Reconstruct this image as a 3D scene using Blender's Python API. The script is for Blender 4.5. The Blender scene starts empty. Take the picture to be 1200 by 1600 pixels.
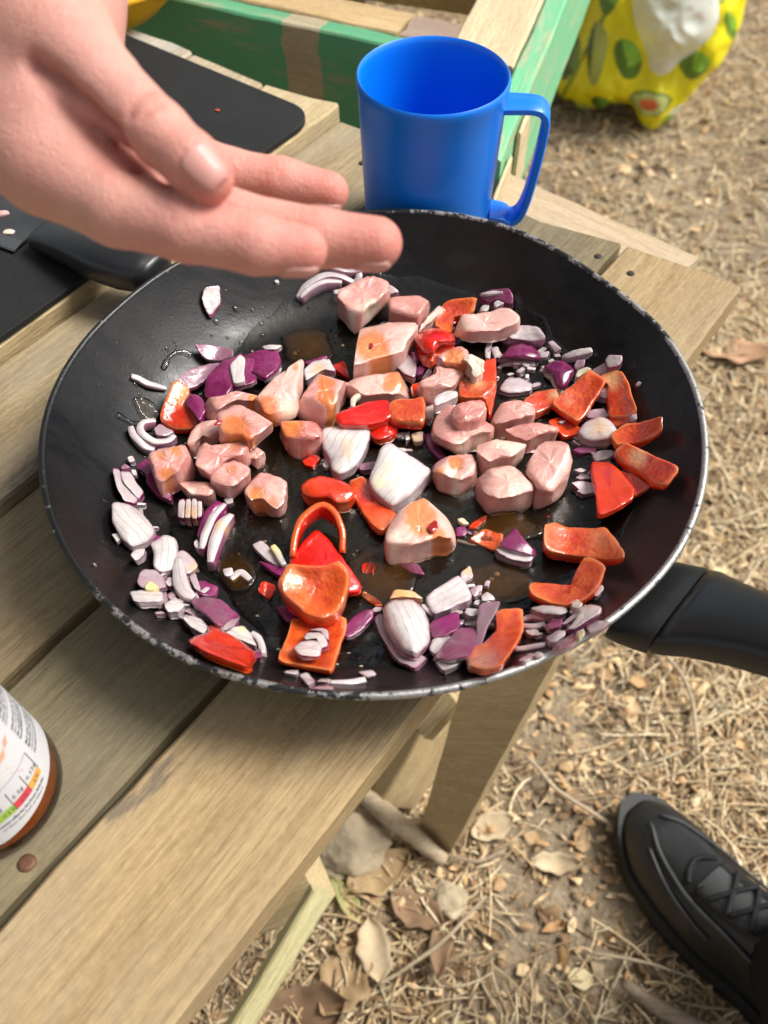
import bpy, bmesh, math, random
import numpy as np
from mathutils import Vector, Matrix, noise as mnoise

R = math.radians
rng = np.random.default_rng(7)
random.seed(7)
scene = bpy.context.scene
COL = scene.collection

# ------------------------------------------------------------------ camera, sky, sun, exposure
CAM = np.array([.0042, -.285, .8416])
PITCH, ROLL, FPX = .9214, .0047, 1490.0
_sp, _cp = math.sin(PITCH), math.cos(PITCH)
_fw = np.array([0, _cp, -_sp])
_r0, _u0 = np.array([1., 0, 0]), np.array([0, _sp, _cp])
_rt = _r0 * math.cos(ROLL) + _u0 * math.sin(ROLL)
_up = -_r0 * math.sin(ROLL) + _u0 * math.cos(ROLL)
cd = bpy.data.cameras.new('camera')
cam = bpy.data.objects.new('camera', cd)
COL.objects.link(cam)
cd.sensor_fit = 'VERTICAL'
cd.sensor_height = 36
cd.sensor_width = 27
cd.lens = FPX / 1600 * 36
cd.clip_start = .02
cd.clip_end = 300
cd.dof.use_dof = True
cd.dof.focus_distance = .425
cd.dof.aperture_fstop = 10.5
M = Matrix((( _rt[0], _up[0], -_fw[0], CAM[0]), (_rt[1], _up[1], -_fw[1], CAM[1]), (_rt[2], _up[2], -_fw[2], CAM[2]), (0, 0, 0, 1)))
cam.matrix_world = M
scene.camera = cam

SUN_AZ, SUN_EL = 78.0, 54.0      # azimuth clockwise from +Y (away from the camera) towards +X (right)
world = bpy.data.worlds.new('World')
scene.world = world
world.use_nodes = True
wn = world.node_tree.nodes
sky = wn.new('ShaderNodeTexSky')
sky.sky_type = 'NISHITA'
sky.sun_disc = False
sky.sun_elevation = R(SUN_EL)
sky.sun_rotation = R(SUN_AZ)
sky.air_density = 1.0
sky.dust_density = 4.0
bg = wn['Background']
bg.inputs['Strength'].default_value = .115
hsv = wn.new('ShaderNodeHueSaturation')      # thin bright overcast: the blue mostly washed out
hsv.inputs['Saturation'].default_value = .38
world.node_tree.links.new(sky.outputs[0], hsv.inputs['Color'])
world.node_tree.links.new(hsv.outputs[0], bg.inputs[0])
sl = bpy.data.lights.new('sun', 'SUN')
sun = bpy.data.objects.new('sun', sl)
COL.objects.link(sun)
sl.energy = 2.8
sl.angle = R(24)
sl.color = (1, .97, .91)
_sd = Vector((math.sin(R(SUN_AZ)) * math.cos(R(SUN_EL)), math.cos(R(SUN_AZ)) * math.cos(R(SUN_EL)), math.sin(R(SUN_EL))))
sun.rotation_euler = _sd.to_track_quat('Z', 'Y').to_euler()
scene.view_settings.view_transform = 'Standard'
scene.view_settings.look = 'None'
scene.view_settings.gamma = 1
scene.view_settings.use_curve_mapping = False
scene.view_settings.exposure = 0.56


# ------------------------------------------------------------------ picture point -> place
def ray(px, py):
    return _fw + (px - 600) / FPX * _rt + (800 - py) / FPX * _up


def P(px, py, z):
    d = ray(px, py)
    return CAM + d * (z - CAM[2]) / d[2]


def D(px, py, dep):
    return CAM + ray(px, py) * dep


# ------------------------------------------------------------------ helpers
def tag(o, label=None, cat=None, group=None, kind=None):
    if label: o['label'] = label
    if cat: o['category'] = cat
    if group: o['group'] = group
    if kind: o['kind'] = kind
    return o


def empty(name, loc=(0, 0, 0), rz=0):
    o = bpy.data.objects.new(name, None)
    o.empty_display_size = .02
    o.location = loc
    o.rotation_euler = (0, 0, rz)
    COL.objects.link(o)
    return o


def mesh(name, V, F, mat=None, parent=None, smooth=True, attrs=None, col=None):
    me = bpy.data.meshes.new(name)
    V = np.asarray(V, dtype=np.float32)
    if isinstance(F, np.ndarray):
        n, k = F.shape
        me.vertices.add(len(V))
        me.vertices.foreach_set('co', V.ravel())
        me.loops.add(n * k)
        me.loops.foreach_set('vertex_index', F.astype(np.int32).ravel())
        me.polygons.add(n)
        me.polygons.foreach_set('loop_start', np.arange(0, n * k, k, dtype=np.int32))
        me.polygons.foreach_set('loop_total', np.full(n, k, dtype=np.int32))
        me.update(calc_edges=True)
        me.validate()
    else:
        me.from_pydata([tuple(map(float, v)) for v in V], [], F)
        me.update()
    if smooth:
        me.polygons.foreach_set('use_smooth', np.ones(len(me.polygons), dtype=bool))
    for k, a in (attrs or {}).items():
        at = me.attributes.new(k, 'FLOAT', 'POINT')
        at.data.foreach_set('value', np.asarray(a, dtype=np.float32))
    if col is not None:
        at = me.color_attributes.new('tone', 'FLOAT_COLOR', 'POINT')
        c = np.ones((len(V), 4), dtype=np.float32)
        c[:, :3] = col
        at.data.foreach_set('color', c.ravel())
    if mat: me.materials.append(mat)
    o = bpy.data.objects.new(name, me)
    COL.objects.link(o)
    if parent: o.parent = parent
    return o


def recalc(o):
    bm = bmesh.new()
    bm.from_mesh(o.data)
    bmesh.ops.recalc_face_normals(bm, faces=bm.faces)
    bm.to_mesh(o.data)
    bm.free()
    return o


def sharp(o, deg=35):
    o.data.set_sharp_from_angle(angle=R(deg))
    return o


def lathe(prof, n=96, rfun=None, close=False):
    """prof: list of (r, z); rfun(theta, r) -> r"""
    V, F = [], []
    m = len(prof)
    for j in range(n):
        th = 2 * math.pi * j / n
        for r, z in prof:
            rr = rfun(th, r) if rfun else r
            V.append((rr * math.cos(th), rr * math.sin(th), z))
    for j in range(n):
        a, b = j * m, ((j + 1) % n) * m
        for i in range(m - 1):
            F.append((a + i, b + i, b + i + 1, a + i + 1))
        if close:
            F.append((a + m - 1, b + m - 1, b, a))
    return V, F


def catmull(pts, n):
    p = np.asarray(pts, float)
    p = np.vstack([2 * p[0] - p[1], p, 2 * p[-1] - p[-2]])
    out = []
    ts = np.linspace(0, len(p) - 3 - 1e-6, n)
    for t in ts:
        i = int(t); u = t - i
        a, b, c, d = p[i], p[i + 1], p[i + 2], p[i + 3]
        out.append(.5 * ((2 * b) + (c - a) * u + (2 * a - 5 * b + 4 * c - d) * u * u + (3 * b - a - 3 * c + d) * u ** 3))
    return np.array(out)


def tube(pts, rad, k=8, cap=True, flat=1.0, upv=(0, 0, 1)):
    """swept tube along world points; rad scalar or list; flat scales the section along the second normal"""
    pts = np.asarray(pts, float)
    n = len(pts)
    rad = np.full(n, rad) if np.isscalar(rad) else np.asarray(rad, float)
    V, F = [], []
    upv = np.asarray(upv, float)
    for i in range(n):
        t = pts[min(i + 1, n - 1)] - pts[max(i - 1, 0)]
        t /= np.linalg.norm(t) + 1e-12
        a = np.cross(t, upv)
        if np.linalg.norm(a) < 1e-4: a = np.cross(t, (1, 0, 0.1))
        a /= np.linalg.norm(a)
        b = np.cross(a, t)
        for j in range(k):
            th = 2 * math.pi * j / k
            V.append(pts[i] + rad[i] * (math.cos(th) * a + flat * math.sin(th) * b))
    for i in range(n - 1):
        for j in range(k):
            F.append((i * k + j, i * k + (j + 1) % k, (i + 1) * k + (j + 1) % k, (i + 1) * k + j))
    if cap:
        F.append(tuple(range(k))[::-1])
        F.append(tuple((n - 1) * k + j for j in range(k)))
    return V, F


def nz(p, f, seed=0.0):
    return mnoise.noise(Vector((p[0] * f + seed, p[1] * f - seed * .7, p[2] * f + seed * 1.3)))


def loft(rings, cap=True):
    n, k = len(rings), len(rings[0])
    V = [p for r in rings for p in r]
    F = []
    for i in range(n - 1):
        for j in range(k):
            F.append((i * k + j, i * k + (j + 1) % k, (i + 1) * k + (j + 1) % k, (i + 1) * k + j))
    if cap:
        F.append(tuple(range(k))[::-1])
        F.append(tuple((n - 1) * k + j for j in range(k)))
    return V, F


def board(name, L, W, T, mat, parent, loc, rz, seed, tilt=0, ch=.0015, wob=.0006, endrough=.0015, ends=None):
    """sawn board: local X along the length, slightly wavy edges, eased arrises, rough ends; top at z=0"""
    n = max(8, int(L / .012))
    prof = []
    c = ch
    for (y, z) in ((-W / 2, -T + c), (-W / 2, -c), (-W / 2 + c, 0), (-W / 6, 0), (W / 6, 0), (W / 2 - c, 0), (W / 2, -c), (W / 2, -T + c), (W / 2 - c, -T), (-W / 2 + c, -T)):
        prof.append((y, z))
    rings = []
    for i in range(n + 1):
        x = -L / 2 + L * i / n
        ring = []
        for j, (y, z) in enumerate(prof):
            xx = x
            if i in (0, n):
                xx += endrough * nz((y, z, seed), 120, seed) * 2
                if ends: xx += ends * (y / W) * (1 if i == n else 0)
            dy = wob * 1.6 * nz((x, y * .2, z * .2), 16, seed) + wob * nz((x, y, z), 90, seed + 3)
            dz = wob * nz((x, y, z), 45, seed + 7)
            ring.append((xx, y + dy, z + dz))
        rings.append(ring)
    V, F = loft(rings)
    o = mesh(name, V, F, mat, parent)
    recalc(o)
    sharp(o, 30)
    o.location = loc
    o.rotation_euler = (tilt, 0, rz)
    return o


# ------------------------------------------------------------------ materials
class NT:
    def __init__(s, name):
        s.m = bpy.data.materials.new(name)
        s.m.use_nodes = True
        s.t = s.m.node_tree
        s.b = s.t.nodes['Principled BSDF']
        s.out = s.t.nodes['Material Output']

    def n(s, kind, **kw):
        nd = s.t.nodes.new('ShaderNode' + kind)
        for k, v in kw.items():
            setattr(nd, k, v)
        return nd

    def l(s, a, b):
        s.t.links.new(a, b)

    def set(s, **kw):
        for k, v in kw.items():
            i = s.b.inputs[k.replace('_', ' ')]
            if hasattr(v, 'is_linked') or isinstance(v, bpy.types.NodeSocket):
                s.l(v, i)
            else:
                i.default_value = (*v, 1) if isinstance(v, tuple) and len(v) == 3 and i.type == 'RGBA' else v
        return s

    def obj(s, scale=(1, 1, 1), loc=(0, 0, 0), src='Object'):
        tc = s.n('TexCoord')
        mp = s.n('Mapping')
        mp.inputs['Scale'].default_value = scale
        mp.inputs['Location'].default_value = loc
        s.l(tc.outputs[src], mp.inputs[0])
        return mp.outputs[0]

    def noise(s, vec, scale, detail=4, rough=.55, dist=0, fac=True):
        nd = s.n('TexNoise')
        s.l(vec, nd.inputs['Vector'])
        nd.inputs['Scale'].default_value = scale
        nd.inputs['Detail'].default_value = detail
        nd.inputs['Roughness'].default_value = rough
        nd.inputs['Distortion'].default_value = dist
        return nd.outputs[0 if fac else 1]

    def ramp(s, fac, *stops):
        nd = s.n('ValToRGB')
        e = nd.color_ramp.elements
        while len(e) < len(stops): e.new(.5)
        for el, (p, c) in zip(e, stops):
            el.position = p
            el.color = (*c, 1) if not np.isscalar(c) else (c, c, c, 1)
        s.l(fac, nd.inputs[0])
        return nd.outputs[0]

    def mix(s, f, a, b, mode='MIX'):
        nd = s.n('Mix', data_type='RGBA', blend_type=mode)
        for i, v in ((0, f), (6, a), (7, b)):
            if isinstance(v, bpy.types.NodeSocket): s.l(v, nd.inputs[i])
            elif i == 0: nd.inputs[0].default_value = v
            else: nd.inputs[i].default_value = (*v, 1)
        return nd.outputs[2]

    def math(s, op, a, b=None, c=None, clamp=False):
        nd = s.n('Math', operation=op, use_clamp=clamp)
        for i, v in enumerate((a, b, c)):
            if v is None: continue
            if isinstance(v, bpy.types.NodeSocket): s.l(v, nd.inputs[i])
            else: nd.inputs[i].default_value = v
        return nd.outputs[0]

    def attr(s, name, out='Fac'):
        nd = s.n('Attribute', attribute_name=name)
        return nd.outputs[out]

    def bump(s, h, strength=.3, dist=.001, normal=None):
        nd = s.n('Bump')
        nd.inputs['Strength'].default_value = strength
        nd.inputs['Distance'].default_value = dist
        s.l(h, nd.inputs['Height'])
        if normal: s.l(normal, nd.inputs['Normal'])
        return nd.outputs[0]


def wood(name, light, dark, grey, seed, ring=150, rough=.72, greyamt=.5, paint=None, stripe=None, stain=None, dirt=.35, wear=.5):
    t = NT(name)
    L = (seed * 3.1, seed * 1.7, seed * .9)
    v = t.obj(loc=L)
    vw = t.obj(scale=(1.6, 11, 11), loc=L)
    warp = t.noise(vw, 1.0, 3, .5)
    sep = t.n('SeparateXYZ'); t.l(v, sep.inputs[0])
    ph = t.math('ADD', t.math('MULTIPLY', sep.outputs[1], float(ring)), t.math('MULTIPLY', warp, 34.0))
    ph = t.math('ADD', ph, t.math('MULTIPLY', sep.outputs[2], ring * .6))
    rings = t.math('POWER', t.math('MULTIPLY_ADD', t.math('SINE', ph), .5, .5), 2.2)
    vf = t.obj(scale=(17, 300, 300), loc=L)
    fib = t.noise(vf, 1.0, 5, .62)
    vf2 = t.obj(scale=(60, 820, 820), loc=L)
    fib2 = t.noise(vf2, 1.0, 3, .6)
    vm = t.obj(scale=(7, 22, 22), loc=L)
    mot = t.noise(vm, 1.0, 5, .6)
    c = t.mix(t.math('MULTIPLY', rings, .55), light, dark)
    c = t.mix(t.ramp(fib, (.40, 0.0), (.66, .8)), c, dark)
    c = t.mix(t.ramp(fib2, (.46, 0.0), (.70, .55)), c, (dark[0] * .62, dark[1] * .6, dark[2] * .58))
    c = t.mix(t.math('MULTIPLY', t.ramp(mot, (.42, 0.0), (.68, 1.0)), greyamt), c, grey)
    vs = t.obj(scale=(34, 190, 190), loc=L)
    sp = t.noise(vs, 1.0, 4, .7)
    c = t.mix(t.math('MULTIPLY', t.ramp(sp, (.63, 0.0), (.76, 1.0)), dirt), c, (dark[0] * .3, dark[1] * .28, dark[2] * .28))
    fz = t.noise(t.obj(scale=(240, 420, 420), loc=L), 1.0, 4, .7)
    c = t.mix(t.ramp(fz, (.50, 0.0), (.78, .5)), c, tuple(min(.8, x * 1.28) for x in light))
    c = t.mix(t.ramp(fz, (.24, .45), (.44, 0.0)), c, tuple(x * .7 for x in dark))
    bl = t.noise(t.obj(scale=(9, 30, 30), loc=(L[0] + 5, L[1], L[2])), 1.0, 6, .65)
    c = t.mix(t.ramp(bl, (.5, 0.0), (.72, .4)), c, tuple(x * .72 for x in grey))
    # knots
    vk = t.obj(scale=(5.5, 16, 16), loc=L)
    vo = t.n('TexVoronoi'); t.l(vk, vo.inputs['Vector']); vo.inputs['Scale'].default_value = 1.0; vo.inputs['Randomness'].default_value = 1
    kn = t.ramp(vo.outputs['Distance'], (.05, 1.0), (.11, .0))
    c = t.mix(t.math('MULTIPLY', kn, .7), c, (dark[0] * .35, dark[1] * .3, dark[2] * .25))
    if stain:
        # scuffed dark patch: stretched distance to a point, broken up by noise
        (sx, sy, ax, ay) = stain
        dx = t.math('DIVIDE', t.math('SUBTRACT', t.math('SUBTRACT', sep.outputs[0], L[0]), sx), ax)
        dy = t.math('DIVIDE', t.math('SUBTRACT', t.math('SUBTRACT', sep.outputs[1], L[1]), sy), ay)
        rr = t.math('ADD', t.math('POWER', t.math('ABSOLUTE', dx), 2.0), t.math('POWER', t.math('ABSOLUTE', dy), 2.0))
        nn_ = t.noise(t.obj(scale=(60, 260, 260), loc=L), 1.0, 5, .7)
        k = t.ramp(t.math('ADD', t.math('MULTIPLY', rr, .35), t.math('MULTIPLY', nn_, 1.0)), (.50, 1.0), (.66, 0.0))
        c = t.mix(t.math('MULTIPLY', k, .6), c, (.07, .066, .066))
    rgh = rough
    if paint:
        worn = t.noise(t.obj(scale=(14, 70, 70), loc=L), 1.0, 6, .7)
        pm = t.ramp(worn, (wear - .06, 1.0), (wear + .16, .0))
        if stripe:
            xs = t.math('SUBTRACT', sep.outputs[0], L[0])
            wav = t.math('MULTIPLY', t.math('SUBTRACT', t.noise(t.obj(scale=(3, 60, 60), loc=L), 1.0, 4), .5), .01)
            xs = t.math('ADD', xs, wav)
            a = t.math('MULTIPLY', t.math('GREATER_THAN', xs, stripe[0]), t.math('LESS_THAN', xs, stripe[1]))
            pm = t.math('MULTIPLY', pm, t.math('SUBTRACT', 1.0, a))
        pc = t.mix(t.noise(t.obj(scale=(5, 25, 25), loc=L), 1.0, 4), paint, tuple(x * 1.35 for x in paint))
        pc = t.mix(t.math('MULTIPLY', fib, .35), pc, (light[0] * .5, light[1] * .6, light[2] * .5))
        c = t.mix(t.math('MULTIPLY', pm, .93), c, pc)
    h = t.math('ADD', t.math('MULTIPLY', fib, .7), t.math('ADD', t.math('MULTIPLY', fib2, .4), t.math('MULTIPLY', rings, -.35)))
    t.set(Base_Color=c, Roughness=rgh, Normal=t.bump(h, .8, .0012))
    t.b.inputs['Specular IOR Level'].default_value = .25
    return t.m


def plain(name, col, rough=.5, spec=.5, metal=0, bumpscale=None, bumpstr=.2, bumpdist=.0005, coat=0, sss=0, var=0):
    t = NT(name)
    t.set(Base_Color=col, Roughness=rough, Metallic=metal)
    t.b.inputs['Specular IOR Level'].default_value = spec
    t.b.inputs['Coat Weight'].default_value = coat
    if sss:
        t.b.inputs['Subsurface Weight'].default_value = sss
        t.b.inputs['Subsurface Scale'].default_value = .004
    if bumpscale or var:
        v = t.obj()
        n = t.noise(v, bumpscale or 60, 5)
        if bumpscale: t.set(Normal=t.bump(n, bumpstr, bumpdist))
        if var:
            t.set(Base_Color=t.mix(t.ramp(t.noise(v, 25, 5), (.3, 0.0), (.7, 1.0)), tuple(c * (1 - var) for c in col), tuple(c * (1 + var) for c in col)))
    return t.m

# ------------------------------------------------------------------ ground
def ground_mat():
    t = NT('soil')
    v = t.obj()
    n1 = t.noise(v, 3.2, 6, .6)
    n2 = t.noise(v, 40, 6, .65)
    n3 = t.noise(v, 240, 4, .6)
    c = t.mix(t.ramp(n1, (.35, 0.0), (.65, 1.0)), (.23, .178, .115), (.37, .29, .19))
    c = t.mix(t.ramp(n2, (.4, 0.0), (.7, .8)), c, (.15, .112, .075))
    c = t.mix(t.ramp(n3, (.5, 0.0), (.75, .7)), c, (.50, .42, .30))
    t.set(Base_Color=c, Roughness=.95, Normal=t.bump(t.math('ADD', n2, t.math('MULTIPLY', n3, .6)), .8, .006))
    t.b.inputs['Specular IOR Level'].default_value = .15
    return t.m


def gz(x, y):
    return .012 * mnoise.noise(Vector((x * 2.2, y * 2.2, 3.1))) + .006 * mnoise.noise(Vector((x * 9, y * 9, 1.7))) - .004


xs = np.concatenate([[-60, -20, -8, -3, -1.6], np.linspace(-1.0, 1.5, 150), [2, 3.5, 8, 20, 60]])
ys = np.concatenate([[-60, -20, -8, -3, -1.2], np.linspace(-.6, 2.4, 170), [3, 5, 10, 25, 60]])
V = []
for y in ys:
    for x in xs:
        k = 1 if (-1.7 < x < 2.1 and -1.3 < y < 3.1) else 0
        V.append((x, y, gz(x, y) * k - (0 if k else .004)))
nx, ny = len(xs), len(ys)
F = np.array([(j * nx + i, j * nx + i + 1, (j + 1) * nx + i + 1, (j + 1) * nx + i) for j in range(ny - 1) for i in range(nx - 1)])
tag(mesh('ground', V, F, ground_mat()), 'bare brown woodland soil under the litter', kind='structure')


def gza(X, Y):
    return np.array([gz(x, y) for x, y in zip(X, Y)])


def litter_mat(name, rough=.8, trans=0.0):
    t = NT(name)
    a = t.attr('tone', 'Color')
    v = t.obj()
    n = t.noise(v, 180, 4, .6)
    c = t.mix(t.ramp(n, (.35, .0), (.7, .5)), a, (.10, .075, .05))
    t.set(Base_Color=c, Roughness=rough)
    t.b.inputs['Specular IOR Level'].default_value = .25
    return t.m


def scatter_xy(n, near=.55):
    """more of it close to the camera, where it shows larger"""
    out = []
    m = int(n * near)
    X = rng.uniform(-.45, .75, m); Y = rng.uniform(-.32, .75, m)
    X2 = rng.uniform(-.75, 1.25, n - m); Y2 = rng.uniform(.35, 2.1, n - m)
    return np.concatenate([X, X2]), np.concatenate([Y, Y2])


STRAW = np.array([(.72, .62, .43), (.78, .68, .49), (.62, .50, .33), (.46, .35, .22), (.80, .74, .58), (.36, .26, .17), (.68, .57, .40)])
CHIP = np.array([(.48, .36, .23), (.60, .47, .31), (.34, .24, .15), (.68, .57, .41), (.25, .175, .11), (.42, .35, .27), (.54, .37, .21), (.66, .53, .36)])


def density(X, Y, s):
    """patchy cover: bare soil shows between drifts"""
    return np.array([mnoise.noise(Vector((x * 3.1, y * 3.1, s))) for x, y in zip(X, Y)])


def straws(name, n, lmin, lmax, rmin, rmax, label, thr):
    X, Y = scatter_xy(n)
    keep = density(X, Y, 9.0) + rng.uniform(-.26, .26, n) > thr
    X, Y = X[keep], Y[keep]; n = len(X)
    L = rng.uniform(lmin, lmax, n) * rng.uniform(.5, 1, n)
    th = rng.uniform(0, 2 * np.pi, n)
    cv = rng.normal(0, .35, n)
    rad = rng.uniform(rmin, rmax, n)
    z0 = gza(X, Y) + rng.uniform(.0005, .009, n)
    pit = rng.normal(0, .06, n)
    segs = np.linspace(-.5, .5, 5)
    Vv = np.zeros((n, 5, 3, 3), np.float32)
    for i, s in enumerate(segs):
        ang = th + cv * s * 2
        cx = X + L * s * np.cos(th + cv * s); cy = Y + L * s * np.sin(th + cv * s)
        cz = z0 + L * s * pit + .002 * np.sin(s * 6 + th)
        rr = rad * (1 - 1.1 * s * s)
        for j in range(3):
            a = 2 * np.pi * j / 3 + .5
            Vv[:, i, j, 0] = cx - np.sin(ang) * rr * np.cos(a)
            Vv[:, i, j, 1] = cy + np.cos(ang) * rr * np.cos(a)
            Vv[:, i, j, 2] = np.maximum(cz, gz(0, 0) - .02) + rr * np.sin(a) * .7
    Ft = []
    for i in range(4):
        for j in range(3):
            Ft.append((i * 3 + j, i * 3 + (j + 1) % 3, (i + 1) * 3 + (j + 1) % 3, (i + 1) * 3 + j))
    Ft = np.array(Ft)
    Fa = (Ft[None] + (np.arange(n) * 15)[:, None, None]).reshape(-1, 4)
    c = STRAW[rng.integers(0, len(STRAW), n)] * rng.uniform(.8, 1.2, (n, 1)) * np.array([1.13, 1.03, .88])
    c = np.repeat(c, 15, axis=0)
    o = mesh(name, Vv.reshape(-1, 3), Fa, litter_mat(name + '_fibre', .7), col=c)
    return tag(o, label, kind='stuff')


def chips(name, n, smin, smax, label, thr, flat=.12):
    X, Y = scatter_xy(n)
    keep = density(X, Y, 4.0) + rng.uniform(-.3, .3, n) > thr
    X, Y = X[keep], Y[keep]; n = len(X)
    S = smin + (smax - smin) * rng.uniform(0, 1, n) ** 2.2
    k = 6
    base = np.linspace(0, 2 * np.pi, k, endpoint=False)
    rad = rng.uniform(.45, 1.0, (n, k)) * S[:, None]
    el = rng.uniform(.15, .8, n)
    th = rng.uniform(0, 2 * np.pi, n)
    lx = rad * np.cos(base); ly = rad * np.sin(base) * el[:, None]
    T = S * rng.uniform(.5, 1.4, n) * flat
    tx = rng.normal(0, .35, n); ty = rng.normal(0, .35, n)
    z0 = gza(X, Y) + rng.uniform(.0, .007, n)
    Vv = np.zeros((n, 2 * k, 3), np.float32)
    for lay in (0, 1):
        sc = 1.0 if lay == 0 else .82
        wx, wy = lx * sc, ly * sc
        zz = wx * tx[:, None] + wy * ty[:, None] + (T[:, None] if lay else 0) + rng.normal(0, .12, (n, k)) * S[:, None]
        Vv[:, lay * k:(lay + 1) * k, 0] = X[:, None] + wx * np.cos(th)[:, None] - wy * np.sin(th)[:, None]
        Vv[:, lay * k:(lay + 1) * k, 1] = Y[:, None] + wx * np.sin(th)[:, None] + wy * np.cos(th)[:, None]
        Vv[:, lay * k:(lay + 1) * k, 2] = z0[:, None] + zz
    Ft = [(j, (j + 1) % k, k + (j + 1) % k, k + j) for j in range(k)] + [(k, k + 1, k + 2, k + 3), (k, k + 3, k + 4, k + 5)]
    Ft = np.array(Ft)
    Fa = (Ft[None] + (np.arange(n) * 2 * k)[:, None, None]).reshape(-1, 4)
    c = np.repeat(CHIP[rng.integers(0, len(CHIP), n)] * rng.uniform(.75, 1.3, (n, 1)) * np.array([1.18, 1.07, .90]), 2 * k, axis=0)
    o = mesh(name, Vv.reshape(-1, 3), Fa, litter_mat(name + '_surface', .85), smooth=False, col=c)
    return tag(o, label, kind='stuff')


straws('straw_litter', 66000, .010, .085, .0005, .0015, 'pale dry straw and needles strewn over the ground', -.38)
chips('wood_chips', 40000, .0015, .010, 'small wood chips and leaf crumbs covering the soil', -.46)
chips('leaf_litter', 14000, .005, .017, 'broken dry leaves lying among the straw', -.3, flat=.03)


# ------------------------------------------------------------------ single leaves, sticks and stones on the ground
def leaf_mat(name, c1, c2):
    t = NT(name)
    v = t.obj()
    n = t.noise(v, 70, 5, .6)
    c = t.mix(t.ramp(n, (.3, 0.0), (.7, 1.0)), c1, c2)
    t.set(Base_Color=c, Roughness=.75, Normal=t.bump(t.noise(v, 160, 4), .5, .001))
    t.b.inputs['Specular IOR Level'].default_value = .25
    return t.m


LEAF_TAN = leaf_mat('tan_leaf', (.55, .40, .22), (.38, .25, .13))
LEAF_PALE = leaf_mat('pale_leaf', (.66, .54, .36), (.5, .38, .24))
LEAF_BROWN = leaf_mat('brown_leaf', (.33, .21, .12), (.22, .14, .085))
LEAF_GREEN = leaf_mat('green_leaf', (.30, .33, .12), (.45, .38, .17))


def leaf(px, py, ln, wd, ang, mat, label, curl=.3, lobes=0, name='dry_leaf', z=0):
    c = P(px, py, .012)
    n, m = 18, 7
    V, F = [], []
    s = random.random() * 50
    for i in range(n):
        u = i / (n - 1)
        w = wd * (math.sin(math.pi * min(1, u * .96 + .03)) ** .8) * (1 + lobes * math.sin(u * 21 + s) * .35)
        for j in range(m):
            vv = (j / (m - 1) - .5) * 2
            x = (u - .5) * ln; y = vv * w / 2
            y += .12 * w * nz((x, y, 0), 60, s)
            zz = curl * ln * .5 * (u - .5) ** 2 + curl * wd * .5 * vv * vv + .006 * nz((x, y, 0), 45, s) - .0015 * (1 - abs(vv))
            V.append((x, y, zz))
    for i in range(n - 1):
        for j in range(m - 1):
            F.append((i * m + j, i * m + j + 1, (i + 1) * m + j + 1, (i + 1) * m + j))
    o = mesh(name, V, F, mat)
    so = o.modifiers.new('thick', 'SOLIDIFY'); so.thickness = .0006
    o.location = (c[0], c[1], gz(c[0], c[1]) + .008 + z)
    o.rotation_euler = (random.uniform(-.25, .25), random.uniform(-.25, .25), R(ang))
    return tag(o, label, 'leaf')


leaf(540, 1530, .062, .042, 60, LEAF_TAN, 'large crumpled tan leaf beside the pale green lath', .28, .3)
leaf(585, 1480, .05, .03, 100, LEAF_PALE, 'pale torn leaf just above the large tan leaf', .22, .3, z=.004)
leaf(470, 1585, .08, .05, 15, LEAF_BROWN, 'brown leaf at the bottom edge under the lath', .4, .4)
leaf(1150, 545, .10, .05, -15, leaf_mat('rust_leaf', (.55, .33, .20), (.42, .24, .14)), 'rust brown leaf off the corner of the table', .15, .2)
leaf(870, 1345, .045, .018, -5, LEAF_PALE, 'pale curled leaf on bare soil left of the shoe toe', .35, .3)
leaf(690, 1470, .06, .02, 80, LEAF_BROWN, 'narrow dark brown leaf lying upright in the litter', .5)
leaf(545, 1405, .05, .018, -50, LEAF_GREEN, 'greenish fading leaf in front of the table leg', .3)
leaf(770, 1290, .04, .026, 20, LEAF_PALE, 'pale flat leaf right of the table leg foot', .18, .2)
leaf(595, 1360, .06, .035, 30, LEAF_TAN, 'tan leaf lying against the grey stones', .3, .3)
leaf(650, 1420, .05, .03, -30, LEAF_BROWN, 'brown curled leaf between the stones and the green leaf', .35, .3)
leaf(910, 1524, .021, .019, 0, leaf_mat('cream_disc', (.75, .66, .40), (.7, .58, .33)), 'small round cream leaf on dark soil', .1)
leaf(1125, 885, .028, .012, -20, leaf_mat('straw_leaf', (.8, .7, .4), (.7, .56, .33)), 'small pale yellow leaf below the pan handle', .2)


def stick(pts, rads, mat, label, name='stick'):
    w = [P(x, y, z) for x, y, z in pts]
    c = catmull(w, 22)
    rr = np.interp(np.linspace(0, 1, 22), np.linspace(0, 1, len(rads)), rads)
    for i in range(22):
        c[i] += .0012 * np.array([nz(c[i], 40, 1), nz(c[i], 40, 5), nz(c[i], 40, 9)])
        rr[i] *= 1 + .18 * nz(c[i], 90, 2)
    V, F = tube(c, rr, 9)
    o = mesh(name, V, F, mat)
    return tag(recalc(o), label, 'stick')


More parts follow.
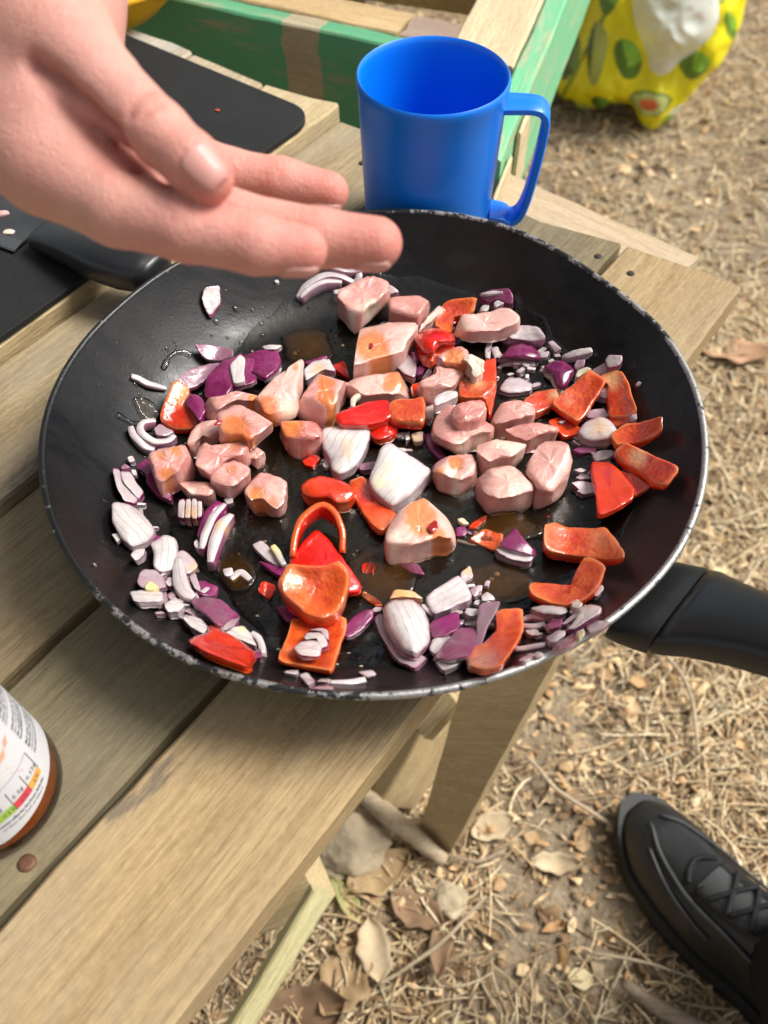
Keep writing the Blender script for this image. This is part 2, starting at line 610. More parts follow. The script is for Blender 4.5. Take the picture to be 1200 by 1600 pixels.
BARK = wood('bark', (.40, .31, .22), (.24, .17, .115), (.34, .29, .235), 21, ring=300)
BARK_PALE = wood('pale_stick', (.52, .42, .28), (.36, .27, .17), (.45, .38, .28), 22, ring=300)
stick([(565, 1238, .03), (620, 1285, .028), (695, 1345, .012)], [.008, .009, .006], BARK_PALE, 'pale rounded branch slanting down to the table leg foot')
stick([(975, 1535, .014), (1020, 1568, .013), (1080, 1600, .012), (1180, 1650, .012)], [.0045, .006, .0065, .006], BARK, 'thick grey brown stick at the bottom under the shoe')
stick([(925, 1490, .012), (1000, 1502, .016), (1090, 1530, .012)], [.0012, .0014, .0011], BARK_PALE, 'thin pale stalk arching towards the shoe heel')
stick([(820, 1180, .02), (880, 1240, .018), (958, 1290, .012)], [.0018, .002, .0016], BARK_PALE, 'straight pale stalk pointing at the shoe toe')
stick([(590, 1540, .012), (680, 1480, .016), (760, 1400, .014)], [.0015, .0018, .0012], BARK_PALE, 'long thin twig crossing the litter below the table leg')
stick([(700, 1335, .012), (745, 1345, .014), (790, 1325, .012)], [.0016, .0016, .0012], BARK, 'thin reddish twig at the foot of the table leg')
stick([(1010, 985, .014), (1075, 1075, .016), (1090, 1180, .012)], [.002, .002, .0014], BARK_PALE, 'bent pale stalk below the pan handle')


def stone(px, py, r, mat, label, sx=1.0, sz=.6):
    c = P(px, py, r * .3)
    bm = bmesh.new()
    bmesh.ops.create_icosphere(bm, subdivisions=4, radius=1)
    s = random.random() * 30
    for v in bm.verts:
        k = 1 + .34 * nz(v.co, 1.1, s) + .16 * nz(v.co, 3.0, s) + .06 * nz(v.co, 8, s)
        v.co = Vector((v.co.x * r * sx * k, v.co.y * r * k, v.co.z * r * sz * k))
    me = bpy.data.meshes.new('stone')
    bm.to_mesh(me); bm.free()
    me.polygons.foreach_set('use_smooth', np.ones(len(me.polygons), dtype=bool))
    me.materials.append(mat)
    o = bpy.data.objects.new('stone', me)
    COL.objects.link(o)
    o.location = (c[0], c[1], gz(c[0], c[1]) + r * sz * .5)
    return tag(o, label, 'stone')


STONE = plain('stone_grey', (.47, .385, .26), .95, .12, bumpscale=90, bumpstr=1.0, bumpdist=.004, var=.35)
stone(548, 1318, .027, STONE, 'rough grey stone in the shade under the table edge', 1.2, .7)
stone(527, 1350, .014, STONE, 'small grey stone in front of the rough stone')
stone(700, 1405, .016, STONE, 'dark small stone beside the green leaf')


# ------------------------------------------------------------------ wooden table of reclaimed boards
AZ = .9445
dd = np.array([math.cos(AZ), math.sin(AZ)]); nn = np.array([-math.sin(AZ), math.cos(AZ)])


def TB(d, n, z):
    """point from table directions: d along the boards, n across them"""
    p = d * dd + n * nn
    return (p[0], p[1], z)


table = tag(empty('wooden_table', TB(-.1, .15, 0)), 'low table of weathered reclaimed boards with sawn ends and gaps', 'table')
t0 = Vector(table.location)


def tboard(d0, d1, n0, n1, ztop, thick, mat, name='plank', seed=1., rot=0, ends=None, **k):
    c = Vector(TB((d0 + d1) / 2, (n0 + n1) / 2, ztop)) - t0
    return board(name, d1 - d0, n1 - n0, thick, mat, table, c, AZ + rot, seed, ends=ends, **k)


W_A = wood('board_tan', (.425, .305, .158), (.30, .205, .098), (.345, .272, .172), 3, ring=120, greyamt=.6, stain=(.140, .029, .030, .007))
W_B = wood('board_olive', (.235, .19, .105), (.15, .115, .062), (.205, .18, .125), 5, ring=90, greyamt=.6)
W_C = wood('board_brown', (.315, .24, .132), (.21, .15, .079), (.275, .23, .155), 8, ring=130, greyamt=.55)
W_D = wood('board_greyed', (.385, .30, .175), (.25, .182, .098), (.365, .315, .235), 11, ring=150, greyamt=.75, stain=(.215, -.030, .04, .006))
W_E = wood('board_yellow', (.56, .45, .26), (.42, .31, .16), (.50, .43, .32), 14, ring=110, greyamt=.35)
W_F = wood('board_pale', (.50, .42, .29), (.36, .27, .165), (.50, .46, .38), 17, ring=170, greyamt=.6)
W_G = wood('board_silver', (.47, .41, .31), (.31, .25, .17), (.48, .45, .39), 19, ring=170, greyamt=.7)
tboard(-.85, .2205, -.0855, -.0178, .5000, .019, W_A, seed=1.3, ends=-.006)
tboard(-.85, .2135, -.0140, .0503, .4985, .019, W_B, seed=2.7, ends=-.012)
tboard(-.85, .2090, .0550, .1185, .5000, .020, W_C, seed=3.9)
tboard(-.85, .2190, .1245, .1905, .5030, .021, W_D, seed=5.1)
tboard(-.85, .2195, .1935, .2480, .5110, .024, W_E, seed=6.6, ends=-.010, wob=.0011)
tboard(-.85, .2165, .2515, .3150, .5100, .022, W_F, seed=7.4)
tboard(-.85, .2175, .3175, .3760, .5105, .022, W_G, seed=8.8)
tboard(-.85, .2165, .3795, .4450, .5100, .022, W_F, seed=9.8)
W_R = wood('board_under', (.40, .31, .19), (.27, .195, .11), (.33, .28, .20), 23, ring=140)
# battens across under the boards, and the rail standing out beyond the sawn ends
for dpos in (.13, -.40):
    c = Vector(TB(dpos, .18, .4780)) - t0
    board('batten', .56, .07, .022, W_R, table, c, AZ + math.pi / 2, 3.3 + dpos)
c = Vector(TB(.262, .055, .470)) - t0
board('end_rail', .20, .034, .03, wood('rail_tan', (.55, .42, .27), (.42, .30, .18), (.5, .42, .31), 25, ring=120), table, c, AZ + math.pi / 2 - .05, 4.1)


def hexa(name, top, bot, mat, parent, off):
    """tapered post from a top and a bottom outline (4 points each)"""
    rings = []
    n = 24
    for i in range(n + 1):
        u = i / n
        ring = []
        for a, b in zip(bot, top):
            p = np.array(a) * (1 - u) + np.array(b) * u
            p = p + .0008 * np.array([nz(p, 40, 1), nz(p, 40, 4), 0])
            ring.append(p - np.array(off))
        rings.append(ring)
    V, F = loft(rings)
    o = mesh(name, V, F, mat, parent)
    recalc(o); sharp(o, 30)
    return o


def leg(name, tl, tr, bl, br, dep, ztop, zlow, mat):
    a, b = P(*tl, .27), P(*tr, .262)
    c, d = P(*bl, -.01), P(*br, -.01)
    k = (ztop - .265) / .275
    a2, b2 = a + (a - c) * k, b + (b - d) * k
    a2[2] = b2[2] = ztop
    off = np.array([dep[0], dep[1], 0])
    hexa(name, [a2, b2, b2 + off, a2 + off], [c, d, d + off * .8, c + off * .8], mat, table, table.location)


W_L = wood('post_olive', (.52, .40, .22), (.40, .29, .145), (.45, .36, .22), 29, ring=200, greyamt=.3)
leg('leg', (715, 1090), (835, 1090), (652, 1308), (697, 1344), (.018, .022), .478, 0, W_L)


def post(name, d, n, w, t_, mat, seed, rot=0, ztop=.478):
    rings = []
    for i in range(20):
        z = -.02 + (ztop + .02) * i / 19
        ring = []
        for x, y in ((-w, -t_), (w, -t_), (w, t_), (-w, t_)):
            ring.append((x + .001 * nz((x, y, z), 20, seed), y + .001 * nz((x, y, z), 20, seed + 5), z))
        rings.append(ring)
    V, F = loft(rings)
    o = mesh(name, V, F, mat, table)
    recalc(o); sharp(o, 30)
    p = Vector(TB(d, n, 0)) - t0
    o.location = p
    o.rotation_euler = (0, 0, AZ + rot)
    return o


post('leg', .13, .40, .022, .02, W_L, 4.2)
post('leg', -.45, .40, .022, .02, W_L, 6.2)
post('leg', -.45, -.04, .022, .02, W_L, 8.2)


def bar(name, p0, p1, w, t_, mat, parent, off, seed, upv=(0, 0, 1)):
    """squared lath between two world points"""
    a, b = np.array(p0), np.array(p1)
    L = np.linalg.norm(b - a)
    ax = Vector((b - a) / L)
    side = ax.cross(Vector(upv)).normalized()
    up = side.cross(ax)
    o = board(name, L, w, t_, mat, parent, (0, 0, 0), 0, seed)
    m = Matrix((ax, -side, up)).transposed().to_4x4()
    m.translation = Vector((a + b) / 2) - Vector(off)
    o.matrix_local = m
    return o


W_GR = wood('lath_greenish', (.74, .67, .36), (.58, .51, .25), (.62, .58, .35), 31, ring=110, greyamt=.3)
W_YL = wood('offcut_yellow', (.66, .52, .30), (.50, .37, .19), (.56, .47, .32), 33, ring=90, greyamt=.2)
bar('brace', P(505, 1397, .17), P(368, 1625, .13), .015, .014, W_GR, table, t0, 3.1, upv=(.3, -.5, .8))
bar('brace', P(485, 1385, .13), P(390, 1420, .10), .042, .028, W_YL, table, t0, 4.4, upv=(0.2, -.5, .9))
bar('brace', P(712, 1108, .11), P(622, 1262, .02), .040, .02, W_YL, table, t0, 5.2, upv=(.4, -.9, .4))
bar('brace', P(690, 1075, .22), P(640, 1130, .20), .03, .02, W_YL, table, t0, 7.2)

# nails
DARKNAIL = plain('dark_nail', (.05, .042, .036), .7, .3, .3, bumpscale=500, bumpstr=.5)
RUST = plain('rusty_steel', (.17, .085, .05), .65, .4, .6, bumpscale=500, bumpstr=.5, var=.3)
for d, n, z in ((.1968, -.031, .5), (.2012, -.0086, .4985), (-.2175, -.0078, .4985), (.19, .09, .5), (.19, .15, .503)):
    k_ = 1.0 if d < 0 else .62
    V, F = lathe([(0, .0007), (.0018 * k_, .0009), (.0031 * k_, .0006), (.0035 * k_, -.0002), (.0035 * k_, -.003)], 14)
    o = recalc(mesh('nail_head', [(x * (1 + .2 * nz((x, y, d), 300)), y, z_) for x, y, z_ in V], F, RUST if d < 0 else DARKNAIL, table))
    o.location = Vector(TB(d, n, z + .0002)) - t0

# ------------------------------------------------------------------ painted pallet frame beyond the table
FA = R(73); fa = np.array([math.cos(FA), math.sin(FA)]); fb = np.array([math.sin(FA), -math.cos(FA)])
frame = tag(empty('pallet_frame', (0, .45, 0)), 'green painted frame of pallet boards standing beyond the table end', 'pallet frame')
f0 = Vector(frame.location)
GREEN = (.045, .30, .155)
W_GREEN = wood('green_board', (.46, .40, .26), (.33, .27, .17), (.4, .36, .26), 41, ring=130, paint=GREEN, stripe=(.068, .098), wear=.60)
W_GREEN2 = wood('green_edge', (.60, .52, .34), (.42, .34, .2), (.5, .44, .32), 43, ring=120, paint=(.10, .46, .24), wear=.56)
W_PALE = wood('pale_board', (.68, .55, .35), (.52, .39, .22), (.60, .52, .38), 45, ring=110, greyamt=.25)
W_TAN2 = wood('tan_board', (.58, .42, .22), (.44, .29, .13), (.5, .38, .24), 47, ring=110, greyamt=.25)
W_PINK = wood('block_pinkish', (.37, .27, .20), (.27, .185, .135), (.40, .33, .28), 49, ring=160, greyamt=.5)
W_BRN = wood('post_brown', (.27, .20, .125), (.18, .125, .075), (.24, .2, .15), 51, ring=160, greyamt=.5)


def edgeboard(name, p, q, tk, h, mat, ztop, seed):
    """board on edge: p to q is the front top arris, tk its thickness away from the viewer, h its depth"""
    p, q = np.array(p), np.array(q)
    v = (q - p) / np.linalg.norm(q - p)
    away = np.array([-v[1], v[0]])
    c = (p + q) / 2 + away * tk / 2
    return board(name, np.linalg.norm(q - p), tk, h, mat, frame, Vector((c[0], c[1], ztop)) - f0, math.atan2(v[1], v[0]), seed)


v1 = np.array([math.cos(R(-23)), math.sin(R(-23))]); w1 = np.array([-v1[1], v1[0]])
pA = np.array([-.007, .399]) - v1 * .34; pB = np.array([-.007, .399]) + v1 * .062
edgeboard('board', pA, pB, .0165, .15, W_GREEN, .5, 1.1)
edgeboard('board', pA - w1 * .0 + np.array([0, .002]), pB, .0165, .15, W_GREEN2, .345, 1.6)
# beam behind it, its end block and the slab on the right
edgeboard('beam', np.array(pA) + w1 * .020, np.array([.012, .4115]), .033, .06, W_TAN2, .5, 2.2)
edgeboard('block', np.array([.0135, .411]), np.array([.060, .391]), .035, .055, W_PINK, .4985, 2.9)


def fpt(a, b):
    return a * fa + b * fb


def slab(name, a0, a1, b0, b1, ztop, h, mat, seed):
    c = fpt((a0 + a1) / 2, (b0 + b1) / 2)
    return board(name, a1 - a0, b1 - b0, h, mat, frame, Vector((c[0], c[1], ztop)) - f0, FA, seed)


slab('board', .375, 1.42, -.0665, -.0175, .5, .024, W_PALE, 3.7)
slab('board', .262, 1.42, -.0165, -.0005, .5, .085, W_GREEN2, 4.3)
slab('splinter', .31, .345, .0005, .0035, .492, .05, W_PALE, 4.9)
slab('splinter', .24, .29, .0005, .003, .488, .05, W_PALE, 5.2)
slab('crossbeam', .56, .60, -.36, -.068, .482, .04, W_TAN2, 5.6)


def fpost(a, b, w, mat, seed, ztop):
    c = fpt(a, b)
    rings = []
    for i in range(16):
        z = -.02 + (ztop + .02) * i / 15
        rings.append([(x + .001 * nz((x, y, z), 20, seed), y + .001 * nz((x, y, z), 20, seed + 4), z) for x, y in ((-w, -w), (w, -w), (w, w), (-w, w))])
    V, F = loft(rings)
    o = mesh('post', V, F, mat, frame)
    recalc(o); sharp(o, 30)
    o.location = Vector((c[0], c[1], 0)) - f0
    o.rotation_euler = (0, 0, FA)


fpost(.45, -.045, .022, W_BRN, 2, .475)
_q = P(866, 136, 0)[:2]
fpost(float(_q @ fa), float(_q @ fb), .017, W_BRN, 3, .476)
fpost(.44, -.33, .022, W_BRN, 5, .475)
fpost(.95, -.33, .022, W_BRN, 6, .475)

# ------------------------------------------------------------------ frying pan
RA = np.radians([-180, -172, -146, -121, -106, -88, -63, -47, -33, -9, 7, 20, 37, 50, 63, 75, 84, 95, 115, 137, 152, 162, 172])
RR = np.array([141.2, 141.6, 141.8, 141.3, 139.6, 138.7, 138.1, 139.2, 140.8, 141.2, 141.9, 141.5, 138.2, 140.0, 142.8, 141.8, 139.7, 137.9, 137.0, 136.9, 137.2, 139.0, 140.4]) / 141.2
_tt = np.linspace(-np.pi, np.pi, 721)
_rr = np.interp(_tt, np.concatenate([RA, [np.pi]]), np.concatenate([RR, [RR[0]]]))
_k = np.hanning(25); _k /= _k.sum()
_rr = np.convolve(np.concatenate([_rr[-61:-1], _rr, _rr[1:61]]), _k, 'same')[60:-60]


def dent(th):
    return float(np.interp((th + math.pi) % (2 * math.pi) - math.pi, _tt, _rr))


FLOOR, RF = .5075, .094


def zpan(x, y):
    r = math.hypot(x, y) / dent(math.atan2(y, x))
    if r < RF: return FLOOR
    return FLOOR + .035 * min(1.15, (r - RF) / (.138 - RF)) ** 1.75


def bent(th, r):
    k = dent(th)
    return r * (1 + (k - 1) * min(1, max(0, (r - .08) / .04)))


PAN_L = 'large black nonstick frying pan full of raw diced meat and vegetables on the table'
pan = tag(empty('frying_pan', (0, 0, .504)), PAN_L, 'frying pan')
p0 = Vector((0, 0, .504))
prof = [(0, FLOOR)] + [(r, FLOOR) for r in (.02, .04, .06, .075, .085, .094)]
for i in range(1, 13):
    r = RF + (.138 - RF) * i / 12
    prof.append((r, FLOOR + .035 * (i / 12) ** 1.75))
prof += [(.1388, .5425), (.1388, .5405)]
for i in range(10, -1, -1):
    r = .103 + (.1388 - .103) * i / 10
    prof.append((r, .5045 + .0345 * (i / 10) ** 1.5))
prof += [(.100, .504), (0, .504)]
V, F = lathe([(r, z - .504) for r, z in prof], 144, bent)
t = NT('nonstick_black')
v = t.obj()
n1 = t.noise(v, 26, 6, .62)
n2 = t.noise(v, 700, 3, .6)
sc_ = t.noise(t.obj(scale=(900, 22, 40), loc=(1, 2, 3)), 1.0, 3, .6)
pits = t.n('TexVoronoi'); t.l(v, pits.inputs['Vector']); pits.inputs['Scale'].default_value = 160
pit = t.ramp(pits.outputs['Distance'], (.03, 1.0), (.10, 0.0))
c = t.mix(t.ramp(n1, (.35, 0.0), (.75, .9)), (.0065, .0063, .0062), (.014, .0125, .0115))
smear = t.noise(t.obj(scale=(18, 60, 40), loc=(4, 4, 4)), 1.0, 6, .65, 1.2)
rg = t.math('ADD', t.math('MULTIPLY_ADD', t.ramp(n1, (.3, 0.0), (.7, 1.0)), .14, .17), t.math('MULTIPLY', t.ramp(smear, (.4, 0.0), (.62, 1.0)), .16))
h = t.math('ADD', t.math('MULTIPLY', n2, .5), t.math('ADD', t.math('MULTIPLY', pit, -.7), t.math('MULTIPLY', n1, .9)))
t.set(Base_Color=c, Roughness=rg, Normal=t.bump(h, .30, .0006))
t.b.inputs['Specular IOR Level'].default_value = .33
NONSTICK = t.m
o = mesh('pan_body', V, F, NONSTICK, pan)
recalc(o); sharp(o, 50)
# worn rolled rim
t = NT('worn_rim')
v = t.obj()
n1 = t.noise(v, 120, 6, .72)
n0 = t.noise(v, 9, 3, .5)
n2 = t.noise(v, 700, 3, .6)
sep = t.n('SeparateXYZ'); t.l(v, sep.inputs[0])
side = t.math('ADD', t.math('MULTIPLY', sep.outputs[0], .55), t.math('MULTIPLY', sep.outputs[1], -.55))
n1 = t.math('ADD', t.math('MULTIPLY', n1, .62), t.math('MULTIPLY', t.noise(v, 420, 4, .7), .38))
k = t.math('ADD', n1, t.math('ADD', t.math('MULTIPLY', t.math('SUBTRACT', n0, .5), .35), t.math('MULTIPLY', side, .75)))
m = t.ramp(k, (.515, 0.0), (.56, 1.0))
t.set(Base_Color=t.mix(m, (.012, .012, .012), t.mix(n2, (.20, .195, .185), (.60, .585, .555))), Metallic=t.math('MULTIPLY', m, .85), Roughness=t.math('MULTIPLY_ADD', m, .12, .36), Normal=t.bump(t.math('ADD', n1, t.math('MULTIPLY', n2, .4)), .5, .0008))
V, F = lathe([(r, z - .504) for r, z in [(.1380, .5420), (.1383, .5431), (.1390, .5437), (.1400, .5438), (.1408, .5433), (.1411, .5424), (.1408, .5412), (.1399, .5405), (.1388, .5405), (.1381, .5410)]], 216, bent, close=True)
o = mesh('rim', V, F, t.m, pan)
recalc(o)

HA = R(-40.3)
hd = np.array([math.cos(HA), math.sin(HA), 0]); hs = np.array([-math.sin(HA), math.cos(HA), 0])


def handle_loft(name, stations, mat, ex=3.0, k=28, parent=pan):
    """stations: (s, z, half width, half height)"""
    rings = []
    for s, z, w, h in stations:
        c = hd * s + np.array([0, 0, z])
        ring = []
        for j in range(k):
            a = 2 * math.pi * j / k
            ca, sa = math.cos(a), math.sin(a)
            u = math.copysign(abs(ca) ** (2 / ex), ca) * w
            q = math.copysign(abs(sa) ** (2 / ex), sa) * h
            ring.append(c + hs * u + np.array([0, 0, q]) - np.array(p0))
        rings.append(ring)
    V, F = loft(rings)
    o = mesh(name, V, F, mat, parent)
    recalc(o); sharp(o, 50)
    return o


GUN = plain('bracket_black', (.026, .028, .029), .42, .5, .3, bumpscale=500, bumpstr=.25, bumpdist=.0004, var=.25)
BAKE = plain('bakelite_black', (.011, .0115, .012), .30, .5, bumpscale=60, bumpstr=.05, bumpdist=.001)
handle_loft('handle_bracket', [(.134, .5265, .0215, .0045), (.1375, .5272, .0214, .0066), (.140, .5285, .0212, .0078), (.145, .5310, .0210, .0086), (.1505, .5340, .0207, .0094)], GUN, 4)
hg = handle_loft('handle', [(.1508, .5343, .0196, .0088), (.1512, .5347, .0213, .0100), (.155, .5370, .0208, .0108), (.163, .5415, .0180, .0110), (.176, .5480, .0154, .0112), (.197, .5580, .0142, .0112), (.235, .5770, .0145, .0112), (.27, .596, .0165, .0115), (.305, .608, .0160, .0105), (.318, .612, .0120, .0085), (.322, .613, .004, .003)], BAKE, 2.6)
# water drops on the bracket
for s, u, r in ((.146, .006, .0007), (.150, -.002, .0006), (.154, .009, .0008), (.1475, -.010, .0007), (.1555, .001, .0006)):
    pass


# ------------------------------------------------------------------ oil and sauce lying in the pan
def oil_mat(name, col, rough=.02, amount=.5):
    t = NT(name)
    tr = t.n('BsdfTransparent')
    thk = t.attr('thick')
    v = t.obj()
    cloud = t.ramp(t.noise(v, 55, 5, .65), (.25, .15), (.7, 1.0))
    thk = t.math('MULTIPLY', thk, cloud)
    t.l(t.mix(thk, (.96, .95, .92), col), tr.inputs[0])
    gl = t.n('BsdfGlossy'); gl.inputs['Roughness'].default_value = rough
    fr = t.n('Fresnel'); fr.inputs[0].default_value = 1.45
    hh = t.math('ADD', t.noise(v, 75, 3, .5), t.math('MULTIPLY', t.noise(v, 300, 3, .5), .22))
    b = t.bump(hh, .45, .0018)
    t.l(b, gl.inputs['Normal']); t.l(b, fr.inputs['Normal'])
    df = t.n('BsdfDiffuse'); df.inputs[0].default_value = (*[x * .55 for x in col], 1)
    m0 = t.n('MixShader'); t.l(t.math('MULTIPLY', thk, amount), m0.inputs[0])
    t.l(tr.outputs[0], m0.inputs[1]); t.l(df.outputs[0], m0.inputs[2])
    mx = t.n('MixShader')
    t.l(fr.outputs[0], mx.inputs[0]); t.l(m0.outputs[0], mx.inputs[1]); t.l(gl.outputs[0], mx.inputs[2])
    t.l(mx.outputs[0], t.out.inputs['Surface'])
    return t.m


OIL = oil_mat('oil_film', (.50, .38, .20), .02, .035)
AMBER = oil_mat('amber_sauce', (.45, .19, .025), .02, .22)


def puddle(name, outline, z, hgt, mat, label, wob=.0, parent=None, n=96):
    """shallow lens of liquid with a rounded edge, from picture points on the pan floor"""
    q = np.array([P(x, y, z) for x, y in outline])[:, :2]
    q = np.vstack([q, q[:1]])
    c = q[:-1].mean(0)
    seg = catmull(np.vstack([q[:, 0], q[:, 1], q[:, 0] * 0]).T, n + 1)[:-1, :2]
    c0_ = c
    rad_ = np.linalg.norm(seg - c, axis=1).mean()
    seg = np.array([c + (p - c) * (1 + .16 * mnoise.noise(Vector((p[0] * 90, p[1] * 90, z * 10))) * min(1, .02 / rad_) + .05 * mnoise.noise(Vector((p[0] * 260, p[1] * 260, 3)))) for p in seg])
    rings = []
    TH = []
    V, F = [], []
    for s, hh in ((1.0, 0.0), (.99, .45), (.965, .8), (.92, .97), (.8, 1.0), (.6, .98), (.35, .97), (.12, .97)):
        for j, p in enumerate(seg):
            w = c + (p - c) * s
            TH.append(min(1, (1 - s) / .55) ** .8)
            V.append((w[0], w[1], zpan(*w) + .00025 + hgt * hh + (wob * nz((w[0], w[1], 0), 60, 4) if hh > .6 else 0)))
    m = len(seg)
    for i in range(7):
        for j in range(m):
            F.append((i * m + j, i * m + (j + 1) % m, (i + 1) * m + (j + 1) % m, (i + 1) * m + j))
    F.append(tuple(7 * m + j for j in range(m)))
    o = mesh(name, V, F, mat, parent, attrs=dict(thick=TH))
    recalc(o)
    return tag(o, label, kind='stuff')


puddle('cooking_oil', [(425, 500), (510, 462), (600, 455), (700, 470), (800, 505), (880, 560), (940, 640), (985, 720), (990, 800), (960, 860), (900, 915), (840, 950), (780, 965), (700, 1020), (640, 1050), (560, 1062), (480, 1055), (430, 1030), (380, 960), (330, 905), (270, 850), (262, 790), (258, 730), (250, 660), (285, 625), (330, 570), (370, 548)], FLOOR, .0016, OIL, 'dark glossy cooking oil spread over the pan floor', .0003)
puddle('sauce_puddle', [(440, 528), (470, 515), (505, 520), (520, 545), (515, 570), (470, 575), (445, 560)], FLOOR + .001, .0030, AMBER, 'amber sauce pooling behind the meat near the fingertips')
puddle('sauce_puddle', [(735, 815), (780, 800), (835, 812), (850, 838), (800, 850), (745, 845)], FLOOR + .001, .0028, AMBER, 'amber sauce pooling right of the big sauced meat wedge')
puddle('sauce_puddle', [(545, 870), (600, 850), (640, 880), (650, 920), (615, 950), (575, 950), (545, 910)], FLOOR + .001, .0028, AMBER, 'amber sauce pooling between red pepper stack and white onion shell')
puddle('sauce_puddle', [(720, 890), (790, 880), (835, 905), (820, 940), (770, 945), (730, 925)], FLOOR + .001, .0024, AMBER, 'amber sauce pooling left of the bent red pepper strip')
puddle('sauce_puddle', [(330, 880), (365, 860), (400, 890), (395, 920), (360, 925)], FLOOR + .001, .0024, AMBER, 'amber sauce pooling at the foot of the fanned onion wedge')
# runs and beads of oil on the sloping side
for pts, w, lab in (([(256, 575), (263, 560), (275, 550), (290, 549), (300, 555)], .0011, 'thin bent run of oil on the pan side'),
                    ([(183, 648), (196, 655), (208, 661), (222, 660)], .0011, 'short run of oil below the pan side bead')):
    c = [P(x, y, FLOOR + .012) for x, y in pts]
    for _ in range(4):
        c = [P(x, y, zpan(q[0], q[1]) + .0003) for (x, y), q in zip(pts, c)]
    V, F = tube(catmull(c, 18), [w * (1.5 if i < 4 else 1) for i in range(18)], 8, flat=.7)
    tag(recalc(mesh('oil_run', V, F, OIL)), lab, kind='stuff')
puddle('oil_bead', [(212, 632), (232, 626), (248, 634), (246, 650), (225, 654)], FLOOR + .008, .0022, OIL, 'round bead of oil on the left pan side')


# ------------------------------------------------------------------ food materials
def food_base(name):
    t = NT(name)
    return t, t.obj()


def streaks(t, fu, fv, detail=3, rough=.55, dist=.0):
    cx = t.n('CombineXYZ')
    t.l(t.math('MULTIPLY', t.attr('across'), fu), cx.inputs[0])
    t.l(t.math('MULTIPLY', t.attr('along'), fv), cx.inputs[1])
    return t.noise(cx.outputs[0], 1.0, detail, rough, dist)


def wet(t, v, amount, rough=.05, scale=520, strength=.45, dist=.0007):
    """thin film of oil on top: its own finer ripple"""
    t.b.inputs['Coat Weight'].default_value = amount
    t.b.inputs['Coat IOR'].default_value = 1.47
    t.b.inputs['Coat Roughness'].default_value = rough
    t.l(t.bump(t.math('ADD', t.noise(v, scale, 3, .6), t.math('MULTIPLY', t.noise(v, scale * .3, 3, .5), 1.4)), strength, dist), t.b.inputs['Coat Normal'])


def meat_mat():
    t, v = food_base('raw_meat')
    fat, sau, ton = t.attr('pale'), t.attr('sauce'), t.attr('tint')
    n1 = t.noise(v, 95, 5, .6)
    fib = streaks(t, 1.5, .22, 5, .65, .8)
    fine = t.noise(v, 900, 3, .6)
    vein = t.ramp(t.noise(v, 62, 3, .5, 1.8), (.47, 0.0), (.50, 1.0), (.53, 0.0))
    c = t.mix(t.ramp(n1, (.32, 0.0), (.66, 1.0)), (.55, .205, .18), (.66, .335, .295))
    oi = t.n('ObjectInfo')
    c = t.mix(t.ramp(oi.outputs['Random'], (.1, .08), (1.0, .7)), c, (.76, .49, .41))
    c = t.mix(ton, c, (.54, .15, .125))
    c = t.mix(t.ramp(fib, (.48, 0.0), (.72, .6)), c, (.74, .45, .375))
    c = t.mix(t.ramp(fib, (.28, .35), (.44, 0.0)), c, (.46, .14, .115))
    c = t.mix(t.math('MULTIPLY', vein, .28), c, (.80, .58, .48))
    fk = t.math('MULTIPLY', fat, t.ramp(n1, (.25, .7), (.6, 1.0)))
    c = t.mix(fk, c, (.80, .69, .54))
    sk = t.ramp(t.math('ADD', sau, t.math('MULTIPLY', t.math('SUBTRACT', t.noise(v, 130, 4), .5), .45)), (.30, 0.0), (.66, 1.0))
    sc_ = t.mix(t.ramp(n1, (.35, 0.0), (.7, 1.0)), (.60, .135, .010), (.68, .24, .035))
    spk = t.n('TexVoronoi'); t.l(v, spk.inputs['Vector']); spk.inputs['Scale'].default_value = 240
    sp = t.math('MULTIPLY', t.ramp(spk.outputs['Distance'], (.07, 1.0), (.11, 0.0)), t.ramp(t.noise(v, 180, 2), (.55, 0.0), (.6, 1.0)))
    c = t.mix(t.math('MULTIPLY', sk, .80), c, sc_)
    c = t.mix(t.math('MULTIPLY', sp, .8), c, (.16, .03, .012))
    h = t.math('ADD', t.math('MULTIPLY', fib, .6), t.math('ADD', t.math('MULTIPLY', fine, .18), t.math('MULTIPLY', n1, .8)))
    h = t.math('MULTIPLY', h, t.math('SUBTRACT', 1.0, t.math('MULTIPLY', sk, .75)))
    t.set(Base_Color=c, Roughness=t.math('MULTIPLY_ADD', sk, -.20, .36), Normal=t.bump(h, .45, .0014))
    t.b.inputs['Subsurface Weight'].default_value = .4
    t.b.inputs['Subsurface Radius'].default_value = (1, .42, .32)
    t.b.inputs['Subsurface Scale'].default_value = .0028
    t.b.inputs['Specular IOR Level'].default_value = .5
    wet(t, v, .8, .06, 420, .55, .0008)
    return t.m


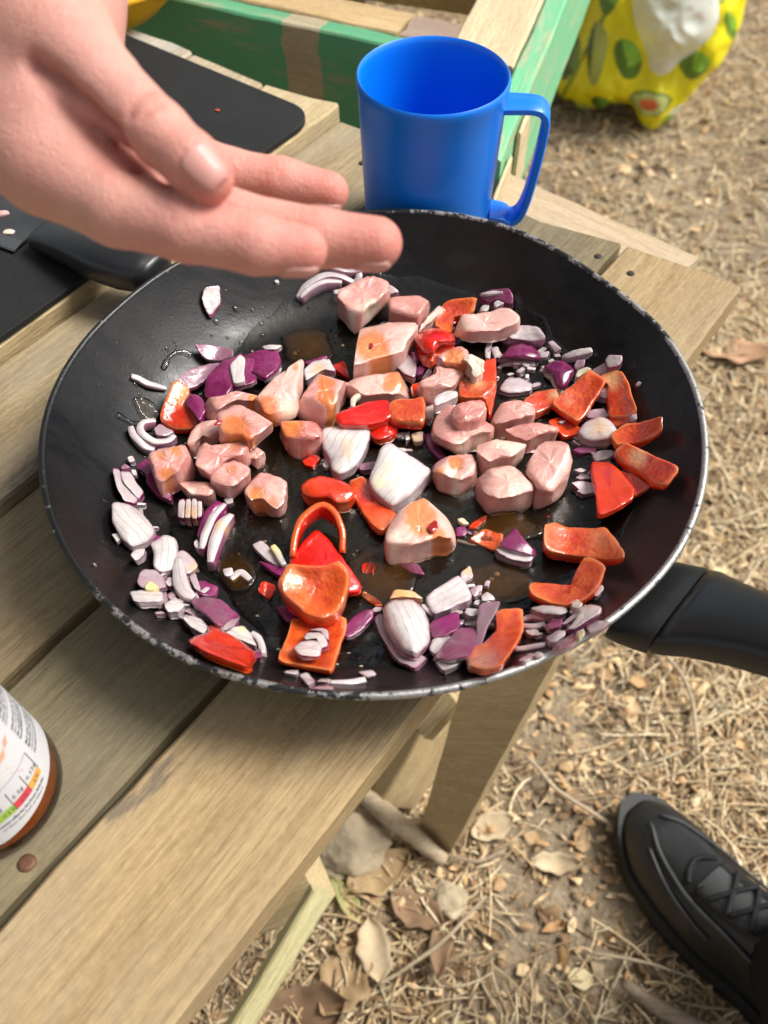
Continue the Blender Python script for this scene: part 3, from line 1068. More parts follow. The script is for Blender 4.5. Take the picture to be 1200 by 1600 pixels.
def pepper_mat():
    t, v = food_base('red_pepper')
    ton, pal, sau = t.attr('tint'), t.attr('pale'), t.attr('sauce')
    n1 = t.noise(v, 80, 4, .6)
    vo = t.n('TexVoronoi'); t.l(v, vo.inputs['Vector']); vo.inputs['Scale'].default_value = 520
    flesh = t.mix(t.ramp(n1, (.35, 0.0), (.7, 1.0)), (.64, .075, .009), (.70, .15, .018))
    st = t.noise(v, 150, 5, .62)
    inner = t.mix(t.ramp(st, (.35, 0.0), (.68, 1.0)), (.42, .024, .007), (.58, .072, .012))
    flesh = t.mix(t.math('POWER', sau, 1.4), flesh, inner)
    flesh = t.mix(t.ramp(st, (.5, 0.0), (.75, .4)), flesh, (.64, .20, .035))
    skin = t.mix(t.ramp(n1, (.35, 0.0), (.7, 1.0)), (.56, .007, .005), (.66, .020, .006))
    c = t.mix(ton, flesh, skin)
    c = t.mix(t.math('MULTIPLY', pal, .85), c, (.74, .43, .20))
    lum = t.math('MULTIPLY', t.math('SUBTRACT', 1.0, ton), t.math('ADD', .25, t.math('MULTIPLY', sau, .75)))
    h = t.math('ADD', t.math('MULTIPLY', t.math('MULTIPLY', vo.outputs['Distance'], lum), .7), t.math('MULTIPLY', n1, .6))
    t.set(Base_Color=c, Roughness=t.math('MULTIPLY_ADD', ton, -.10, .26), Normal=t.bump(h, .4, .0014))
    t.b.inputs['Subsurface Weight'].default_value = .2
    t.b.inputs['Subsurface Radius'].default_value = (1, .25, .08)
    t.b.inputs['Subsurface Scale'].default_value = .002
    wet(t, v, 1.0, .035, 300, .55, .0009)
    return t.m


def onion_mat():
    t, v = food_base('red_onion')
    ton, pal, sau = t.attr('tint'), t.attr('pale'), t.attr('sauce')
    n1 = t.noise(v, 85, 5, .62)
    ln = streaks(t, 2.4, .10, 3, .6, .3)
    white = t.mix(t.ramp(n1, (.3, 0.0), (.7, 1.0)), (.69, .65, .61), (.56, .51, .50))
    white = t.mix(t.ramp(ln, (.55, 0.0), (.75, .35)), white, (.46, .36, .40))
    purp = t.mix(t.ramp(n1, (.3, 0.0), (.72, 1.0)), (.115, .004, .042), (.26, .018, .125))
    purp = t.mix(t.ramp(ln, (.52, 0.0), (.78, .5)), purp, (.44, .13, .28))
    k = t.math('ADD', ton, t.math('MULTIPLY', t.math('SUBTRACT', n1, .5), .30), clamp=True)
    k = t.math('MULTIPLY', k, 1.15, clamp=True)
    lay = t.math('ABSOLUTE', t.math('SUBTRACT', t.math('FRACT', t.math('ADD', t.math('MULTIPLY', t.attr('across'), .31), t.math('MULTIPLY', n1, 1.1))), .5))
    lay = t.math('MULTIPLY', t.ramp(lay, (.03, 1.0), (.10, 0.0)), .34)
    k = t.math('MAXIMUM', k, lay)
    c = t.mix(k, white, purp)
    c = t.mix(pal, c, (.80, .70, .30))
    c = t.mix(t.math('MULTIPLY', sau, .8), c, (.76, .42, .12))
    t.set(Base_Color=c, Roughness=t.math('MULTIPLY_ADD', ton, -.08, .26), Normal=t.bump(t.math('ADD', t.math('MULTIPLY', ln, .5), n1), .35, .0010))
    t.b.inputs['Subsurface Weight'].default_value = .5
    t.b.inputs['Subsurface Radius'].default_value = (1, .8, .85)
    t.b.inputs['Subsurface Scale'].default_value = .0025
    wet(t, v, .8, .045, 360, .5, .0008)
    return t.m


MEAT, PEPPER, ONION = meat_mat(), pepper_mat(), onion_mat()
ORG = dict(a=(180, 500), b=(400, 400), c=(400, 600), d=(620, 420), e=(620, 600), f=(820, 520), g=(160, 700), h=(180, 840), i=(380, 760), j=(420, 850), k=(590, 800), l=(770, 800))


def px(o, pts):
    ox, oy = ORG[o]
    return np.array([(ox + x / 4.8, oy + y / 4.8) for x, y in pts])


def onpan(x, y, hgt):
    """picture point -> point hgt above the pan surface under it"""
    z = FLOOR + hgt
    for _ in range(7):
        p = P(x, y, z)
        z = .5 * z + .5 * (zpan(p[0], p[1]) + hgt)
    return P(x, y, z)


def chaikin(p, n=2):
    for _ in range(n):
        q = np.roll(p, -1, 0)
        p = np.stack([.86 * p + .14 * q, .14 * p + .86 * q], 1).reshape(-1, 2)
    return p


def resample(p, n):
    q = np.vstack([p, p[:1]])
    L = np.concatenate([[0], np.cumsum(np.linalg.norm(np.diff(q, axis=0), axis=1))])
    s = np.linspace(0, L[-1], n, endpoint=False)
    return np.stack([np.interp(s, L, q[:, 0]), np.interp(s, L, q[:, 1])], 1)


SEED = [0]


def blobs(o, lst, XY):
    """soft spots on the surface: (x, y, radius) in the crop's own units"""
    out = np.zeros(len(XY))
    for b in lst or ():
        c = px(o, [b[:2]])[0]
        r = b[2] / 4.8
        d = np.linalg.norm(XY - c, axis=1)
        out = np.maximum(out, np.clip(1.25 - d / r * .85, 0, 1) * (b[3] if len(b) > 3 else 1))
    return out


def slabpiece(name, o, pts, T, lift=0, bend=0, axis=0, tints=(0, 0, 0), mat=None, parent=None, sauce=None, pale=None, rough=.0005, rnd=.45, compress=.62, tilt=(0, 0), inner=None, dome=0, n=48, grow=1.10, facets=0):
    """a cut piece of food from its outline: T thick, resting on the pan (lift above it), edges rounded.
    bend > 0 cups it, < 0 arches it; tints = top, side, underside"""
    SEED[0] += 1
    sd = SEED[0] * 3.17
    T, lift, bend, dome = T / 1000, lift / 1000, bend / 1000, dome / 1000
    Q = px(o, pts)
    Q = Q.mean(0) + (Q - Q.mean(0)) * grow
    y0, y1 = Q[:, 1].min(), Q[:, 1].max()
    s = min(T * 2320 * compress, (y1 - y0) * .42)
    Q = np.stack([Q[:, 0], Q[:, 1] - s * ((Q[:, 1] - y0) / (y1 - y0)) ** .8], 1)
    Q = resample(chaikin(Q, 2 if facets or dome > 0 else 1), n)
    c = Q.mean(0)
    ext = np.abs(Q - c).max()
    ca, sa = math.cos(R(axis)), math.sin(R(axis))
    rr = min(T * rnd, .004)
    sv = [.001, .25, .48, .68, .82, .90, .955, .985, 1.0]
    V, TI, XY = [], [], []
    lift0 = lift + (-bend if bend < 0 else 0)

    def height(q):
        u = ((q - c) @ np.array([ca, sa])) / ext
        e = (q - c) / ext
        return bend * u * u + tilt[0] / 1000 * e[0] + tilt[1] / 1000 * e[1]
    edge = None
    for s_ in sv:
        drop = 0
        if s_ > .8:
            w = (s_ - .8) / .2
            drop = rr * (1 - math.sqrt(max(0, 1 - w * w)))
        ring = []
        for q in Q:
            p = c + (q - c) * s_
            hgt = lift0 + T + height(p) + dome * (1 - s_ ** 2.2) - drop
            w = onpan(p[0], p[1], max(hgt, .001))
            ring.append(w)
            XY.append(p); TI.append(tints[0])
        V += ring
        edge = ring
    cen = np.mean(edge, axis=0)
    for fz, sc, ti in ((.30, 1.015, 1), (.55, 1.02, 1), (.8, 1.01, 1), (.95, .975, 2), (1.0, .9, 2), (1.0, .45, 2), (1.0, .001, 2)):
        for q, w in zip(Q, edge):
            xy = cen + (w - cen) * sc
            if sc < .95:
                p = c + (q - c) * sc
                hh = max(lift0 + T + height(p) + dome * (1 - sc ** 2.2), .001)
                w2 = onpan(p[0], p[1], hh)
                V.append((w2[0], w2[1], w2[2] - T))
            else:
                V.append((xy[0], xy[1], w[2] - (T - rr) * fz))
            XY.append(q if sc > .5 else c)
            TI.append(tints[ti] if fz not in (.55, .8) else (.5 * tints[1] + .5 * tints[2] if fz == .55 else .15 * tints[1] + .85 * tints[2]))
    V = np.array(V); XY = np.array(XY); TI = np.array(TI, float)
    for i in range(len(V)):
        p = V[i]
        V[i] = p + rough * 1.6 * np.array([nz(p, 130, sd), nz(p, 130, sd + 3), nz(p, 130, sd + 6)]) + rough * .8 * np.array([nz(p, 420, sd), nz(p, 420, sd + 3), nz(p, 420, sd + 6)])
        if facets: V[i] += .00055 * np.array([nz(p, 800, sd), nz(p, 800, sd + 3), nz(p, 800, sd + 6)])
    if facets:
        rf = random.Random(int(sd * 100))
        for _ in range(facets):
            nv = np.array([rf.gauss(0, 1), rf.gauss(0, 1), rf.gauss(.45, .8)]); nv /= np.linalg.norm(nv)
            cc_ = V.mean(0)
            pr = (V - cc_) @ nv
            lim = pr.max() * rf.uniform(.66, .88)
            V = V - nv * np.maximum(0, pr - lim)[:, None] * .92
        g_ = V.reshape(-1, n, 3)
        for _ in range(1):
            a_ = (np.roll(g_, 1, 1) + np.roll(g_, -1, 1)) * .5
            b_ = g_.copy(); b_[1:-1] = (g_[2:] + g_[:-2]) * .5
            g_ = g_ * .68 + a_ * .15 + b_ * .17
        V = g_.reshape(-1, 3)
    # surface coordinates along and across the piece, in millimetres, for its fibres and veins
    U_, S_, Vt_ = np.linalg.svd(Q - c)
    vv = (XY - c) @ Vt_[0] * .285; uu = (XY - c) @ Vt_[1] * .285 + sd
    m = n
    rows = len(sv) + 7
    F = []
    for i in range(rows - 1):
        for j in range(m):
            F.append((i * m + j, i * m + (j + 1) % m, (i + 1) * m + (j + 1) % m, (i + 1) * m + j))
    sau = blobs(o, sauce, XY); pal = blobs(o, pale, XY)
    if mat is PEPPER:
        sau = np.zeros(len(V))
        top = np.arange(len(V)) < len(sv) * m
        if tints[0] < .5:
            s_of = np.repeat(np.array(sv + [1.2] * 7), m)
            sau = np.where(top, np.clip((.93 - s_of) / .12, 0, 1), 0) * .85
        if tints[0] < .5:
            pal = np.maximum(pal, np.where(s_of < 1.1, np.clip((s_of - .90) / .08, 0, 1), 0) * .38)
        if inner: sau = np.maximum(sau * .4, blobs(o, inner, XY))
    if mat is ONION and tints[0] < .5:
        s_of = np.repeat(np.array(sv + [1.0] * 7), m)
        TI = TI + np.where(np.arange(len(V)) < len(sv) * m, np.clip((s_of - .88) / .12, 0, 1) ** 2 * tints[1] * 1.0, 0)
    ob = mesh(name, V, F, mat, parent, attrs=dict(tint=TI, sauce=sau, pale=pal, across=uu, along=vv))
    recalc(ob)
    sharp(ob, 52 if facets else 42)
    return ob


def strippiece(name, o, pts, wd, T, lift=0, arch=0, tints=(0, 0, 0), mat=None, parent=None, sauce=None, pale=None, taper=.75, rough=.0004, n=26, curl=0):
    """a bent sliver of food: centre line in the picture, wd wide, T high"""
    SEED[0] += 1
    sd = SEED[0] * 2.71
    T, lift, arch = T / 1000, lift / 1000, arch / 1000
    Q = px(o, pts)
    Q = catmull(np.c_[Q, np.zeros(len(Q))], n)[:, :2]
    C = []
    for i, q in enumerate(Q):
        u = i / (n - 1)
        C.append(onpan(q[0], q[1], lift + T * .5 + arch * math.sin(math.pi * u)))
    C = np.array(C)
    dep = float((C.mean(0) - CAM) @ _fw)
    hw = wd / 4.8 / 2 * dep / FPX
    k = 12
    V, TI, XY, UU, VV = [], [], [], [], []
    for i in range(n):
        tv = C[min(i + 1, n - 1)] - C[max(i - 1, 0)]
        tv /= np.linalg.norm(tv)
        sv_ = np.cross(tv, (0, 0, 1.)); sv_ /= np.linalg.norm(sv_)
        uv = np.cross(sv_, tv)
        u = i / (n - 1)
        f = 1 - (1 - taper) * abs(2 * u - 1) ** 2.5
        for j in range(k):
            a = 2 * math.pi * j / k
            x = math.copysign(abs(math.cos(a)) ** .38, math.cos(a)) * hw * f
            z = math.copysign(abs(math.sin(a)) ** .38, math.sin(a)) * T / 2 * (.6 + .4 * f)
            p = C[i] + sv_ * x + uv * (z + curl / 1000 * (x / hw) ** 2)
            p = p + rough * np.array([nz(p, 160, sd), nz(p, 160, sd + 2), nz(p, 160, sd + 5)])
            V.append(p); XY.append(Q[i]); UU.append(x * 1000 + sd); VV.append(u * 12)
            cx = math.cos(a)
            TI.append(tints[0] if abs(cx) < .8 else (tints[1] if cx > 0 else tints[2]))
    F = []
    for i in range(n - 1):
        for j in range(k):
            F.append((i * k + j, i * k + (j + 1) % k, (i + 1) * k + (j + 1) % k, (i + 1) * k + j))
    F.append(tuple(range(k))[::-1]); F.append(tuple((n - 1) * k + j for j in range(k)))
    XY = np.array(XY)
    sau = blobs(o, sauce, XY)
    ob = mesh(name, V, F, mat, parent, attrs=dict(tint=np.array(TI, float), sauce=sau, pale=blobs(o, pale, XY), across=UU, along=VV))
    recalc(ob)
    return ob

# ------------------------------------------------------------------ diced meat
def meat(o, pts, T, lift, label, tone=0, **k):
    ob = slabpiece('meat_chunk', o, pts, T, lift, tints=(tone, tone * .8, tone), mat=MEAT, rough=k.pop('rough', .0007), rnd=k.pop('rnd', .2), facets=k.pop('facets', 6), grow=1.07, **k)
    return tag(ob, label, 'meat', 'diced raw meat in the pan')


meat('b', [(590, 340), (640, 290), (760, 220), (830, 180), (870, 190), (880, 120), (950, 140), (960, 210), (1000, 300), (930, 400), (840, 440), (800, 540), (750, 570), (680, 470)], 14, 3, 'pink meat cube with a white fat line, topmost in the pan below the fingertip', tone=.35, pale=[(700, 440, 40), (780, 405, 40), (860, 370, 45), (900, 390, 40)], bend=1)
meat('d', [(-60, 280), (0, 230), (50, 160), (150, 205), (260, 240), (215, 320), (170, 450), (60, 430), (-40, 400)], 13, 3, 'pink meat chunk just right of the fat-lined topmost cube', tone=.3)
meat('d', [(160, 500), (210, 390), (310, 265), (370, 285), (330, 360), (250, 430)], 6, 5, 'thin pale meat sliver lying along an orange pepper piece', tone=0, pale=[(270, 340, 60, .5)])
meat('b', [(690, 850), (740, 640), (760, 560), (880, 540), (1000, 510), (1190, 505), (1200, 580), (1120, 700), (1100, 820), (960, 860), (820, 900), (700, 920)], 14, 4, 'large meat slab, its left half under an orange sauce blob with a red fleck', sauce=[(860, 660, 135), (930, 760, 105)], pale=[(720, 880, 40), (850, 840, 40, .8), (1000, 820, 40, .7)])
meat('d', [(400, 440), (430, 375), (560, 370), (720, 340), (790, 290), (850, 330), (900, 380), (910, 450), (840, 490), (720, 510), (590, 530), (470, 500)], 8, 7, 'long curved pale meat strip with a white fat end, on purple onion', pale=[(440, 440, 65), (500, 440, 40, .6)])
meat('b', [(650, 1030), (720, 950), (900, 905), (1000, 890), (1090, 880), (1150, 930), (1170, 1020), (1150, 1090), (1000, 1090), (880, 1110), (780, 1120), (700, 1080)], 11, 2, 'oblong pale meat piece with an orange glazed right end, under the sauced slab', sauce=[(1070, 930, 100), (1000, 950, 60)])
meat('b', [(310, 1190), (400, 1040), (450, 940), (520, 850), (590, 880), (660, 890), (685, 950), (630, 1050), (605, 1150), (570, 1230), (500, 1270), (400, 1230)], 14, 2, 'upright meat wedge with an orange sauce tongue down its middle', sauce=[(520, 960, 75), (520, 1060, 85), (560, 1150, 55)], pale=[(600, 1080, 30, .6)])
meat('b', [(-20, 1090), (60, 1000), (140, 940), (240, 880), (255, 790), (290, 765), (355, 800), (340, 900), (320, 1000), (310, 1100), (300, 1140), (250, 1200), (140, 1250), (20, 1210)], 12, 8, 'meat chunk with a yellow-orange glazed face and a ragged upright tip', sauce=[(80, 1130, 110, .85), (300, 830, 40, .7)], pale=[(110, 1065, 40), (250, 1140, 70)])
meat('c', [(180, 300), (250, 240), (340, 240), (420, 300), (490, 390), (480, 470), (400, 510), (300, 545), (220, 470), (190, 380)], 13, 1, 'rounded dark red glazed meat lump beside the bright white onion square', tone=.9, sauce=[(270, 330, 110, .8)])
meat('a', [(770, 740), (850, 680), (920, 630), (1000, 680), (1100, 740), (1190, 820), (1110, 900), (1010, 985), (930, 930), (840, 940), (790, 930)], 12, 11, 'orange glazed meat chunk topping the left heap, red chili fleck at its corner', sauce=[(900, 820, 120), (1030, 930, 70), (960, 900, 90)], tone=.1)
meat('a', [(660, 670), (700, 610), (780, 620), (900, 540), (1040, 520), (1070, 580), (1030, 680), (920, 640), (830, 700), (760, 760), (690, 740)], 11, 6, 'greyish pink meat piece at the back of the left heap', sauce=[(1040, 600, 50)])
meat('a', [(550, 920), (620, 820), (680, 740), (760, 760), (790, 900), (770, 950), (700, 930), (640, 910), (580, 1010), (550, 1000)], 10, 2, 'translucent greyish meat piece between the red pepper and the left heap')
meat('a', [(580, 1070), (660, 910), (700, 960), (850, 950), (960, 920), (992, 960), (960, 1080), (860, 1070), (800, 1130), (720, 1250), (600, 1210)], 13, 5, 'plain rose meat chunk in the middle front of the left heap', tone=.2, sauce=[(900, 960, 60, .6)])
meat('g', [(350, 150), (360, 70), (480, 30), (600, -30), (640, 40), (665, 130), (640, 200), (560, 270), (430, 350), (390, 260)], 15, 3, 'squarish glazed meat cube at the left end of the heap, above purple onion', sauce=[(480, 190, 70, .75), (560, 30, 60, .7), (430, 60, 50, .6)], tone=.15)
meat('g', [(810, 240), (830, 170), (900, 110), (1000, 120), (1080, 150), (1105, 200), (1090, 270), (1040, 330), (950, 370), (830, 355)], 13, 2, 'smooth rounded rose meat cube at the front of the left heap', tone=.3, sauce=[(980, 170, 60, .5)])
meat('g', [(560, 320), (640, 240), (660, 220), (720, 250), (810, 260), (830, 340), (840, 390), (780, 420), (700, 390), (610, 390)], 9, 1, 'small pale meat bit with a curl of white fat above striped onion layers', pale=[(660, 345, 45), (620, 370, 30)])
meat('c', [(0, 665), (100, 700), (220, 770), (215, 880), (190, 980), (140, 1005), (60, 930), (-80, 960), (-100, 900), (-80, 800), (-60, 720)], 12, 1, 'ragged orange glazed meat chunk lowest of the left heap, near the black floor', sauce=[(0, 850, 90, .85), (120, 880, 60, .6)])
meat('a', [(975, 1040), (1000, 980), (1090, 950), (1112, 1040), (1060, 1110)], 8, 1, 'tiny pale meat bit wet with sauce under the glazed heap')
meat('d', [(180, 900), (300, 820), (270, 730), (285, 710), (340, 740), (460, 780), (500, 830), (470, 880), (430, 940), (300, 1000), (210, 1000), (170, 960)], 12, 4, 'rose meat piece with a pointed corner, above the small pure white onion block', tone=.2)
meat('d', [(300, 690), (330, 620), (400, 590), (480, 600), (540, 660), (560, 730), (530, 790), (420, 780), (330, 740)], 10, 9, 'glazed meat knob resting on the pointed rose piece beside the round red pepper', sauce=[(430, 660, 85), (500, 720, 60)])
meat('d', [(500, 690), (560, 650), (630, 655), (660, 730), (640, 830), (580, 850), (540, 770)], 10, 12, 'knob of creamy white fat standing above the orange pepper loop', pale=[(580, 740, 140)], rough=.0012)
meat('e', [(410, 260), (440, 160), (640, 130), (665, 270), (620, 340), (460, 370), (430, 330)], 11, 12, 'reddish meat cube on top of the right heap', tone=.75, pale=[(540, 260, 25, .7)])
meat('e', [(280, 400), (290, 300), (340, 200), (420, 150), (440, 330), (560, 370), (720, 280), (730, 330), (700, 420), (560, 460), (520, 520), (430, 545), (340, 490)], 13, 3, 'large meat piece with a white fat band, under the reddish cube', pale=[(480, 480, 75), (420, 500, 50), (620, 400, 50, .8)], tone=.15)
meat('e', [(710, 260), (740, 200), (820, 105), (920, 160), (1040, 230), (1010, 310), (900, 345), (810, 370), (720, 340)], 13, 1, 'wedge of rose meat at the back of the right heap, clear of sauce', tone=.25)
meat('e', [(805, 385), (900, 340), (1000, 320), (1190, 305), (1195, 400), (1050, 460), (990, 505), (900, 450)], 12, 2, 'flat rose meat piece between the back wedge and the tall right chunk', tone=.2)
meat('e', [(940, 640), (1000, 560), (1040, 480), (1140, 430), (1210, 410), (1280, 430), (1310, 620), (1290, 720), (1220, 830), (1180, 900), (1060, 915), (1030, 840)], 17, 2, 'tall deep rose meat chunk at the right end of the meat', tone=.35, tilt=(3, -2))
meat('e', [(555, 490), (640, 440), (720, 410), (850, 440), (955, 470), (930, 560), (880, 620), (760, 650), (690, 680), (620, 620)], 14, 3, 'meat cube with a white fat corner in the centre of the right heap', pale=[(900, 470, 60), (740, 425, 45), (820, 445, 40)])
meat('e', [(605, 710), (700, 670), (800, 625), (890, 625), (980, 690), (1030, 800), (1020, 880), (940, 925), (760, 950), (700, 935), (640, 860)], 15, 1, 'dull frosted pink meat cube at the front of the right heap', tone=.05, pale=[(850, 740, 150, .35)])
meat('e', [(285, 640), (320, 580), (420, 550), (550, 530), (610, 580), (605, 690), (560, 745), (480, 795), (380, 825), (330, 770), (290, 690)], 12, 1, 'small half white half orange meat cube left of the right heap', sauce=[(440, 590, 60), (320, 660, 50, .7)], pale=[(400, 650, 60), (430, 730, 40)])
meat('k', [(60, 270), (110, 130), (160, 30), (240, -80), (350, -140), (440, -80), (500, 20), (570, 120), (580, 240), (520, 270), (380, 300), (240, 350), (110, 388), (70, 340)], 15, 1, 'big triangular meat wedge in the oil, with orange sauce and a red chili flake', sauce=[(330, 40, 150), (300, -60, 110), (480, 180, 85)], pale=[(120, 170, 55), (110, 300, 45), (140, 230, 40)])
CHILI = plain('chili_red', (.32, .012, .008), .25, .5, coat=.5)


def fleck(x, y, hgt, label, size=.0016):
    w = onpan(x, y, hgt)
    bm = bmesh.new()
    bmesh.ops.create_icosphere(bm, subdivisions=2, radius=size)
    for v in bm.verts:
        v.co = Vector((v.co.x * 1.5, v.co.y * .8, v.co.z * .35)) * (1 + .5 * nz(v.co, 700, x))
    me = bpy.data.meshes.new('chili_flake'); bm.to_mesh(me); bm.free()
    me.materials.append(CHILI)
    o = bpy.data.objects.new('chili_flake', me)
    COL.objects.link(o); o.location = w; o.rotation_euler = (0, .2, random.uniform(0, 3))
    tag(o, label, 'chili flake')


fleck(580, 540, .0184, 'red chili flake in the orange blob of the large sauced meat slab', .0014)
fleck(677, 823, .0166, 'largest red chili flake, on the big triangular meat wedge', .0024)
fleck(341, 661, .0236, 'red chili flake on the left corner of the glazed heap-top chunk', .0014)


# ------------------------------------------------------------------ red pepper
def pepper(o, pts, T, lift, label, skin=False, strip=None, **k):
    if not strip and not k.get('dome'):
        T = T * .68
        k['bend'] = k.get('bend', 0) * 1.3 or (-2.6 if skin else 3.0)
        k.setdefault('axis', (len(label) * 53) % 180)
    ti = (1, .45, .1) if skin else (0, .10, 1)
    ti = k.pop('tints', ti)
    if strip:
        ob = strippiece('pepper_piece', o, pts, strip, T, lift, tints=ti, mat=PEPPER, **k)
    else:
        ob = slabpiece('pepper_piece', o, pts, T, lift, tints=ti, mat=PEPPER, rough=k.pop('rough', .00035), rnd=k.pop('rnd', .2), **k)
    return tag(ob, label, 'red pepper', 'cut red pepper in the pan')


pepper('a', [(340, 760), (400, 560), (460, 460), (560, 530), (530, 620), (590, 720), (630, 770), (560, 840), (430, 830)], 6, 5, 'red pepper piece with a cream pith patch on top, left of the meat', tints=(.35, .9, 1), pale=[(485, 545, 85)], inner=[(460, 720, 200)], tilt=(0, -4), bend=1)
pepper('d', [(290, 430), (360, 260), (590, 220), (560, 350), (440, 370), (400, 430), (410, 520), (330, 460)], 6, 4, 'orange brown pepper square at the far back beside the thin meat sliver', bend=2)
pepper('d', [(140, 560), (200, 480), (290, 450), (400, 490), (430, 580), (380, 600), (320, 620), (270, 710), (190, 670)], 9, 6, 'domed glossy bright red pepper end like a cherry', skin=True, dome=5, rnd=.6, tints=(1, 1, .6))
pepper('d', [(640, 830), (660, 700), (740, 690), (750, 850), (730, 1000), (700, 1135), (655, 1020)], 8, 4, 'upright red pepper strip behind the orange loop', tints=(.6, .9, 1))
pepper('d', [(470, 1000), (480, 850), (570, 840), (730, 850), (715, 930), (640, 1000), (560, 1010)], 9, 7, 'orange pepper loop with a smooth glazed face under the white fat knob', tints=(0.05, .3, 1), pale=[(600, 860, 60, .5)], bend=2)
pepper('d', [(-50, 1020), (0, 990), (120, 990), (190, 970), (210, 1060), (190, 1190), (100, 1180), (-40, 1160)], 7, 6, 'amber orange pepper square between the bright red skin and the white onion block', tints=(0, .5, 1), bend=-2)
pepper('c', [(610, 250), (700, 200), (850, 140), (970, 125), (1010, 200), (1000, 280), (860, 330), (650, 330)], 6, 5, 'long shiny bright red pepper skin above the two white onion squares', skin=True, bend=-3, axis=90, tints=(1, 1, .3))
pepper('c', [(830, 360), (950, 290), (1020, 280), (1060, 330), (1050, 400), (910, 445)], 6, 2, 'small wet red pepper square just below the long shiny skin', skin=True, tints=(1, .7, .2))
pepper('f', [(0, 530), (80, 460), (220, 420), (245, 480), (210, 560), (90, 635), (50, 590)], 7, 2, 'small brown-red pepper piece with a purple smear, right of the rose meat wedge', pale=[(215, 460, 35)], tints=(.25, .3, 1))
pepper('f', [(220, 540), (300, 460), (400, 380), (480, 285), (595, 375), (540, 480), (480, 585), (400, 685), (300, 620)], 7, 5, 'large ribbed amber pepper square in the right group', tints=(.08, .8, 1), bend=2, axis=45, pale=[(330, 520, 30, .4)])
pepper('f', [(565, 345), (640, 300), (730, 300), (770, 400), (830, 600), (780, 640), (640, 640), (620, 500), (625, 400)], 6, 3, 'tall pepper piece with bubbly brown flesh and a pale top edge', pale=[(650, 345, 75)], tints=(.25, .5, 1))
pepper('f', [(620, 655), (720, 640), (790, 640), (800, 680), (700, 715), (650, 690)], 5, 2, 'narrow orange pepper strip at the foot of the tall bubbly piece')
pepper('f', [(660, 770), (760, 700), (860, 690), (1020, 630), (1020, 740), (940, 810), (800, 850), (700, 860)], 6, 4, 'pepper flag pointing right with a tapered dark red tip', tints=(.15, .5, 1), bend=3)
pepper('f', [(690, 910), (760, 830), (850, 880), (1000, 960), (1150, 1030), (1050, 1165), (960, 1140), (850, 1050), (740, 990)], 7, 4, 'bubbly dark red pepper slab furthest right, with a cream pith knob', tints=(.3, .6, 1), pale=[(850, 930, 70)], bend=2)
pepper('f', [(500, 985), (640, 990), (720, 1060), (800, 1190), (810, 1250), (700, 1330), (560, 1385), (540, 1200)], 6, 4, 'smooth orange red pepper triangle with its skin up, right of the meat', skin=True, tints=(.75, .8, .2), tilt=(-2, 2))
pepper('f', [(720, 1040), (840, 1100), (935, 1165), (890, 1200), (810, 1240), (750, 1120)], 5, 2, 'dark pepper tip tucked behind the smooth orange red triangle', tints=(.3, .6, 1))
pepper('f', [(180, 680), (260, 640), (400, 720), (410, 780), (290, 800), (240, 740)], 5, 1, 'dark red pepper piece lying low behind the tall right meat chunk', tints=(.6, .8, 1))
pepper('l', [(410, 110), (490, 90), (560, 130), (700, 140), (830, 130), (900, 220), (965, 345), (950, 375), (800, 382), (600, 355), (450, 325), (410, 280)], 8, 2, 'large trough shaped pepper piece in the oil near the handle', bend=5, axis=0, tints=(.0, .35, 1), inner=[(620, 230, 160)], pale=[(800, 200, 60, .3)])
pepper('l', [(295, 600), (310, 550), (420, 555), (540, 580), (600, 560), (640, 490), (660, 370), (720, 360), (825, 430), (800, 540), (740, 630), (660, 690), (610, 690), (560, 728), (430, 700), (320, 650)], 8, 3, 'V shaped pepper piece with a frilled red edge, below the trough shaped piece', tints=(.05, .8, 1), bend=4, axis=-20)
pepper('k', [(880, 790), (920, 740), (1070, 740), (1080, 880), (1050, 980), (980, 1090), (930, 1180), (800, 1200), (690, 1170), (690, 1040), (800, 1015), (850, 960), (910, 890)], 9, 3, 'hooked pepper piece with a pale orange cut end, near the front rim', tints=(.15, .8, 1), pale=[(760, 1100, 80, .45)], bend=3, axis=70)
pepper('c', [(350, 800), (400, 730), (480, 700), (570, 720), (690, 780), (740, 860), (680, 930), (600, 950), (540, 900), (420, 900), (370, 860)], 8, 1, 'two lobed orange red pepper piece behind the arched pepper ring', skin=True, tints=(.72, .6, .2), dome=2, pale=[(650, 900, 40, .4)])
pepper('c', [(715, 750), (800, 700), (860, 760), (900, 860), (970, 940), (1050, 1000), (940, 1120), (860, 1060), (790, 960), (740, 860)], 7, 1, 'dark brown red pepper bar with bright cut ends, left of the striped onion square', tints=(.35, .15, 1), inner=[(840, 860, 150)], pale=[(960, 1040, 70, .25)])
pepper('i', [(375, 540), (400, 380), (470, 250), (600, 180), (700, 250), (745, 380), (745, 505)], 9, 3, 'arched ring of red pepper standing on its cut ends', strip=56, arch=6, tints=(.15, 1, .9), taper=.9, rough=.0003)
pepper('i', [(360, 590), (460, 450), (560, 335), (640, 420), (740, 560), (860, 750), (850, 790), (770, 815), (600, 700), (480, 640)], 6, 5, 'bright red glossy pepper square, skin up, under the arched ring', skin=True, tints=(1, 1, .3), bend=-1.5, axis=30)
pepper('i', [(285, 740), (310, 680), (350, 600), (450, 610), (600, 625), (700, 575), (770, 640), (775, 740), (740, 900), (680, 1010), (600, 1050), (480, 1020), (390, 930), (310, 850)], 11, 9, 'big pepper cup showing its orange rim and red hollow, on top of the stack', tints=(0, .35, 1), inner=[(600, 740, 150), (640, 850, 70)], dome=-5, pale=[(380, 680, 70, .6)], rnd=.5, tilt=(0, -3))
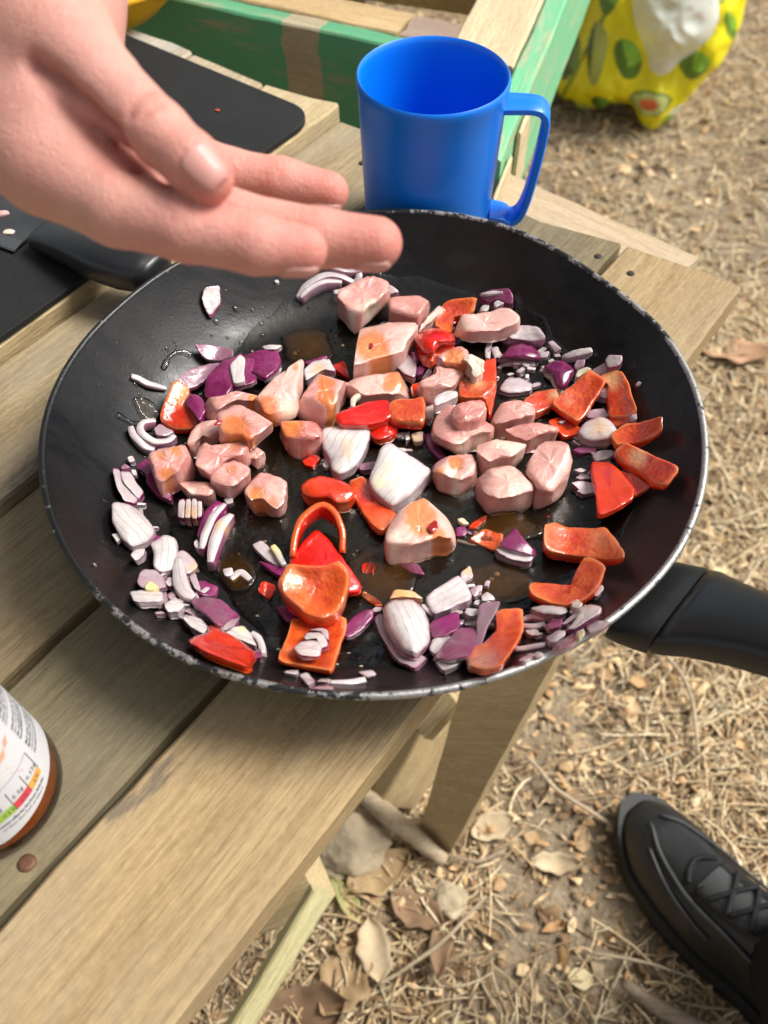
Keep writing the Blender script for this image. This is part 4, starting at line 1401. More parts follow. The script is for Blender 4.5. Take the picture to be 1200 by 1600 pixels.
pepper('j', [(90, 860), (150, 720), (190, 560), (300, 600), (450, 610), (490, 560), (560, 560), (555, 680), (500, 830), (460, 965), (300, 930), (110, 890)], 6, 2, 'flat pepper tray holding small onion layers, below the pepper cup', tints=(.08, .3, 1), bend=2.5, axis=10, pale=[(150, 800, 40, .3)])
pepper('h', [(560, 800), (620, 760), (700, 740), (710, 670), (850, 740), (990, 840), (1040, 890), (1010, 960), (1000, 1010), (880, 970), (700, 890)], 8, 3, 'vivid red pepper bar close to the front left rim', skin=True, tints=(.85, .6, .2), rnd=.5)
pepper('k', [(690, 125), (700, 100), (820, 28), (790, 90), (740, 130)], 3, 1, 'thin red pepper sliver under the amber sauce right of the big wedge', tints=(.6, .6, .8))
pepper('k', [(690, 210), (800, 140), (940, 170), (930, 240), (870, 300), (760, 250)], 4, 0, 'orange pepper piece sunk in amber sauce right of the big wedge', tints=(.0, .2, 1))
pepper('i', [(110, 790), (150, 710), (250, 760), (190, 860)], 4, 0, 'small red pepper chip sunk in sauce left of the pepper cup', tints=(.7, .5, 1))
pepper('b', [(580, 830), (660, 790), (690, 880), (700, 930), (600, 870)], 4, 1, 'dark red pepper chip behind the oblong glazed meat', tints=(.9, .9, 1))
pepper('c', [(345, 590), (430, 530), (490, 560), (430, 640), (360, 625)], 4, 0, 'red pepper chip sunk in oil below the dark red meat lump', tints=(.9, .9, 1))
pepper('j', [(700, 180), (720, 140), (790, 145), (780, 230), (710, 240)], 3, 0, 'red pepper chip sunk in sauce right of the red skin square', tints=(.9, .9, 1))
pepper('d', [(110, 880), (200, 850), (215, 970), (120, 985)], 6, 3, 'brown red pepper bit behind the amber orange square', tints=(.4, .7, 1))
pepper('j', [(690, 400), (720, 365), (830, 430), (850, 470), (790, 470)], 3, 0, 'pale orange pepper splinter in sauce left of the large onion shell', tints=(0, .1, .3), pale=[(740, 400, 50, .5)])


# ------------------------------------------------------------------ red onion
def onion(layers, label, group=None, name='onion_piece'):
    """layers: list of (kind, crop, points, options); one layer is the piece itself, several are parts of it"""
    obs = []
    for kind, o, pts, k in layers:
        k = dict(k)
        T = k.pop('T', 4)
        T = T * (.72 if T < 6 else .8)
        nm = name if len(layers) == 1 else 'layer'
        tt = k.pop('t', (.08, .5, .2))
        if kind == 's' and 'bend' not in k and 'dome' not in k and T > 2.5:
            k['bend'] = -1.3; k['axis'] = (len(label) * 37 + len(o) * 11) % 180
        if kind == 's':
            ob = slabpiece(nm, o, pts, T, k.pop('z', 1), tints=tt, mat=ONION, rough=k.pop('rough', .0003), rnd=k.pop('rnd', .16), **k)
        else:
            ob = strippiece(nm, o, pts, k.pop('w'), T, k.pop('z', 0), tints=tt, mat=ONION, **k)
        obs.append(ob)
    if len(obs) == 1:
        r = obs[0]
    else:
        c = np.mean([np.mean([v.co for v in ob.data.vertices], axis=0) for ob in obs], axis=0)
        r = empty(name, (c[0], c[1], FLOOR))
        for ob in obs:
            ob.parent = r
            ob.data.transform(Matrix.Translation(-Vector(r.location)))
    return tag(r, label, 'red onion', group or 'cut red onion in the pan')


W, PK, PU, DK = (.06, .45, .3), (.42, .5, .5), (.95, .55, .4), (1.0, .9, .8)
GR = (.25, .5, .4)
BITS = 'tiny chopped onion bits in the pan'


def bit(o, pts, label, t=W, T=4, z=0, **k):
    r = onion([('s', o, pts, dict(T=T, z=z, t=t, **k))], label, BITS, 'onion_bit')
    if 'seed' in label:
        r.name = 'pepper_seed'; r['category'] = 'seed'; r['group'] = 'pepper seeds'
    return r


onion([('s', 'a', [(655, -142), (672, -235), (780, -255), (785, -125), (705, -15)], dict(T=4, t=(.12, .7, .9), bend=1.5))], 'single white onion sliver with a purple tip, high on the left pan side')
onion([('r', 'a', [(115, 425), (175, 445), (260, 490), (382, 515)], dict(w=56, T=3, t=(.12, .5, .8), arch=1))], 'lone white and purple onion strip on the left pan side')
onion([('s', 'a', [(610, 185), (720, 195), (870, 230), (870, 280), (780, 320), (690, 300), (650, 260)], dict(T=3, z=3, t=(.72, .5, .8), bend=2))], 'crinkled pinkish red onion skin, topmost of the purple group')
onion([('s', 'a', [(480, 460), (560, 380), (700, 340), (780, 330), (720, 420), (650, 480), (600, 510), (540, 530)], dict(T=4, z=3, t=(.66, .8, .9), bend=2))], 'dull pink onion skin between the crinkled piece and the red pepper')
onion([('s', 'a', [(680, 570), (700, 440), (780, 350), (930, 265), (960, 290), (900, 470), (860, 540), (820, 610), (700, 610)], dict(T=5, z=5, t=(1, 1, .6), bend=-3, axis=-45)),
       ('s', 'a', [(870, 345), (930, 270), (970, 290), (960, 400), (970, 470), (890, 490), (870, 420)], dict(T=4, z=9, t=(.05, .3, .3))),
       ('s', 'a', [(965, 295), (1050, 300), (1010, 410), (1055, 430), (1050, 470), (920, 525), (880, 500), (960, 430)], dict(T=4, z=6, t=(.9, .7, .5)))], 'large deep purple onion wedge with a torn white patch')
onion([('s', 'a', [(1020, 390), (960, 280), (1080, 240), (1200, 220), (1240, 330), (1190, 400), (1120, 450)], dict(T=5, z=4, t=(.95, .8, .4), bend=-2)),
       ('s', 'b', [(50, 920), (150, 820), (195, 850), (80, 950)], dict(T=3, z=3, t=(.05, .2, .2)))], 'purple onion piece with a shiny facet and a white lower edge')
onion([('s', 'b', [(50, 700), (110, 665), (195, 680), (160, 720), (80, 720)], dict(T=4, z=6, t=(.1, .6, .4)))], 'small white onion flap on the purple facet piece')
onion([('s', 'a', [(525, 620), (570, 560), (640, 580), (685, 690), (635, 775), (580, 700)], dict(T=6, z=6, t=(.95, 1, .8), bend=-2))], 'purple onion strip lying against the red pepper with the cream patch')
onion([('r', 'a', [(120, 810), (150, 890), (220, 960), (295, 985)], dict(w=60, T=6, t=(.25, .5, .6), taper=.8)),
       ('r', 'a', [(290, 775), (205, 800), (205, 870), (290, 930), (390, 935), (450, 890)], dict(w=62, T=7, z=1, t=(.1, .7, .7), taper=.8)),
       ('s', 'a', [(290, 830), (330, 780), (440, 850), (380, 890), (310, 880)], dict(T=4, z=2, t=(.5, .5, .5)))], 'nested onion ring segments at the left of the heap')
onion([('s', 'g', [(80, 170), (130, 165), (150, 250), (200, 330), (260, 400), (240, 435), (165, 410), (115, 320)], dict(T=5, t=(.3, .8, .4))),
       ('s', 'g', [(135, 180), (210, 180), (250, 270), (305, 350), (270, 412), (195, 320), (150, 250)], dict(T=6, z=1, t=(.2, .85, .4))),
       ('s', 'g', [(140, 150), (170, 120), (210, 160), (190, 180), (150, 178)], dict(T=4, z=1, t=(.7, .7, .7)))], 'double layered greyish onion slice on the left pan side')
bit('g', [(215, 165), (250, 165), (258, 215), (228, 212)], 'white onion crumb at the tip of the double layered slice', T=3, z=3)
onion([('s', 'g', [(80, 420), (190, 430), (270, 480), (340, 570), (385, 650), (330, 730), (220, 762), (160, 715), (90, 580)], dict(T=6, t=(.02, .45, .3), dome=3, pale=[]))], 'broad white onion petal on the left, ridged and convex')
bit('g', [(75, 650), (120, 640), (142, 690), (110, 716)], 'white onion cube touching the left edge of the broad petal', T=3, z=1)
bit('g', [(270, 475), (300, 448), (308, 525), (285, 520)], 'purple onion scrap behind the broad white petal', t=PK, z=1)
onion([('s', 'g', [(210, 810), (250, 765), (320, 755), (300, 830), (250, 868)], dict(T=5, t=(.08, .4, .3)))], 'small white onion block just below the broad petal')
onion([('s', 'g', [(365, 735), (470, 665), (550, 700), (555, 850), (540, 940), (440, 962), (385, 915), (390, 800)], dict(T=7, t=(.03, .4, .4), dome=2))], 'blocky white onion piece right of the broad petal')
onion([('s', 'g', [(370, 690), (400, 655), (450, 670), (390, 715)], dict(T=3, z=1, t=(.95, .9, .9)))], 'dark red onion skin scrap between the two big white pieces')
onion([('s', 'g', [(260, 150), (320, 100), (360, 100), (350, 200), (430, 320), (510, 340), (510, 412), (420, 372), (330, 275), (330, 210)], dict(T=5, t=DK, bend=-1.5))], 'dark purple onion petal under the squarish meat cube')
onion([('s', 'g', [(570, 400), (618, 390), (615, 558), (565, 545)], dict(T=7, t=(.3, .9, .5))), ('s', 'g', [(622, 390), (663, 386), (662, 562), (620, 558)], dict(T=7, t=(.22, .9, .5), sauce=[(640, 480, 50, .6)])),
       ('s', 'g', [(668, 386), (708, 394), (712, 562), (668, 562)], dict(T=7, t=(.2, .9, .5), sauce=[(690, 490, 50, .6)])), ('s', 'g', [(713, 400), (750, 410), (745, 540), (716, 558)], dict(T=7, t=(.12, .8, .5)))], 'striped block of four standing onion layers')
onion([('r', 'g', [(885, 430), (800, 530), (735, 690)], dict(w=75, T=9, t=(.9, .7, 1), taper=.6)), ('r', 'g', [(925, 455), (835, 560), (780, 690), (750, 790)], dict(w=70, T=11, t=(.15, .8, .9), taper=.6)),
       ('r', 'g', [(975, 530), (905, 610), (855, 730), (815, 890)], dict(w=100, T=11, t=(.06, .5, .8), taper=.5, sauce=[(880, 610, 45, .7)])), ('s', 'g', [(690, 720), (710, 690), (740, 740), (735, 800), (700, 770)], dict(T=5, z=2, t=(.2, .4, .4)))], 'fanned onion wedge with purple edged layers fused at the root')
onion([('s', 'g', [(510, 870), (545, 810), (600, 770), (680, 850), (705, 905), (640, 965), (570, 930)], dict(T=5, z=1, t=GR, sauce=[(690, 900, 40, .6)]))], 'greyish translucent onion curl behind the white claw')
onion([('r', 'g', [(575, 850), (585, 980), (615, 1080), (690, 1140)], dict(w=115, T=8, z=3, t=(.08, .4, .5), taper=.45))], 'long white claw shaped onion sliver at the left front')
onion([('s', 'h', [(168, 350), (200, 250), (300, 240), (370, 330), (385, 395), (300, 405), (200, 392)], dict(T=5, t=(.4, .6, .5)))], 'greyish purple onion slice behind the small white bar')
onion([('s', 'h', [(120, 405), (345, 400), (352, 515), (150, 508)], dict(T=6, z=1, t=(.02, .3, .3), tilt=(1, 1)))], 'straight white onion bar nearest the left rim')
onion([('s', 'h', [(220, 370), (270, 325), (330, 390), (300, 408), (230, 398)], dict(T=4, z=5, t=(0, 0, 0), pale=[(275, 370, 130)]))], 'pale yellow onion heart above the straight white bar')
onion([('s', 'h', [(370, 540), (440, 445), (522, 520), (480, 592), (400, 598)], dict(T=7, z=1, t=(.03, .3, .3)))], 'cubed white onion corner right of the straight white bar')
bit('h', [(348, 430), (385, 410), (392, 480), (370, 562)], 'thin purple onion edge beside the straight white bar', t=(.6, .7, .6), z=2)
onion([('s', 'h', [(370, 345), (400, 298), (452, 310), (447, 372), (400, 388)], dict(T=5, z=1, t=GR))], 'small dull onion square left of the white claw')
onion([('s', 'h', [(395, 430), (440, 390), (470, 400), (460, 460), (410, 480)], dict(T=4, z=0, t=PK))], 'pink onion bit under the white claw')
onion([('s', 'h', [(555, 300), (600, 270), (620, 330), (640, 430), (590, 400)], dict(T=5, z=2, t=(.4, .6, .6)))], 'lilac onion bit right of the white claw')
onion([('s', 'h', [(600, 365), (650, 320), (770, 380), (750, 455), (630, 445)], dict(T=4, z=1, t=(.9, .8, .8)))], 'wet deep purple onion piece at the foot of the fanned wedge')
onion([('s', 'h', [(580, 478), (680, 448), (800, 480), (920, 600), (850, 620), (790, 690), (700, 600), (610, 520)], dict(T=5, z=4, t=(.82, .3, .2), bend=-3, axis=45)),
       ('s', 'h', [(785, 690), (850, 618), (920, 604), (905, 680), (830, 725)], dict(T=6, z=1, t=(.5, .8, .8)))], 'bright violet onion petal above the vivid red pepper bar')
onion([('s', 'h', [(508, 605), (580, 590), (650, 630), (692, 700), (650, 748), (570, 695)], dict(T=6, z=1, t=(.1, .4, .4)))], 'pale grey white onion piece touching the vivid red pepper bar')
onion([('s', 'h', [(515, 560), (560, 530), (640, 560), (720, 610), (700, 650), (600, 600)], dict(T=4, z=0, t=(.5, .7, .7)))], 'shadowed purple onion strip under the violet petal')
onion([('s', 'h', [(825, 735), (900, 680), (960, 668), (1020, 760), (1060, 850), (960, 800)], dict(T=7, z=1, t=(.05, .4, .4), pale=[(945, 690, 30, .7)])), ('s', 'h', [(1030, 855), (1095, 838), (1092, 920), (1040, 935)], dict(T=6, z=0, t=(.85, .8, .6)))], 'white onion wedge with a violet foot behind the vivid red bar')
onion([('r', 'h', [(1030, 725), (1085, 780), (1112, 880)], dict(w=62, T=5, t=(.04, .3, .3)))], 'white onion crescent right of the vivid red pepper bar')
bit('h', [(803, 240), (880, 220), (890, 290), (830, 312)], 'white onion cube below the fanned wedge root', T=4)
onion([('r', 'h', [(870, 320), (940, 270), (1015, 325)], dict(w=60, T=4, t=(.08, .3, .3)))], 'small white onion arch beside the cube below the fanned wedge')
onion([('s', 'i', [(75, 450), (140, 408), (200, 480), (265, 560), (270, 620), (180, 570)], dict(T=4, z=1, t=(.2, .4, .4))), ('s', 'i', [(120, 560), (250, 600), (350, 610), (355, 650), (300, 695), (200, 640)], dict(T=4, z=1, t=(.98, .9, .8)))], 'half sunk onion piece, glassy above and deep purple below')
onion([('r', 'i', [(225, 450), (265, 520), (305, 595)], dict(w=50, T=4, z=5, t=(.0, .0, .0), pale=[(225, 450, 85)], taper=.8))], 'pale yellow green onion shoot left of the pepper stack', name='onion_shoot')
onion([('s', 'i', [(245, 912), (330, 888), (412, 980), (350, 1032), (310, 1012)], dict(T=4, z=1, t=DK))], 'deep purple onion diamond beside the pepper cup')
onion([('s', 'j', [(200, 790), (250, 735), (360, 725), (390, 780), (382, 858), (240, 862)], dict(T=5, z=8, t=(.08, .8, .4))), ('s', 'j', [(268, 702), (290, 668), (390, 668), (432, 730), (442, 780), (395, 805), (368, 720), (280, 728)], dict(T=5, z=7, t=(.2, .9, .4))),
       ('s', 'j', [(290, 645), (400, 633), (445, 660), (452, 745), (428, 720), (398, 660)], dict(T=5, z=6, t=(.3, .9, .5)))], 'three stepped pale onion layers in the flat pepper tray')
onion([('s', 'j', [(555, 650), (620, 570), (700, 515), (772, 498), (775, 560), (700, 655), (600, 722), (560, 692)], dict(T=5, z=1, t=(.9, .8, .6), bend=-2, axis=45))], 'shiny violet onion sliver afloat left of the large onion shell')
bit('j', [(770, 510), (800, 475), (850, 480), (845, 515), (790, 528)], 'glassy onion tail at the end of the shiny violet sliver', t=GR, T=3, z=1)
onion([('s', 'j', [(798, 575), (860, 530), (900, 680), (1000, 840), (1182, 850), (1092, 952), (960, 880), (850, 710)], dict(T=5, z=0, t=(.28, .6, .5))),
       ('s', 'j', [(868, 545), (880, 470), (940, 428), (1080, 428), (1150, 500), (1192, 600), (1192, 760), (1100, 862), (1000, 830), (930, 740), (880, 640)], dict(T=6, z=4, t=(.03, .75, .6), dome=6, rnd=.6)),
       ('s', 'j', [(915, 445), (950, 350), (1080, 365), (1150, 440), (1080, 430), (940, 432)], dict(T=6, z=3, t=(.2, .3, .3), sauce=[(1020, 390, 170)]))], 'large domed white onion shell with an amber stained top, centre front')
onion([('s', 'k', [(365, 675), (450, 590), (600, 488), (650, 540), (702, 680), (560, 745), (420, 802)], dict(T=8, z=1, t=(.08, .5, .5), bend=2, axis=60))], 'pale onion block leaning right of the large domed shell')
onion([('s', 'k', [(330, 700), (370, 690), (425, 770), (410, 805), (370, 770)], dict(T=5, z=1, t=(.1, .4, .4)))], 'slim white onion edge tucked behind the domed shell')
onion([('s', 'k', [(400, 835), (600, 755), (610, 880), (500, 952), (410, 955)], dict(T=4, z=3, t=(.85, .7, .8), sauce=[]))], 'dark red onion skin square right of the domed shell')
onion([('s', 'k', [(430, 1115), (500, 1020), (600, 890), (700, 875), (732, 900), (725, 1020), (690, 1085), (560, 1125)], dict(T=5, z=4, t=(.82, .4, .2), bend=-3, axis=135)), ('s', 'k', [(432, 1125), (560, 1125), (690, 1085), (600, 1165), (500, 1215)], dict(T=5, z=1, t=(.04, .3, .3))), ('s', 'k', [(388, 1050), (420, 960), (550, 930), (480, 1030), (440, 1088)], dict(T=5, z=1, t=(.05, .4, .3)))], 'rolled violet onion petal with white ends at the front')
onion([('s', 'k', [(735, 1000), (745, 830), (770, 700), (915, 685), (880, 760), (820, 880), (780, 1025)], dict(T=5, z=6, t=(.6, .5, .4), tilt=(2, -3)))], 'tall pink streaked onion sliver leaning on the hooked pepper')
onion([('s', 'k', [(655, 790), (670, 730), (752, 740), (752, 810), (690, 818)], dict(T=6, z=2, t=(.04, .3, .3)))], 'white onion cube left of the tall pink sliver')
bit('k', [(640, 840), (670, 815), (740, 830), (730, 880), (660, 870)], 'white onion bit under the cube by the tall pink sliver', z=0)
bit('k', [(595, 850), (620, 800), (650, 810), (630, 870)], 'lilac onion scrap next to the dark red skin square', t=PK, z=1)
onion([('r', 'k', [(720, 860), (830, 855), (940, 875)], dict(w=38, T=4, t=(.15, .4, .4)))], 'thin white onion rod behind the hooked pepper')
onion([('s', 'k', [(915, 262), (1035, 125), (1080, 200), (1188, 320), (1155, 352), (1050, 312)], dict(T=5, z=4, t=(.85, .6, .3), bend=-2, axis=45)), ('s', 'k', [(900, 272), (1050, 312), (1165, 352), (1142, 412), (1000, 382), (905, 320)], dict(T=7, z=0, t=(.12, .6, .4)))], 'white onion chunk with a bright violet back, alone in the oil')
bit('k', [(605, 52), (640, 48), (688, 98), (655, 112), (612, 78)], 'cream pepper seed right of the big meat wedge', t=(0, 0, 0), T=3, z=2, pale=[(645, 80, 60, .5)])
onion([('s', 'k', [(160, 400), (280, 378), (352, 482), (230, 462)], dict(T=3, z=0, t=(.85, .8, .7)))], 'violet onion slip half under the big meat wedge')
onion([('s', 'k', [(590, 130), (650, 110), (680, 150), (650, 190), (595, 195)], dict(T=3, z=1, t=DK))], 'dark purple onion tip at the right corner of the big meat wedge')
onion([('r', 'k', [(670, 150), (720, 165), (765, 190)], dict(w=50, T=3, t=(.4, .5, .5)))], 'pinkish onion strip in the sauce right of the big meat wedge')
onion([('r', 'k', [(595, 215), (670, 235), (760, 245)], dict(w=30, T=2.5, t=(.15, .3, .3)))], 'needle thin white onion strip right of the big meat wedge')
onion([('s', 'k', [(630, 460), (690, 405), (715, 500), (660, 545), (625, 500)], dict(T=4, z=1, t=(.2, .4, .4), sauce=[(670, 430, 40, .7)]))], 'small glassy onion tip above the pale leaning block')
bit('k', [(690, 590), (740, 550), (772, 620), (725, 660)], 'lilac onion scrap right of the pale leaning block', t=PK, z=1)
bit('k', [(775, 640), (820, 605), (860, 640), (880, 680), (780, 685)], 'glassy onion scrap above the tall pink sliver', t=GR, z=2)
onion([('r', 'e', [(225, 390), (280, 490), (345, 560)], dict(w=85, T=5, t=(.9, .9, .9)))], 'dark purple onion strip left of the fat banded meat')
onion([('s', 'e', [(280, 145), (300, 100), (400, 48), (442, 68), (448, 122), (370, 165), (288, 198)], dict(T=7, z=12, t=(0, .1, .1)))], 'pure white onion block on top of the meat in the middle')
bit('e', [(60, 370), (90, 358), (108, 420), (70, 445)], 'cream seed below the amber orange pepper square', t=(0, 0, 0), T=3, pale=[(80, 400, 60, .5)])
onion([('s', 'e', [(108, 380), (192, 360), (198, 440), (130, 455)], dict(T=4, z=1, t=(.1, .2, .2), sauce=[(150, 410, 60, .7)]))], 'orange stained onion bit below the amber orange pepper square')
onion([('s', 'e', [(215, 190), (275, 150), (290, 210), (250, 300), (215, 280)], dict(T=6, z=2, t=(.12, .3, .3), sauce=[(250, 220, 40, .5)]))], 'pale onion bit left of the fat banded meat')
onion([('s', 'c', [(500, 410), (520, 350), (650, 328), (810, 318), (842, 380), (802, 545), (740, 645), (632, 705), (572, 665), (560, 590), (512, 505)], dict(T=8, z=2, t=(.02, .4, .4), sauce=[(685, 450, 42, .6), (680, 520, 42, .6)], dome=2))], 'bright white onion square with one amber streak, at the centre')
onion([('s', 'c', [(840, 350), (870, 400), (840, 480), (815, 500)], dict(T=5, z=2, t=(.8, .8, .8)))], 'purple onion edge behind the bright white square')
onion([('s', 'c', [(500, 630), (520, 545), (560, 605), (545, 655)], dict(T=4, z=0, t=(.15, .3, .3)))], 'pale onion slip left below the bright white square')
onion([('s', 'c', [(858, 755), (930, 560), (950, 500), (1010, 455), (1060, 500), (1200, 600), (1302, 680), (1222, 792), (1150, 875), (1030, 955), (960, 905), (880, 825)], dict(T=10, z=3, t=(.02, .4, .5), pale=[(1010, 650, 60, .55), (930, 740, 50, .55), (1050, 740, 45, .45)], dome=2, tilt=(-2, -3)))], 'largest white onion square with two cream streaks, beside the big meat wedge')
onion([('s', 'c', [(760, 618), (900, 578), (892, 655), (790, 664)], dict(T=4, z=1, t=(.7, .6, .6)))], 'lilac onion flap left of the largest white square')
bit('c', [(1040, 490), (1110, 478), (1125, 520), (1060, 520)], 'white onion bit behind the largest white square', z=1)
bit('c', [(1115, 370), (1140, 360), (1160, 430), (1125, 445)], 'white onion sliver right of the small wet red pepper square')
onion([('r', 'b', [(312, 325), (390, 235), (500, 170), (620, 165), (725, 210)], dict(w=68, T=6, t=(.2, .7, .8), taper=.6)), ('r', 'b', [(338, 330), (420, 262), (520, 220), (640, 218)], dict(w=60, T=8, t=(.1, .6, .9), taper=.6))], 'pair of curved white onion slivers below the fingertips')
onion([('r', 'b', [(560, 90), (650, 120), (760, 122), (850, 98)], dict(w=55, T=5, t=(.15, .7, .7), taper=.6))], 'onion arc partly hidden by the middle fingertip')
onion([('r', 'b', [(770, 120), (770, 170), (745, 215)], dict(w=52, T=5, t=(.06, .3, .3)))], 'short white onion stub between the arc and the topmost meat cube')
onion([('s', 'b', [(580, 275), (660, 250), (690, 270), (620, 318), (588, 318)], dict(T=6, z=1, t=(.08, .4, .4)))], 'white onion bit at the left corner of the topmost meat cube')
onion([('s', 'b', [(950, 200), (985, 205), (1078, 280), (1000, 305)], dict(T=4, z=1, t=(.3, .6, .6)))], 'striped pale onion slip behind the topmost meat cube')
onion([('s', 'b', [(360, 870), (430, 800), (540, 778), (595, 880), (500, 870), (380, 968)], dict(T=6, z=4, t=(.1, .6, .5), sauce=[(470, 850, 45, .7)]))], 'white onion flap behind the upright meat wedge')
onion([('r', 'b', [(370, 810), (450, 790), (530, 760)], dict(w=40, T=3, z=6, t=(1, 1, 1)))], 'thin dark purple onion edge above the upright meat wedge')
onion([('s', 'd', [(620, 205), (700, 170), (832, 152), (862, 220), (855, 300), (760, 245), (700, 290), (640, 245)], dict(T=6, z=3, t=(.85, .8, .6))), ('s', 'd', [(625, 200), (720, 165), (805, 178), (700, 215)], dict(T=4, z=7, t=(.05, .3, .3)))], 'purple onion cap with a white top at the far edge of the heap')
onion([('s', 'd', [(610, 345), (640, 278), (690, 278), (682, 345)], dict(T=5, z=3, t=(.08, .4, .4)))], 'white onion bit above the curved meat strip')
bit('d', [(725, 272), (750, 238), (802, 270), (742, 312)], 'white onion peak behind the curved meat strip', z=6)
onion([('s', 'd', [(850, 550), (870, 470), (930, 425), (1062, 450), (1112, 550), (1020, 582)], dict(T=7, z=1, t=(.1, .6, .6), bend=2))], 'white onion piece with a violet edge right of the curved meat strip')
onion([('s', 'd', [(790, 520), (850, 500), (900, 540), (860, 580), (800, 570)], dict(T=5, z=0, t=(.6, .6, .6)))], 'lilac onion piece under the right end of the curved meat strip')
onion([('s', 'd', [(770, 710), (850, 590), (930, 560), (1020, 590), (1078, 675), (1052, 722), (900, 712)], dict(T=7, z=1, t=(.95, .7, .3), dome=4, rnd=.6))], 'domed violet onion cap right of the heap, glossy')
onion([('s', 'd', [(1060, 645), (1140, 620), (1122, 682), (1070, 690)], dict(T=4, z=0, t=GR))], 'glassy onion bit right of the domed violet cap')
onion([('s', 'd', [(1135, 560), (1170, 540), (1232, 610), (1190, 645)], dict(T=4, z=0, t=GR))], 'grey onion flake at the back right of the pan floor')
onion([('r', 'd', [(700, 550), (685, 620), (680, 680)], dict(w=45, T=5, t=(.06, .3, .3)))], 'upright white onion sliver left of the domed violet cap')
onion([('s', 'd', [(710, 605), (760, 585), (785, 660), (735, 695)], dict(T=4, z=0, t=GR))], 'glassy onion square left of the domed violet cap')
onion([('s', 'd', [(770, 930), (830, 820), (920, 820), (1012, 882), (1002, 942), (850, 965)], dict(T=6, z=0, t=(.15, .5, .5), dome=1))], 'translucent onion piece alone below the domed violet cap')
bit('d', [(890, 785), (982, 718), (985, 750), (920, 805)], 'white onion slip just below the domed violet cap')
onion([('s', 'd', [(0, 760), (85, 640), (150, 740), (130, 850), (60, 815)], dict(T=6, z=2, t=(.3, .6, .6))), ('s', 'd', [(90, 620), (170, 640), (180, 680), (130, 720)], dict(T=4, z=4, t=(.85, .6, .6)))], 'white and violet onion piece right of the sauced slab')
onion([('s', 'd', [(150, 745), (235, 700), (185, 805), (150, 835)], dict(T=5, z=1, t=(.8, .7, .7)))], 'violet onion chip left of the pointed rose meat')
onion([('s', 'd', [(185, 845), (250, 738), (272, 800), (220, 852)], dict(T=5, z=1, t=GR))], 'glassy lilac onion chip left of the pointed rose meat')
onion([('s', 'f', [(145, 272), (200, 225), (290, 218), (372, 290), (340, 372), (290, 452), (240, 430), (200, 320)], dict(T=6, z=3, t=(.93, .5, .3), dome=3, rnd=.6))], 'domed purple onion cup left of the ribbed amber pepper')
onion([('s', 'f', [(285, 195), (360, 140), (490, 115), (505, 160), (400, 192), (310, 215)], dict(T=5, z=1, t=(.06, .4, .4)))], 'long white onion slip furthest back on the right')
onion([('s', 'f', [(370, 260), (390, 205), (452, 200), (442, 262), (385, 310)], dict(T=5, z=1, t=(.5, .6, .6)))], 'lilac onion bit under the long white slip')
onion([('s', 'f', [(385, 340), (400, 290), (460, 258), (492, 282), (440, 322), (400, 355)], dict(T=5, z=5, t=(.0, .2, .2), pale=[(430, 300, 100, .4)]))], 'cream white onion strip along the top edge of the ribbed amber pepper')
onion([('s', 'f', [(505, 300), (600, 228), (622, 310), (545, 342)], dict(T=5, z=2, t=(.5, .6, .5))), ('s', 'f', [(608, 232), (630, 175), (722, 168), (728, 230), (700, 290), (622, 302)], dict(T=8, z=2, t=(.2, .8, .5)))], 'upright glassy onion block with a violet side, at the back right')
onion([('s', 'f', [(545, 490), (572, 398), (628, 420), (610, 522)], dict(T=5, z=1, t=GR))], 'grey onion slip between the ribbed pepper and the tall bubbly piece')
onion([('s', 'f', [(468, 655), (500, 590), (600, 570), (632, 635), (560, 662)], dict(T=4, z=1, t=(.4, .6, .6)))], 'wet lilac onion scrap above the amber stained onion')
onion([('s', 'f', [(410, 772), (440, 700), (560, 640), (640, 680), (692, 762), (640, 835), (500, 852), (440, 825)], dict(T=8, z=2, t=(.12, .4, .4), sauce=[(560, 710, 70, .6), (640, 800, 40, .5)], dome=2))], 'rounded onion chunk with an amber stain in the right group')
bit('f', [(680, 780), (730, 750), (775, 770), (720, 835)], 'deep purple onion scrap on the pepper flag', t=DK, z=6, T=3)
onion([('s', 'f', [(360, 890), (420, 860), (540, 868), (520, 912), (420, 922)], dict(T=4, z=0, t=(.8, .8, .8)))], 'wet violet onion flake below the amber stained chunk')
onion([('s', 'f', [(508, 932), (560, 890), (652, 880), (682, 922), (600, 972), (530, 982)], dict(T=5, z=0, t=(.18, .4, .4)))], 'pearl grey onion bit above the smooth orange red triangle')
for pts, lab, tt in (([(368, 1032), (420, 1012), (472, 1040), (420, 1062)], 'glassy onion flake right of the tall rose chunk', GR), ([(378, 1095), (480, 1068), (502, 1110), (420, 1122)], 'pink onion flake right of the tall rose chunk', PK)):
    bit('f', pts, lab, t=tt, T=4)
onion([('s', 'f', [(350, 1132), (450, 1115), (532, 1150), (520, 1225), (430, 1245), (400, 1180)], dict(T=6, z=0, t=(.2, .6, .5), bend=1))], 'curled grey onion piece left of the smooth orange red triangle')
bit('f', [(780, 640), (840, 600), (846, 650), (800, 688)], 'lilac onion tip right of the tall bubbly pepper', t=PK, z=3)
bit('f', [(825, 400), (855, 365), (875, 380), (842, 412)], 'grey onion fleck on the right pan side', t=GR, T=2)
onion([('s', 'l', [(285, 740), (380, 700), (540, 730), (555, 775), (500, 808), (390, 802)], dict(T=7, z=3, t=(.08, .5, .5), dome=1))], 'boat shaped white onion sliver below the V shaped pepper')
onion([('r', 'l', [(212, 815), (300, 800), (405, 815)], dict(w=52, T=5, z=1, t=(.15, .4, .4)))], 'dull onion stick under the boat shaped sliver')
onion([('r', 'l', [(205, 870), (300, 872), (405, 855)], dict(w=48, T=5, t=(.2, .5, .5)))], 'lower dull onion stick touching the hooked pepper')
